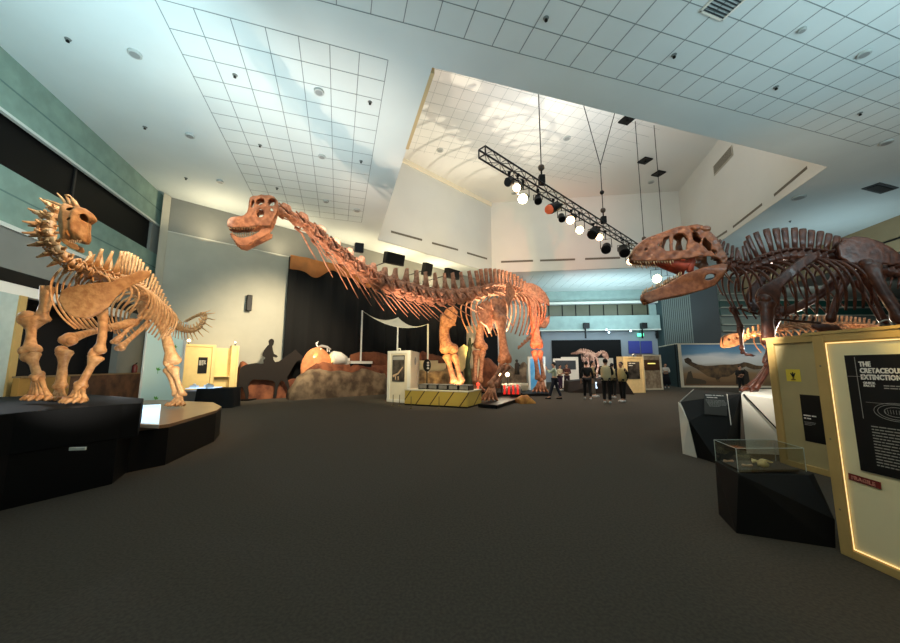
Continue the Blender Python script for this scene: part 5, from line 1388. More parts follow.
# rostrum with pink-lit skeleton
rs = thing('low_rostrum', 'low dark brown rostrum behind the group of visitors', 'rostrum', at(P(597, 386, 19.5), 0))
ra, rb = P(568, 388, 20), P(634, 388, 18.6)
mb = MB(); mb.hull([at(ra, 0), at(rb, 0), at(rb, 0) + V((.3, 1.4, 0)), at(ra, 0) + V((.2, 1.4, 0)), at(ra, .62) + V((.1, .1, 0)), at(rb, .95) + V((-.5, .1, 0)), at(rb, .95) + V((-.5, 1.3, 0)), at(ra, .62) + V((.2, 1.3, 0))]); mb.build('body', mat('rostrum_brown', (46, 36, 30), .6), rs)
mb = MB(); p = P(597, 380, 19.35); mb.box((p.x, p.y - .02, .45), (.7, .03, .34)); mb.build('lit_plate', mat('plate_glow', (215, 235, 250), .4, emit=(200, 225, 250), es=1.6), rs)
pk = thing('hadrosaur_skeleton', 'pink-lit skeleton with arched neck standing on the rostrum at the back', 'dinosaur skeleton', P(590, 380, 20.5))
mP = mat('pinkish_bone', (214, 188, 170), .6, scale=5, col2=(150, 116, 100), bump=.4)
KY = 20.3
kp_ = smoothpath([P(571, 354, KY + .6), P(577, 353.6, KY + .3), P(583, 352.3, KY), P(589, 354, KY), P(594, 356.5, KY), P(598, 355.5, KY - .1), P(601, 352.8, KY - .2), P(605, 352.6, KY - .2)], 5)
for k in range(26):
    s = (k + .5) / 26; c, t = interp(kp_, s); vertebra('tail_vertebra' if s < .3 else ('back_vertebra' if s < .65 else 'neck_vertebra'), mP, pk, c, t, .1, curve1([(0, .02), (.3, .07), (.6, .08), (1, .05)], s), curve1([(0, .03), (.3, .14), (.6, .14), (1, .04)], s), .09, .06, .3, tp=.08, seed=k)
for k in range(8):
    c, t = interp(kp_, .34 + k * .04)
    for q in (-1, 1): rib('rib', mP, pk, c, V((0, q, 0)), .55, .22, (.05, 0, 0), .022, 9, .6)
mb = MB()
for sd_ in (-1, 1): mb.plate([(603, 351.5), (606, 352), (607.5, 355), (608.3, 359), (606.5, 359.8), (604.6, 357.5), (602.5, 355)], [ellipse(604.8, 353.8, .6, .6, 8)], .35, lambda x, y, sd_=sd_: P(x, y, KY - .2) + V((0, sd_ * .08, 0)))
mb.build('skull', mP, pk, smooth=True, solid=.03)
for px, dy in ((584, .2), (587, -.2), (593, .18), (597, -.18)):
    hp = P(px, 358, KY + dy); kn_ = P(px + 1.5, 366, KY + dy); an = P(px - .5, 372, KY + dy)
    limb('thigh_bone' if px < 590 else 'upper_arm', mP, pk, [hp, kn_], .1, .06, .08, .8, px)
    limb('shin_bone' if px < 590 else 'forearm_bone', mP, pk, [kn_, an], .08, .05, .06, .8, px + 1)
    foot('foot', mP, pk, an, V((an.x, an.y, .83)), V((-1, 0, 0)), V((0, 1, 0)), 3, .09, .03, .12)
t, pb, a, d, o_, L, z1 = kiosk('blue_display', 'bright blue framed display behind the sauropod hind leg', 528.5, 546, 356.5, 20.2, .0, (.08, .92, .05, .94, mat('blue_print', (70, 150, 205), .4, scale=1.5, col2=(110, 180, 220)), 'blue_print'), 'display', M_white, .15)

# ---- middle exhibits under the sauropod
ka, kb, kc = PZ(386.5, 401.5), PZ(409.5, 403.5), PZ(419, 398)
ki = thing('poster_booth', 'cream booth with tall poster standing left of the yellow striped crate', 'booth', at(ka.lerp(kb, .5), 0))
zt = 2.14; dd = (kb - ka).normalized(); oo_ = V((dd.y, -dd.x, 0))
framed(ki, ka, kb, 0, zt, .06, .16, M_white, M_cream, oo_, .03)
mb = MB(); mb.prism([at(kb, 0), at(kc, 0), at(kc, 0) - V((1.3, -.2, 0)), at(ka, 0) + V((0, .1, 0))], 0, zt); mb.build('side_body', M_cream, ki)
L = (kb - ka).length
pb = board(ki, 'poster', M_post, ka - oo_ * .03, dd, oo_, L * .22, L * .76, zt * .40, zt * .91, .02, .015)
# simple long-necked animal picture on the poster
mb = MB(); pz_ = ka - oo_ * .03 + oo_ * .03
for a_, b_2, r in (((.26, .50), (.52, .56), .05), ((.5, .56), (.70, .68), .035), ((.38, .5), (.38, .43), .02), ((.5, .5), (.5, .43), .02)):
    mb.tube([at(pz_ + dd * L * a_[0], zt * a_[1]), at(pz_ + dd * L * b_2[0], zt * b_2[1])], [r, r * .6], 6, .1)
mb.build('printed_dinosaur', mat('poster_print', (190, 160, 130), .6), pb)
board(pb, 'printed_sky', mat('poster_sky', (150, 150, 146), .6), ka - oo_ * .03, dd, oo_, L * .25, L * .73, zt * .82, zt * .89, .026, .005)
sdd = (at(kc, 0) - at(kb, 0)).normalized(); sn_ = V((sdd.y, -sdd.x, 0)); cc = kb + sdd * (kc - kb).length * .5 + sn_ * .01
mb = MB()
for rr in (.16, .1): mb.tube([at(cc + sdd * rr * .9 * math.cos(a_) , 1.72 + rr * math.sin(a_)) for a_ in [2 * PI * k / 16 for k in range(17)]], .014, 5)
mb.build('round_emblem', M_textg, ki)
mb = MB(); mb.tube([P(398, 350.5, 14.9), P(398, 348.8, 14.9), P(400.5, 348.8, 14.9), P(400.5, 350.5, 14.9)], .02, 6); mb.build('top_handle', M_white, ki)
# striped yellow crate
ya, yb, yc = PZ(404.5, 405), PZ(467.5, 408.5), PZ(481.5, 404.5)
yd = ya + (yc - yb)
M_yst = stripes_mat('yellow_wood', (206, 172, 78), (70, 52, 22), 2.2, axis=0, width=.08)
nt = M_yst.node_tree
for n_ in nt.nodes:
    if n_.type == 'MAPPING': n_.inputs['Rotation'].default_value = (0, -.6, 0)
yo = thing('striped_crate', 'long low yellow crate with slanting dark cracks, under the skeleton neck', 'crate', at(ya.lerp(yc, .5), 0))
mb = MB(); mb.prism([ya, yb, yc, yd], .05, .56); mb.build('body', M_yst, yo, bevel=.01)
mb = MB(); mb.prism([ya, yb, yc, yd], 0, .05); mb.build('base_plinth', M_black, yo)
mb = MB(); c_ = (ya + yc) / 2; mb.prism([c_ + (p - c_) * 1.01 for p in (ya, yb, yc, yd)], .56, .60); mb.build('top_board', M_cream, yo)
for k in range(5):
    f_ = .24 + k * .165; p = ya.lerp(yb, f_) + (yc - yb) * .38
    t = thing('specimen_tray', ['first glass-topped black specimen tray on the striped crate, beside the booth', 'second glass-topped black specimen tray from the booth on the striped crate', 'middle glass-topped black specimen tray on the striped crate', 'fourth glass-topped black specimen tray from the booth on the striped crate', 'last glass-topped black specimen tray on the striped crate, near the bone foot'][k], 'tray', at(p, .6), 'specimen trays on the striped crate')
    yw = math.atan2((yb - ya).y, (yb - ya).x)
    mb = MB(); mb.box((p.x, p.y, .69), (.40, .5, .18), yw); mb.build('tray_box', M_black, t, bevel=.01)
    ydir = (yb - ya).normalized(); yo_ = V((ydir.y, -ydir.x, 0)); fp = p + yo_ * .262; mb = MB(); mb.box((fp.x, fp.y, .70), (.33, .02, .13), yw); mb.build('grey_front', mat('tray_front', (128, 124, 116), .5, var=.3, scale=9), t)
    mb = MB(); mb.box((p.x, p.y, .79), (.36, .44, .02), yw); mb.build('grey_top', mat('tray_grey', (150, 146, 138), .5, var=.3, scale=9), t)
# thin barrier stanchions
for k, px in enumerate((393, 399.5, 411, 439)):
    p = PZ(px, 406 if px < 405 else 408.5); mb = MB(); mb.tube([p, at(p, .42)], .014, 6); mb.tube([p, at(p, .02)], .06, 10)
    o = mb.build('low_stanchion', mat('stanchion', (96, 82, 56), .5)); tag(o, ['thin low stanchion before the booth, outer one', 'thin low stanchion before the booth, inner one', 'thin low stanchion at the booth end of the striped crate', 'thin low stanchion at the middle of the striped crate'][k], 'stanchion', 'thin floor stanchions')
# rocks
def rock(name, label, px0, px1, ytop, y0, y1, thick, m, seed, prof=None, cat='rock', off=None):
    if off is not None:
        a, b = [V((q.x, q.y, 0)) for q in (PV(px0, 390, BW(0, off), d3), PV(px1, 390, BW(0, off), d3))]
    else: a, b = PZ(px0, y0), PZ(px1, y1)
    n_ = 30; d = (b - a).normalized(); bk2 = V((-d.y, d.x, 0))
    mb = MB(); vs = []; rows = 9
    for i in range(n_ + 1):
        p = a.lerp(b, i / n_); px = 450 + FPX * p.x / (p.y * CT - CH * ST)
        yt = curve1(prof, px) if prof else ytop
        zt_ = P(px, yt, p.y + thick * .3).z
        for j in range(rows):
            q = j / (rows - 1); ang = PI * q
            vs.append(p + bk2 * thick * (.5 - .5 * math.cos(ang)) + Z * zt_ * max(0, math.sin(ang)) ** .4)
    fs = [(i * rows + j, (i + 1) * rows + j, (i + 1) * rows + j + 1, i * rows + j + 1) for i in range(n_) for j in range(rows - 1)]
    fs += [tuple(range(rows)), tuple(n_ * rows + j for j in range(rows - 1, -1, -1))]
    mb.raw(vs, fs); am_ = min(.2, thick * .2)
    for v in mb.v:
        if v.z > .03:
            dn = noise.noise_vector(v * 1.3 + V((seed, 0, 0))) * am_ + noise.noise_vector(v * 4 + V((0, seed, 0))) * .05; v += dn; v.z = max(.0, v.z)
    o = mb.build(name, m, None, smooth=True); return tag(o, label, cat)
rock('rock_mound', 'low grey-brown rock mound in front of the red rocks left of the booth', 293, 387, 0, 0, 0, .8, M_rock, 1, [(293, 390), (297, 382), (303, 374), (310, 370), (322, 368.5), (340, 371), (352, 373), (366, 369), (374, 371), (380, 372), (385, 374)], off=2.3)
rock('rock_mound', 'reddish rock ridge rising behind the grey-brown mound', 293, 392, 0, 0, 0, .5, M_rockr, 5, [(293, 386), (303, 374), (310, 366), (316, 361), (324, 360), (333, 364), (345, 364), (360, 363), (370, 365), (392, 364)], off=1.7)
rock('rock_mound', 'dark red rock bank behind the white shade sail posts', 350, 400, 0, 0, 0, .3, M_rockr, 8, [(350, 355), (360, 352), (375, 351.5), (388, 354), (400, 356)], off=.95)
rock('rock_mound', 'red boulder bank behind the horse and rider silhouette', 240, 298, 0, 0, 0, .5, M_rockr, 11, [(238, 364), (242, 361), (247, 364), (254, 372), (270, 378), (285, 380), (300, 377)], off=.75)
rock('rock_mound', 'pale cracked stone wall behind the striped crate', 417, 476, 0, 396.5, 394, 1.0, mat('stone_tan', (172, 138, 92), .9, scale=3, col2=(110, 84, 56), bump=1.0), 14, [(417, 373), (424, 370), (432, 371), (438, 368), (444, 369), (452, 368), (462, 369), (476, 369)])
rock('rock_mound', 'dark red bank behind the second shade sail post', 417, 450, 0, 0, 0, .4, M_rockr, 17, [(418, 356), (424, 351), (430, 353), (438, 356), (452, 357)], off=1.0)
rock('rock_mound', 'rounded pink-brown rock between the skeleton legs', 470, 500, 0, 389, 388, 1.2, M_rockr, 21, [(470, 362), (478, 358), (487, 357), (494, 359), (500, 365)])
rock('rock_mound', 'grey-brown rock slope with two floor lamps in front', 500, 527, 0, 387, 386.5, .9, M_rock, 24, [(497, 370), (503, 366), (510, 364), (516, 368), (520, 371), (527, 362)])
rock('yellow_boulder', 'small yellow boulder on the floor before the black base plates', 521, 536, 0, 404, 403.5, .5, mat('yellow_rock', (206, 142, 62), .8, scale=4, col2=(150, 92, 38), bump=1), 31, [(521, 399), (525, 396.5), (531, 395), (536, 400)])
# orange dome, white shelter, small white skeleton
dm = PV(317, 366, BW(0, 1.25), d3); dm.z = 0
zz = P(317, 347, dm.y).z
mb = MB(); 
for sgn in (1,): mb.ball((0, 0, 0), (.80, .30, 1.05), 20, 14); mb.v = [Matrix.Rotation(.78, 3, 'Z') @ v + V((dm.x, dm.y, zz - 1.05)) for v in mb.v]
mb.rough(.05, 2); o = mb.build('orange_dome', M_orange, None, smooth=True); tag(o, 'glowing orange rounded dome behind the red rock ridge', 'dome')
sk = thing('small_white_skeleton', 'tiny white four-legged skeleton standing on top of the orange dome', 'animal skeleton', at(dm, zz))
mW = mat('white_bone', (236, 232, 226), .5); yk = dm.y
pp_ = [P(318, 347, yk), P(322, 346, yk), P(327, 347, yk), P(331, 349.5, yk)]
mb = MB(); mb.tube(pp_, [.05, .07, .06, .04], 8); mb.build('body', mat('grey_bone', (150, 146, 142), .6), sk, smooth=True)
mb = MB(); mb.tube([pp_[0], P(316.5, 345, yk), P(317, 343, yk)], [.035, .03, .05], 7); mb.tube([P(317, 343, yk), P(315.8, 343.4, yk)], [.05, .03], 7); mb.tube([P(317, 343, yk), P(318.6, 341, yk)], [.03, .01], 5); mb.build('head', mW, sk)
for px in (318.5, 321, 327.5, 329.5):
    mb = MB(); mb.tube([P(px, 348, yk), P(px - .4, 350, yk), P(px, 352, yk)], [.035, .02, .03], 6); mb.build('leg', mW, sk)
sh2 = thing('white_drum_shelter', 'white rounded drum shelter lit from inside beside the orange dome', 'shelter', at(P(340, 364, 19.4), 0))
c_ = PV(337, 358, BW(0, 1.25), d3)
mb = MB(); mb.tube([c_ + V((-.22, -.2, -.02)), c_ + V((-.15, -.12, 0)), c_ + V((.1, .1, -.03)), c_ + V((.35, .32, -.12))], [.28, .36, .34, .22], 18); mb.build('drum', M_white, sh2, smooth=True)
mb = MB(); mb.box(at(c_, (c_.z - .4) / 2) , (.5, .4, c_.z - .4)); mb.build('foot_block', M_white, sh2)
mb = MB(); mb.tube([c_ + V((-.23, -.21, -.02)), c_ + V((-.25, -.23, -.02))], .25, 16); mb.build('lit_face', mat('drum_glow', (255, 236, 170), .5, emit=(255, 224, 140), es=1.6), sh2)
mb = MB(); p = PV(346, 360, BW(0, 1.2), d3); mb.box((p.x, p.y, p.z / 2), (.35, .2, p.z + .2), .78); mb.build('side_block', M_white, sh2)
mb = MB(); a, b = PV(350, 361, BW(0, 1.5), d3), PV(371, 361, BW(0, 1.5), d3); mb.bar(a, b, 1.62, 1.76, .3); o = mb.build('white_ledge', M_white); tag(o, 'short white ledge at the foot of the shade sail post', 'ledge')
mb = MB(); mb.bar(a, b, 0, 1.62, .12); b2 = mb.build('ledge_support', M_blackcloth, None); tag(b2, 'dark support under the short white ledge', 'support')
# shade sail
sl = thing('shade_sail', 'white sagging shade sail stretched on three thin poles by the curtain', 'shade sail', at(P(395, 380, 18.4), 0))
S0 = PV(362.3, 310.5, BW(0, 1.5), d3); S1, S2 = P(428, 324, 18.0), P(398, 317.5, 19.6)
vs = []; fs = []; n_ = 14
ctr = P(398, 333, 18.4)
for i in range(n_ + 1):
    for j in range(n_ + 1 - i):
        u, v = i / n_, j / n_; w_ = 1 - u - v
        p = S0 * w_ + S1 * u + S2 * v; sag = (w_ * u + u * v + v * w_) * 2.0
        vs.append(p + V((0, 0, -sag * .62 - 1.2 * (w_ * u) * .6)))
ix = {}; k = 0
for i in range(n_ + 1):
    for j in range(n_ + 1 - i): ix[(i, j)] = k; k += 1
for i in range(n_):
    for j in range(n_ - i):
        fs.append((ix[(i, j)], ix[(i + 1, j)], ix[(i, j + 1)]))
        if j < n_ - i - 1: fs.append((ix[(i + 1, j)], ix[(i + 1, j + 1)], ix[(i, j + 1)]))
mb = MB(); mb.raw(vs, fs); mb.build('sail_cloth', mat('sail_white', (232, 226, 206), .7), sl, smooth=True, solid=.01)
for s_, base in ((S0, at(S0, 1.76)), (S1, at(S1, 0)), (S2, at(S2, 0))):
    mb = MB(); mb.tube([base, s_], .045, 8); mb.build('pole', M_white, sl)
# white stone blocks and black disc behind the booth
mb = MB(); a, b = P(419, 372, 19.0), P(438, 372, 19.0); z_ = P(428, 360.5, 19.0).z; mb.bar(a, b, 0, z_, .3); mb.bar(P(438, 372, 19.1), P(446, 372, 19.1), 0, z_ - .15, .25)
o = mb.build('cream_block_wall', mat('cream_block', (226, 206, 158), .7)); tag(o, 'low cream wall lit warmly behind the stone wall and booth', 'wall')
kd_ = thing('black_disc_sign', 'black oval disc sign on the second shade sail post', 'sign', P(427, 372, 16.7))
mb = MB(); p = P(427, 365.3, 16.7); q_ = [p + V((.19 * math.cos(a_), 0, .3 * math.sin(a_))) for a_ in [2 * PI * k / 20 for k in range(20)]]; mb.raw(q_ + [x + V((0, .06, 0)) for x in q_], [tuple(range(20)), tuple(range(39, 19, -1))] + [(k, (k + 1) % 20, 20 + (k + 1) % 20, 20 + k) for k in range(20)]); mb.build('disc', M_black, kd_)
mb = MB(); 
for dz_ in (.12, 0, -.14): mb.ball(p + V((.05, -.02, dz_)), (.06, .02, .05), 8, 6)
mb.build('white_mark', M_textw, kd_)
mb = MB(); mb.tube([at(p + V((0, .05, 0)), 0), p + V((0, .05, 0))], .03, 8); mb.build('stem', M_black, kd_)
# pale panels, tree form
t = thing('tall_white_panel', 'tall cream panel edge standing between the front skeleton legs', 'panel', at(P(470, 380, 18.2), 0))
mb = MB(); mb.bar(P(467, 380, 20.6), P(480, 380, 20.9), 0, P(472, 326, 20.6).z, .08); mb.build('sheet', mat('cream_light', (232, 216, 178), .6), t)
t = thing('leaning_slab', 'leaning pale yellow slab behind the front skeleton leg', 'slab', at(P(462, 380, 17.4), 0))
mb = MB(); mb.plate([(462, 372), (458, 368), (456, 358), (459, 348), (464, 344.5), (468, 347), (466, 358), (465, 368)], [], 1.0, lambda x, y: P(x, y, 17.4)); mb.build('slab', mat('slab_yellow', (236, 214, 150), .7, var=.15), t, solid=.15)
mb = MB(); p = P(462, 371, 17.5); mb.tube([at(p, 0), p], .05, 8); mb.build('post', M_steel, t)
mb = MB(); pl = [(0, 0, 1.2), (.15, 0, 1.0), (.25, 0, .4), (.2, 0, 0), (-.2, 0, 0), (-.25, 0, .5), (-.12, 0, 1.1)]
tr_ = thing('dark_green_trunk', 'dark green trunk-like form beside the rear leg bones', 'model tree', at(P(470, 385, 17.8), 0))
b0 = at(P(468, 385, 17.8), 0); mb.tube([b0, b0 + Z * .8, P(467, 362, 17.8), P(469, 350, 17.8), P(470, 338, 17.8)], [.3, .2, .17, .15, .05], 10); mb.rough(.05, 3); mb.build('trunk', mat('moss_green', (66, 74, 48), .8, var=.4, scale=3), tr_, smooth=True)
mb = MB(); mb.tube([P(469, 350, 17.8), P(473, 343, 17.8)], [.1, .03], 7); mb.build('branch', mat('moss_green', (66, 74, 48), .8), tr_)
# figure-like small carving
t = thing('small_carved_figure', 'small dark carved figure on the grey-brown rock slope', 'figurine', P(517, 372, 21.2)); c_ = P(517, 371.5, 20.8)
mb = MB(); mb.tube([V((c_.x, c_.y, 1.0)), c_ + Z * .1, c_ + Z * .45, c_ + Z * .55], [.16, .14, .13, .05], 8); mb.ball(c_ + Z * .64, .09); mb.build('body', mat('carving', (62, 56, 50), .7), t, smooth=True)
mb = MB(); mb.tube([c_ + Z * .5 + V((.1, 0, 0)), c_ + V((.2, -.05, .25))], .035, 6); mb.build('arm', mat('carving', (62, 56, 50), .7), t)
# floor lamps
fl_lamps = []
for px, py, lb in ((501, 375.5, 'bright floor lamp left of its twin between the skeleton legs'), (507.5, 374.5, 'bright floor lamp nearer the rock slope between the skeleton legs')):
    p = P(px, py, 16.2); fl_lamps.append(p); t = thing('floor_lamp_head', lb, 'lamp', at(p, 0.15))
    mb = MB(); mb.tube([at(p, .1), at(p, p.z - .08)], .02, 6); mb.tube([at(p, .1), at(p, .12)], .12, 10); mb.build('stand', M_black, t)
    mb = MB(); mb.ball(p, .09); mb.build('glowing_head', mat('floor_lamp_glow', (255, 236, 200), .5, emit=(255, 226, 170), es=18), t, smooth=True)
# stepped black bases and low platforms under the skeleton
def lowbase(label, pts, z0, z1, m=M_black, name='base_plate', cat='base'):
    mb = MB(); mb.prism([at(p, 0) for p in pts], z0, z1); o = mb.build(name, m, None, bevel=.01); return tag(o, label, cat)
lowbase('black base plate under the nearest skeleton foot', [PZ(478, 407.5), PZ(497, 409), PZ(519, 401.5), PZ(503, 399)], 0, .13)
lowbase('black base plate under the striding foreleg behind the striped crate', [PZ(448, 396), PZ(470, 397), PZ(472, 391), PZ(450, 390)], 0, .13)
lowbase('black base plate under the far hind foot', [PZ(466, 393), PZ(488, 393.4), PZ(487, 388.8), PZ(466, 388.5)], 0, .13)
lowbase('black base plate under the nearer hind foot at the outer end', [PZ(522, 396.5), PZ(549, 396), PZ(549, 391), PZ(530, 390.5)], 0, .13)
lowbase('cream low platform behind the skeleton feet', [PZ(503, 390.5), PZ(532, 390.5), PZ(545, 387.5), PZ(505, 387.5)], 0, .32, M_cream, 'low_platform', 'platform')
lowbase('small black step with red-lit bone display', [PZ(497, 397), PZ(522, 397.5), PZ(522, 393), PZ(499, 393)], 0, .22)
rb_ = thing('red_lit_bones', 'red-lit bone display, its glow painted in, on the small black step', 'display', PZ(512, 394, .22))
M_redlit = mat('red_light_glow', (220, 60, 50), .5, emit=(235, 40, 30), es=1.1)  # emission stands in for the red light falling on these bones
for k in range(8):
    p = PZ(504.5 + k * 2.2, 394, .25); p.z = .24
    mb = MB(); mb.tube([p, p + V((.01, 0, .2)), p + V((.02 * math.sin(k), 0, .42 - .04 * (k % 3)))], [.05, .035, .045], 7); mb.build('upright_bone', M_redlit if k % 2 == 0 else mP, rb_, smooth=True)
mb = MB(); mb.box(PZ(512, 394, .22) + V((0, .1, .44)), (.9, .3, .03)); mb.build('top_shelf', M_cream, rb_)
# light fixtures with red glow near the crate
mb = MB(); p = PZ(478, 394, .3); mb.ball(at(p, .72), .07); mb.tube([at(p, 0), at(p, .66)], .025, 6); o = mb.build('red_marker_lamp', mat('marker_red', (255, 70, 50), .5, emit=(255, 60, 40), es=2.5), None); tag(o, 'small red glowing lamp beside the end of the striped crate', 'lamp')

# ---- horse and rider cutout
hpx = [(300, 185), (306, 176), (320, 168), (340, 164), (360, 161), (380, 164), (389, 163), (388, 150), (396, 142), (384, 134), (384, 128), (391, 112), (403, 97), (409, 92), (407, 80), (411, 73), (418, 70), (425, 73), (428, 80), (425, 93), (421, 98), (423, 112), (427, 127), (438, 132), (442, 138), (436, 141), (424, 138), (426, 150), (432, 158), (446, 155), (462, 145), (476, 134), (488, 126), (500, 118), (508, 110), (514, 118), (524, 126), (536, 138), (548, 150), (546, 157), (538, 158), (522, 150), (512, 156), (502, 170), (494, 184), (484, 202), (476, 214), (480, 228), (486, 250), (486, 292), (478, 293), (477, 256), (466, 232), (454, 226), (446, 238), (440, 262), (436, 292), (424, 292), (430, 262), (432, 238), (424, 228), (400, 224), (370, 224), (350, 222), (338, 232), (330, 250), (333, 272), (331, 296), (321, 296), (318, 276), (308, 250), (300, 262), (296, 296), (287, 297), (290, 262), (292, 236), (296, 210)]
hpx = [(x / 3.75 + 160, y / 3.75 + 320) for x, y in hpx]
ho = BW(tpx(262), 1.0); 
cut = thing('horse_rider_silhouette', 'flat dark cutout of a rider on a horse before the beige wall', 'silhouette', at(PV(262, 398, ho, d3), 0))
base_z = PV(262, 399.2, ho, d3).z
mb = MB(); mb.plate(hpx, [], .45, lambda x, y: PV(x, y, ho, d3)); 
for v in mb.v: v.z = max(v.z, .0)
mb.build('cutout_board', mat('cutout_dark', (26, 19, 14), .9), cut, solid=.03)
mb = MB(); p0 = PV(244, 398, ho, d3); mb.box(at(p0, .03) + V((0, .25, 0)), (.5, .6, .06)); p1 = PV(276, 397, ho, d3); mb.build('foot_plate', M_black, cut)
# ---- lit crate on the left rear and draped table
la, lb2 = V((-10.55, 13.35, 0)), V((-9.05, 14.85, 0)); dl = (lb2 - la).normalized(); ol = V((dl.y, -dl.x, 0))
lc = thing('lit_plywood_crate', 'warm glowing plywood crate wall with small black notice behind the draped table', 'crate', la.lerp(lb2, .5))
M_lc = mat('glow_ply', (232, 204, 140), .6, var=.06)
framed(lc, la, la + dl * 1.28, 0, 2.36, .3, .12, M_lc, M_lc, ol, .05)
framed(lc, lb2 - dl * .28, lb2, 0, 2.36, .3, .07, M_lc, M_lc, ol, .02)
mb = MB(); q0, q1 = la + dl * 1.28 - ol * .25, lb2 - dl * .28 - ol * .25; mb.bar(q0, q1, 0, 2.25, .06); mb.build('rear_panel', M_lc, lc)
mb = MB(); mb.bar(la + dl * 1.28 - ol * .12, lb2 - dl * .28 - ol * .12, 1.05, 1.09, .25); mb.build('shelf', M_lc, lc)
nb_ = board(lc, 'black_notice', M_black, la - ol * .05, dl, ol, .72, 1.03, 1.2, 1.85, .015, .01)
fine_print('lettering', M_textw, nb_, at(la - ol * .05 + dl * .75 + ol * .018, 1.7), dl, .03, 5, .24, seed=11)
for s_, nm in ((.35, 'first small lamp on the lit crate top'), (1.95, 'second small lamp on the lit crate top near the wall')):
    p = la + dl * s_; p = at(p, 2.42); t = thing('crate_top_lamp', nm, 'lamp', at(p, 2.36), 'lamps on the lit crate')
    mb = MB(); mb.tube([at(p, 2.36), at(p, 2.46)], .02, 6); mb.build('stem', M_black, t)
    mb = MB(); mb.ball(at(p, 2.5), .055 if s_ < 1 else .03); mb.build('bulb', mat('lamp_tip', (255, 240, 210), .5, emit=(255, 230, 180), es=9 if s_ < 1 else 2), t, smooth=True)
tb0 = P(207, 397, 12.7)
tt = thing('draped_table', 'table draped in black cloth with a glowing blue-white display top', 'table', V((-8.6, 12.9, 0)))
q = [V((-8.95, 12.4, 0)), V((-7.95, 12.75, 0)), V((-8.1, 13.6, 0)), V((-9.2, 13.3, 0))]
mb = MB(); vs = []; c_ = sum(q, V((0, 0, 0))) / 4
for z_, k_s in ((.0, 1.08), (.3, 1.05), (.68, 1.0), (.70, .98)):
    for i in range(4):
        for f_ in (0, .25, .5, .75):
            p = q[i].lerp(q[(i + 1) % 4], f_); w_ = 1 + (.05 * math.sin(f_ * 25 + i * 2) if z_ < .5 else 0); vs.append(at(c_ + (p - c_) * k_s * w_, z_))
fs = [(r_ * 16 + k, r_ * 16 + (k + 1) % 16, (r_ + 1) * 16 + (k + 1) % 16, (r_ + 1) * 16 + k) for r_ in range(3) for k in range(16)] + [tuple(48 + k for k in range(16))]
mb.raw(vs, fs); mb.build('cloth', M_blackcloth, tt, smooth=True)
q2 = [V((-10.1, 12.0, 0)), V((-8.95, 12.4, 0)), V((-9.2, 13.3, 0)), V((-10.3, 12.9, 0))]
mb = MB(); mb.prism(q2, 0, .62); mb.build('grey_end', mat('table_grey', (92, 88, 84), .5), tt)
mb = MB(); mb.prism([c_ + (p - c_) * .8 + V((-.5, -.1, 0)) for p in q], .70, .715); mb.build('lit_top', mat('table_glow', (170, 205, 240), .3, emit=(170, 205, 245), es=1.6), tt)
for k, (x, y) in enumerate(((-9.3, 12.75), (-8.95, 12.95), (-8.75, 12.75))):
    mb = MB(); mb.box((x, y, .76), (.22, .16, .08 + .03 * k), .4 * k); mb.ball((x, y, .82), (.07, .05, .05)); o = mb.build('table_exhibit', mat('exhibit_white', (220, 226, 232), .4), smooth=False)
    tag(o, ['small pale object nearest the hind leg on the lit table top', 'small pale object in the middle of the lit table top', 'small pale object nearest the black cloth end of the table'][k], 'exhibit', 'objects on the lit table')

# ---- speakers under the ceiling
def hang_speaker(px, py, Y, w_, h_, label, tilt=.2, yaw=.3):
    p = P(px, py, Y); t = thing('hanging_speaker', label, 'speaker', p)
    R = Matrix.Rotation(yaw, 3, 'Z') @ Matrix.Rotation(tilt, 3, 'X')
    mb = MB(); mb.box((0, 0, 0), (w_, .4, h_)); mb.v = [R @ v + p for v in mb.v]; mb.build('cabinet', M_black, t, bevel=.04)
    mb = MB(); mb.box((0, -.21, 0), (w_ * .86, .02, h_ * .82)); mb.v = [R @ v + p for v in mb.v]; mb.build('grille', M_blackg, t)
    mb = MB(); mb.tube([p, p - n3 * (V((p.x, p.y, 0)) - cB).dot(n3)], .03, 6); mb.build('bracket', M_steel, t)
hang_speaker(394, 259, 18.4, 1.15, .62, 'wide black speaker hanging over the pointed neck bones', .25, .7)
hang_speaker(427, 269.5, 21.0, .6, .78, 'narrow tilted black speaker right of the wide one', .2, .9)
hang_speaker(359, 248, 17.5, .45, .5, 'small dark speaker on bracket above the orange valance', .2, .4)
hang_speaker(452, 274, 21.5, 1.1, .6, 'wide black speaker partly hidden behind the sauropod shoulder spines', .2, .8)
sp = PV(249, 303, BW(0, .2), d3)
t = thing('wall_column_speaker', 'slim black column speaker on the beige wall above the rider', 'speaker', sp)
mb = MB(); mb.box(sp, (.22, .2, .75), .78); mb.build('cabinet', M_black, t, bevel=.02)
mb = MB(); mb.tube([sp + V((-.03, .05, .2)), sp + V((-.1, .12, .25))], .02, 6); mb.build('bracket', M_steel, t)

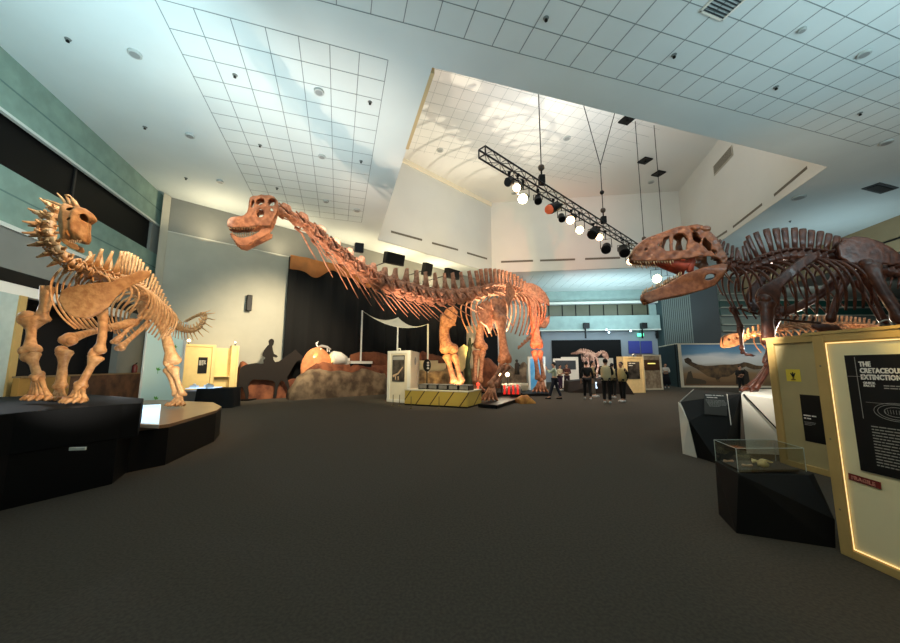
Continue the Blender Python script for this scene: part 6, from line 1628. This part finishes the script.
# ================================================================== visitors
M_skin = mat('skin', (196, 146, 116), .5); M_hair = mat('dark_hair', (16, 13, 12), .6)
def skin_mesh(name, m, parent, pts, edges, radii, root=0, sub=1):
    me = bpy.data.meshes.new(name); o0 = ORG[parent.name]
    me.from_pydata([V(p) - o0 for p in pts], edges, []); me.update()
    o = bpy.data.objects.new(name, me); COL.objects.link(o); o.parent = parent; me.materials.append(m); ORG[o.name] = o0
    sk_ = o.modifiers.new('skin', 'SKIN'); sk_.use_smooth_shade = True
    for i, r in enumerate(radii):
        sv = me.skin_vertices[0].data[i]; sv.radius = (r, r) if not hasattr(r, '__len__') else r; sv.use_root = (i == root)
    if sub: s2 = o.modifiers.new('sub', 'SUBSURF'); s2.levels = sub; s2.render_levels = sub
    return o
def person(px, py, h, face, label, top, bottom, vest=None, arms='down', stride=.0, skirt=False, group=None, shoes=(230, 230, 226), mask=False):
    g_ = PZ(px, py); k = h / 1.7
    F = V((math.sin(face), -math.cos(face), 0)); S = V((F.y, -F.x, 0)) * -1     # facing and the person's left
    S = Z.cross(F).normalized()
    def W(s, f, z): return g_ + S * s * k + F * f * k + Z * z * k
    t = thing('person', label, 'person', g_, group)
    st = stride
    J = dict(pel=W(0, 0, .93), spine=W(0, .01, 1.12), chest=W(0, 0, 1.32), neck=W(0, .01, 1.44), head=W(0, .04, 1.52))
    arm = {}
    for q in (-1, 1):
        if arms == 'down' or (arms == 'camera_one' and q < 0): el, wr, hd_ = W(.24 * q, -.03, 1.12), W(.25 * q, .06, .88), W(.25 * q, .09, .79)
        elif arms == 'crossed': el, wr, hd_ = W(.24 * q, .03, 1.12), W(.08 * q, .20, 1.12), W(-.02 * q, .24, 1.14)
        elif arms == 'back': el, wr, hd_ = W(.24 * q, -.10, 1.13), W(.12 * q, -.16, .96), W(.04 * q, -.18, .92)
        else: el, wr, hd_ = W(.26 * q, .16, 1.22), W(.12 * q, .34, 1.38), W(.07 * q, .37, 1.45)
        arm[q] = (W(.175 * q, 0, 1.38), el, wr, hd_)
    leg = {}
    for q in (-1, 1):
        f_ = st * q; leg[q] = (W(.09 * q, 0, .90), W(.10 * q, f_ * .5 + .03, .50), W(.10 * q, f_, .09), W(.10 * q, f_ + .14, .045))
    pts = [J['pel'], J['spine'], J['chest'], J['neck'], J['head']]; rad = [.12 * k, .11 * k, .13 * k, .05 * k, .055 * k]; ed = [(0, 1), (1, 2), (2, 3), (3, 4)]
    for q in (-1, 1):
        b = len(pts); pts += list(arm[q]); rad += [.055 * k, .042 * k, .028 * k, .03 * k]; ed += [(2, b), (b, b + 1), (b + 1, b + 2), (b + 2, b + 3)]
        b = len(pts); pts += list(leg[q]); rad += [.085 * k, .058 * k, .04 * k, .035 * k]; ed += [(0, b), (b, b + 1), (b + 1, b + 2), (b + 2, b + 3)]
    skin_mesh('body', M_skin, t, pts, ed, rad)
    mb = MB(); hc = W(0, .035, 1.60); mb.ball(hc, (.078 * k, .09 * k, .115 * k), 14, 10)
    mb.tube([hc + F * .085 * k + Z * .01, hc + F * .11 * k - Z * .015], [.012 * k, .016 * k], 6)
    for q in (-1, 1): mb.ball(hc + S * .08 * q * k, (.016 * k, .02 * k, .03 * k), 6, 5)
    hd_o = mb.build('head', M_skin, t, smooth=True)
    mb = MB(); 
    for q in (-1, 1): mb.ball(hc + S * .03 * q * k + F * .078 * k + Z * .01 * k, .012 * k, 6, 5)
    mb.build('eyes', M_hair, hd_o, smooth=True)
    mb = MB(); mb.tube([hc + F * .083 * k + S * -.022 * k - Z * .05 * k, hc + F * .087 * k - Z * .052 * k, hc + F * .083 * k + S * .022 * k - Z * .05 * k], .006 * k, 5); mb.build('mouth', mat('lips', (150, 82, 74), .5), hd_o)
    mb = MB(); hh = hc - F * .018 * k + Z * .03 * k; mb.ball(hh, (.088 * k, .095 * k, .10 * k), 14, 10)
    if skirt: mb.tube([hh - F * .03 * k, hh - F * .06 * k - Z * .18 * k], [.08 * k, .05 * k], 10)
    mb.build('hair', M_hair, t, smooth=True)
    if mask:
        mb = MB(); mb.ball(hc + F * .05 * k - Z * .04 * k, (.055 * k, .05 * k, .045 * k), 10, 7); mb.build('face_mask', mat('mask_white', (226, 230, 232), .6), t, smooth=True)
    for q in (-1, 1):
        hp, wr = arm[q][3], arm[q][2]; dr = (hp - wr).normalized(); sd_ = dr.cross(F if abs(dr.dot(F)) < .9 else Z).normalized(); inn = dr.cross(sd_)
        mb = MB(); mb.ball(hp, (.035 * k, .035 * k, .042 * k), 8, 6)
        for j in range(4):
            b0_ = hp + dr * .03 * k + sd_ * (j - 1.5) * .017 * k; L_f = (.06, .07, .065, .05)[j] * k
            mb.tube([b0_, b0_ + dr * L_f * .5 + inn * .004, b0_ + dr * L_f * .9 + inn * .02 * k], [.009 * k, .0085 * k, .006 * k], 5)
        mb.tube([hp + sd_ * .03 * k, hp + sd_ * .055 * k + dr * .02 * k, hp + sd_ * .06 * k + dr * .045 * k], [.011 * k, .01 * k, .007 * k], 5)
        mb.build('hand', M_skin, t, smooth=True)
    mt_, mbt = mat('top_%d_%d_%d' % top, top, .8), mat('bottom_%d_%d_%d' % bottom, bottom, .8)
    pts = [W(0, 0, .92), J['spine'], J['chest'], W(0, 0, 1.42)]; rad = [(.15 * k, .125 * k), (.145 * k, .12 * k), (.155 * k, .125 * k), .075 * k]; ed = [(0, 1), (1, 2), (2, 3)]
    for q in (-1, 1):
        b = len(pts); pts += [arm[q][0], arm[q][1], arm[q][1].lerp(arm[q][2], .8)]; rad += [.072 * k, .058 * k, .045 * k]; ed += [(2, b), (b, b + 1), (b + 1, b + 2)]
    skin_mesh('shirt', mt_, t, pts, ed, rad)
    if vest:
        vm = mat('vest_%d_%d_%d' % vest, vest, .8)
        mb = MB(); vs = []; n_ = 14
        for z_, sx_, sy_ in ((.88, .185, .155), (1.05, .18, .15), (1.25, .195, .155), (1.38, .185, .135), (1.45, .09, .085)):
            for j in range(n_):
                a_ = 2 * PI * j / n_; vs.append(W(sx_ * math.cos(a_), sy_ * math.sin(a_), z_))
        mb.raw(vs, [(r_ * n_ + j, r_ * n_ + (j + 1) % n_, (r_ + 1) * n_ + (j + 1) % n_, (r_ + 1) * n_ + j) for r_ in range(4) for j in range(n_)])
        mb.build('vest', vm, t, smooth=True, solid=.012)
    pts = [W(0, 0, .95)]; rad = [(.145 * k, .12 * k)]; ed = []
    for q in (-1, 1):
        b = len(pts); pts += [leg[q][0], leg[q][1], leg[q][2] + Z * .03]; rad += [.105 * k, .078 * k, .062 * k]; ed += [(0, b), (b, b + 1), (b + 1, b + 2)]
    skin_mesh('trousers', mbt, t, pts, ed, rad)
    if skirt:
        mb = MB(); vs = []; n_ = 14
        for z_, r_ in ((.98, .15), (.7, .2), (.25, .27)):
            for j in range(n_): a_ = 2 * PI * j / n_; vs.append(W(r_ * math.cos(a_), r_ * .8 * math.sin(a_), z_))
        mb.raw(vs, [(r_ * n_ + j, r_ * n_ + (j + 1) % n_, (r_ + 1) * n_ + (j + 1) % n_, (r_ + 1) * n_ + j) for r_ in range(2) for j in range(n_)]); mb.build('skirt', mbt, t, smooth=True, solid=.01)
    for q in (-1, 1):
        mb = MB(); a_ = leg[q][2]; b_ = leg[q][3]
        mb.tube([a_ - F * .05 * k - Z * .04 * k, a_ - Z * .035 * k, b_ - Z * .005 * k, b_ + F * .07 * k - Z * .012 * k], [.04 * k, .046 * k, .042 * k, .028 * k], 10, .95)
        for v in mb.v: v.z = max(v.z, .002)
        mb.build('shoe', mat('shoe_%d' % shoes[0], shoes, .6), t, smooth=True)
    return t, W
KH = (200, 184, 142)
t, W = person(555.5, 399.3, 1.66, -2.0, 'visitor in a pale green top and dark trousers photographing with both hands raised', (176, 190, 166), (26, 30, 46), arms='up', stride=.24, shoes=(20, 20, 22))
person(588, 399.5, 1.70, 2.9, 'tall visitor in black beside the pink-lit skeleton, legs apart', (16, 16, 16), (18, 17, 18), arms='down', stride=.18)
person(593.5, 397, 1.74, 1.2, 'visitor in a khaki shirt partly hidden behind the tall one in black', (150, 132, 90), (120, 108, 96), arms='crossed', stride=.05)
person(607.5, 403.5, 1.78, 2.6, 'person in khaki vest over black, nearest and tallest of the visitors', (14, 14, 14), (12, 12, 12), vest=KH, arms='crossed', stride=.04)
person(613.5, 398, 1.62, 2.4, 'shorter visitor in khaki vest just behind the nearest one', (14, 14, 14), (12, 12, 12), vest=(160, 142, 100), arms='down', stride=.1)
person(623.5, 402, 1.66, -1.2, 'visitor in khaki vest at the kiosk end of the group, looking back', (14, 14, 14), (12, 12, 12), vest=(196, 170, 112), arms='back', stride=.05)
person(667, 388, 1.66, -.5, 'woman in a pale top and long dark skirt before the dark side panel', (206, 200, 190), (18, 18, 28), arms='crossed', stride=.06, skirt=True)
person(560.5, 390.5, 1.55, .5, 'small distant visitor in cream before the dark screen, left of two', (206, 190, 156), (60, 34, 60), arms='crossed')
person(567.5, 390.5, 1.6, -.4, 'small distant visitor in dark red before the dark screen, right of two', (86, 46, 40), (40, 24, 36), arms='crossed')
person(742, 392.5, 1.5, -.3, 'dark distant visitor standing before the mural near its right part', (30, 26, 24), (16, 14, 14), arms='crossed')

# ------------------------------------------------------------------ light
w = bpy.data.worlds.new('World'); SC.world = w; w.use_nodes = True
w.node_tree.nodes['Background'].inputs[0].default_value = (.6, .7, .75, 1)
w.node_tree.nodes['Background'].inputs[1].default_value = .02
TEAL = (.67, .92, 1.0); WARM = (1.0, .78, .48); NEUT = (1, .93, .82); ORG_ = (1, .60, .26)
# unseen area lamps, added to wash the hall ceiling
area('upfill_cool', (3, -3.5, 4.2), (3, -1.0, 8.6), 358.8, TEAL, 8, 2)
area('upfill_cool_left', (-5.0, 1.5, 4.6), (-4.5, 3.5, 8.6), 132.825, TEAL, 3, 2)
area('upfill_cool_left', (-6.5, 6.5, 4.6), (-6.3, 7.5, 8.6), 52.325, TEAL, 2, 2)
area('upfill_cool_right', (12, 2, 4.5), (13, 5, 8.6), 273.125, TEAL, 3, 3)
area('upfill_cool_mid', (8, 3, 4.5), (8, 5, 8.6), 223.08, TEAL, 3, 3)
area('upfill_cool_far', (13, 27.5, 5.0), (13, 30, 8.6), 416.5, TEAL, 8, 2)
area('upfill_right_rear', (19, 16, 4.8), (19, 18, 8.6), 104, TEAL, 3, 3)
area('warm_strip_fill', BW(-5, 1.0, 7.0), BW(-5, 1.0, 8.6), 46, (1, .82, .54), 1.4, 1.0)  # unseen lamps added for the cream glow on the ceiling by the wall
area('warm_strip_fill', BW(-2, 1.0, 7.0), BW(-2, 1.0, 8.6), 46, (1, .82, .54), 1.4, 1.0)
area('warm_strip_fill', BW(1.2, 1.0, 7.0), BW(1.2, 1.0, 8.6), 46, (1, .82, .54), 1.4, 1.0)
area('warm_strip_fill', BW(4.5, 1.0, 7.0), BW(4.5, 1.0, 8.6), 50, (1, .82, .54), 1.4, 1.0)
area('warm_strip_fill', BW(8, 1.0, 7.0), BW(8, 1.0, 8.6), 60, (1, .82, .54), 1.4, 1.0)
area('upfill_warm_back', (0.2, 20.5, 5.6), (-.5, 22, 8.6), 326.4, WARM, 7, 2)
area('upfill_mid', (-3.2, 9, 4.8), (-3, 10, 8.6), 138, (.85, .97, 1), 2, 2)
area('teal_wall_wash', (-4.5, 5, 5.2), (-11, 8, 6.2), 247, TEAL, 2, 2)
# the tall well
area('well_wash', (6, 14, 8.9), (6, 16, 14.3), 455.4, (.95, .98, 1), 5, 5)  # unseen area lamp added to brighten the well
spot('rib_uplight', (1.9, 14.6, .6), (1.9, 17.0, 14.3), 3780, (1, .88, .68), 46, .6, .03)
# unseen fill lamps, added for the general light of the room
area('room_fill', (4, 11, 13.5), (4, 12, 0), 226.8, (1, .97, .92), 6, 5)
area('room_fill_front', (0, -4, 7.5), (0, 6, 0), 28.8, (1, .92, .82), 4, 4)
# walls
spot('beige_wall_wash', (-5.2, 12.6, 5.2), (-8.8, 16.9, 2.4), 2579.85, (1, .84, .58), 80, .9, .3)
spot('pale_wall_wash', (4.0, 21.0, 3.2), (4.6, 30.2, 3), 495, (.95, .97, 1), 80, .8, .3)
area('far_wall_wash', (13, 28.0, 6.5), (13, 32.5, 4), 132.3, TEAL, 8, 1)
area('ribbed_wall_wash', (17.0, 25.0, 6.0), (20.3, 29.5, 4), 64, (.85, .95, .95), 2, 2)
area('louvre_wash', (25, 22, 5.5), (27, 27, 3), 145.6, (.8, .95, .92), 5, 2)
# left skeleton
spot('amber_spot', (-.6, 3.4, 6.6), (-5.6, 6.0, 2.4), 1320, ORG_, 48, .7, .08)
spot('white_leg_spot', (-3.2, 3.2, 1.0), (-5.6, 5.3, 1.8), 210, (1, .95, .86), 50, .8, .05)
spot('white_hind_spot', (-4.4, 6.6, 1.2), (-6.1, 7.6, 1.6), 225, (.92, 1, .95), 60, .8, .05)
spot('side_spot', (-9.0, 6.5, 3.0), (-5.6, 5.0, 2.5), 160, (.85, .92, 1), 60, .8, .05)
point('reflection_panel_glow', (-5.9, 6.4, 1.0), 14, (.85, .93, 1), .2)  # added lamp lighting the stage around the glowing panel
# glow around the lit crate
spot('crate_wash', (-8.4, 12.0, 2.6), (-10.2, 14.0, 1.6), 224, (1, .74, .36), 90, .9, .1)
# long neck
spot('neck_spot_1', tp(1.0, 0, -.4), P(262, 220, 6.6), 980, (1, .72, .42), 34, .7, .05)
spot('neck_spot_2', tp(2.0, 0, -.4), P(330, 250, 9), 1620, (1, .70, .5), 42, .7, .05)
spot('neck_spot_3', tp(3.4, 0, -.4), P(420, 290, 12.6), 1800, (1, .68, .50), 44, .7, .05)
spot('head_low_spot', (-1.6, 4.6, .9), P(255, 228, 6.6), 312, (1, .72, .4), 34, .7, .05)
spot('neck_low_spot', (-2.6, 8.2, .8), P(330, 250, 9), 1120, (1, .74, .56), 60, .8, .05)
spot('neck_low_spot_2', (-1.6, 10.8, .8), P(410, 292, 12.4), 1260, (1, .72, .55), 60, .8, .05)
spot('yellow_low_spot', (-.6, 13.6, .9), P(452, 335, 16.4), 1260, (1, .74, .26), 60, .8, .05)
spot('amber_low_spot', (1.0, 11.4, 1.2), P(500, 320, 14.8), 520, (1, .66, .36), 60, .8, .05)
spot('red_low_spot', (3.5, 15.3, .5), P(538, 325, 18.6), 2400, (1, .26, .12), 44, .8, .05)
spot('body_spot', tp(6.0, 0, -.4), P(515, 300, 17.4), 1600, (1, .72, .46), 50, .7, .05)
# clutter between the legs
point('floor_lamp_a', fl_lamps[0] + V((0, -.2, 0)), 24, (1, .88, .66), .06)
point('floor_lamp_b', fl_lamps[1] + V((0, -.2, 0)), 24, (1, .88, .66), .06)
spot('crate_front_spot', (0, 10.5, 5.0), (-.4, 14.2, .5), 720, (1, .84, .5), 50, .8, .1)
spot('stone_wall_spot', (.4, 15.3, .4), (.6, 17.2, 1.1), 270, (1, .78, .4), 100, .8, .05)
spot('rock_spot', (-4.0, 14.5, 4.5), (-6.2, 18.4, 1.0), 385, (1, .70, .44), 75, .9, .1)
spot('dome_spot', (-6.6, 16.8, 1.9), (dm.x, dm.y, 2.2), 60, (1, .52, .22), 60, .8, .05)
spot('sail_spot', (-3.5, 14.6, 2.0), P(398, 328, 18.5), 966, (1, .90, .66), 45, .8, .05)
spot('booth_spot', (-2.0, 12.2, 3.6), (-2.3, 15.0, 1.4), 456, (1, .82, .5), 50, .8, .05)
# visitors and far exhibits
area('visitor_light', (8, 16, 6.0), (8.5, 19.5, 0), 252, (1, .9, .8), 4, 3)
spot('kiosk_spot', (9.9, 18.0, 3.2), (10.4, 19.6, 1.6), 132, (1, .72, .36), 80, .8, .05)
spot('pink_spot', (7.4, 17.8, 1.0), P(592, 358, 20.3), 216, (1, .80, .76), 60, .8, .05)
spot('screen_spot', (8, 22.0, 3.5), (8.6, 24.6, 1.4), 200, (1, .93, .85), 90, .8, .05)
spot('blue_display_spot', (6.2, 18.9, 2.6), (5.0, 20.2, 1.3), 130, (.8, .92, 1), 50, .8, .05)
spot('mural_spot', (19.0, 19.5, 5.6), (20.5, 24.6, 1.8), 405, (1, .95, .88), 75, .8, .1)
# toothed skeleton
spot('skull_spot', (3.4, 3.6, 6.9), P(672, 262, 6.6), 576, (1, .66, .40), 26, .8, .05)
spot('skull_side_spot', (2.2, 3.0, 1.2), P(680, 280, 6.6), 90, (1, .70, .42), 36, .8, .05)
spot('ribs_rear_spot', (9.5, 8.4, 2.2), P(800, 285, 6.9), 390, (1, .82, .66), 70, .8, .05)
spot('low_skeleton_spot', (6.6, 8.0, 1.1), P(760, 336, 9.0), 384, (1, .66, .38), 80, .8, .05)
point('low_skeleton_glow', P(752, 333, 8.8), 9, (1, .72, .4), .05)
spot('low_skeleton_rear_spot', (10.2, 8.0, 1.2), P(850, 330, 9.1), 160, (1, .66, .4), 90, .8, .05)
spot('foot_spot', (4.4, 5.0, 2.6), P(752, 388, 6.9), 360, (1, .92, .8), 50, .8, .05)
spot('stand_spot', (3.0, 3.2, 3.0), (4.6, 6.0, .5), 30, (1, .95, .86), 60, .8, .05)
# crates on the right
spot('crate_top_spot', (2.3, 2.7, 2.9), (3.2, 2.1, 1.9), 170, (1, .70, .20), 46, .8, .05)
spot('case_spot', (2.6, 2.9, 1.9), (2.95, 3.5, .55), 12, (1, .86, .5), 26, .6, .02)  # unseen spot added to brighten the fossils
spot('crate_face_spot', (1.6, 1.4, 3.0), (3.2, 2.3, 1.0), 62.56, (1, .90, .66), 80, .9, .15)
spot('back_crate_spot', (3.4, 4.4, 3.0), (5.2, 5.0, 1.2), 13, (1, .84, .5), 80, .9, .1)

# ------------------------------------------------------------------ camera
cd = bpy.data.cameras.new('Camera'); cam = bpy.data.objects.new('Camera', cd); COL.objects.link(cam)
cd.sensor_fit = 'HORIZONTAL'; cd.sensor_width = 36; cd.lens = FPX / 900 * 36
cd.clip_start = .05; cd.clip_end = 200
cam.location = (0, 0, CH); cam.rotation_euler = (PI / 2 + TH, 0, 0)
SC.camera = cam
SC.view_settings.view_transform = 'Standard'; SC.view_settings.look = 'None'
SC.view_settings.exposure = 0; SC.view_settings.gamma = 1; SC.view_settings.use_curve_mapping = False
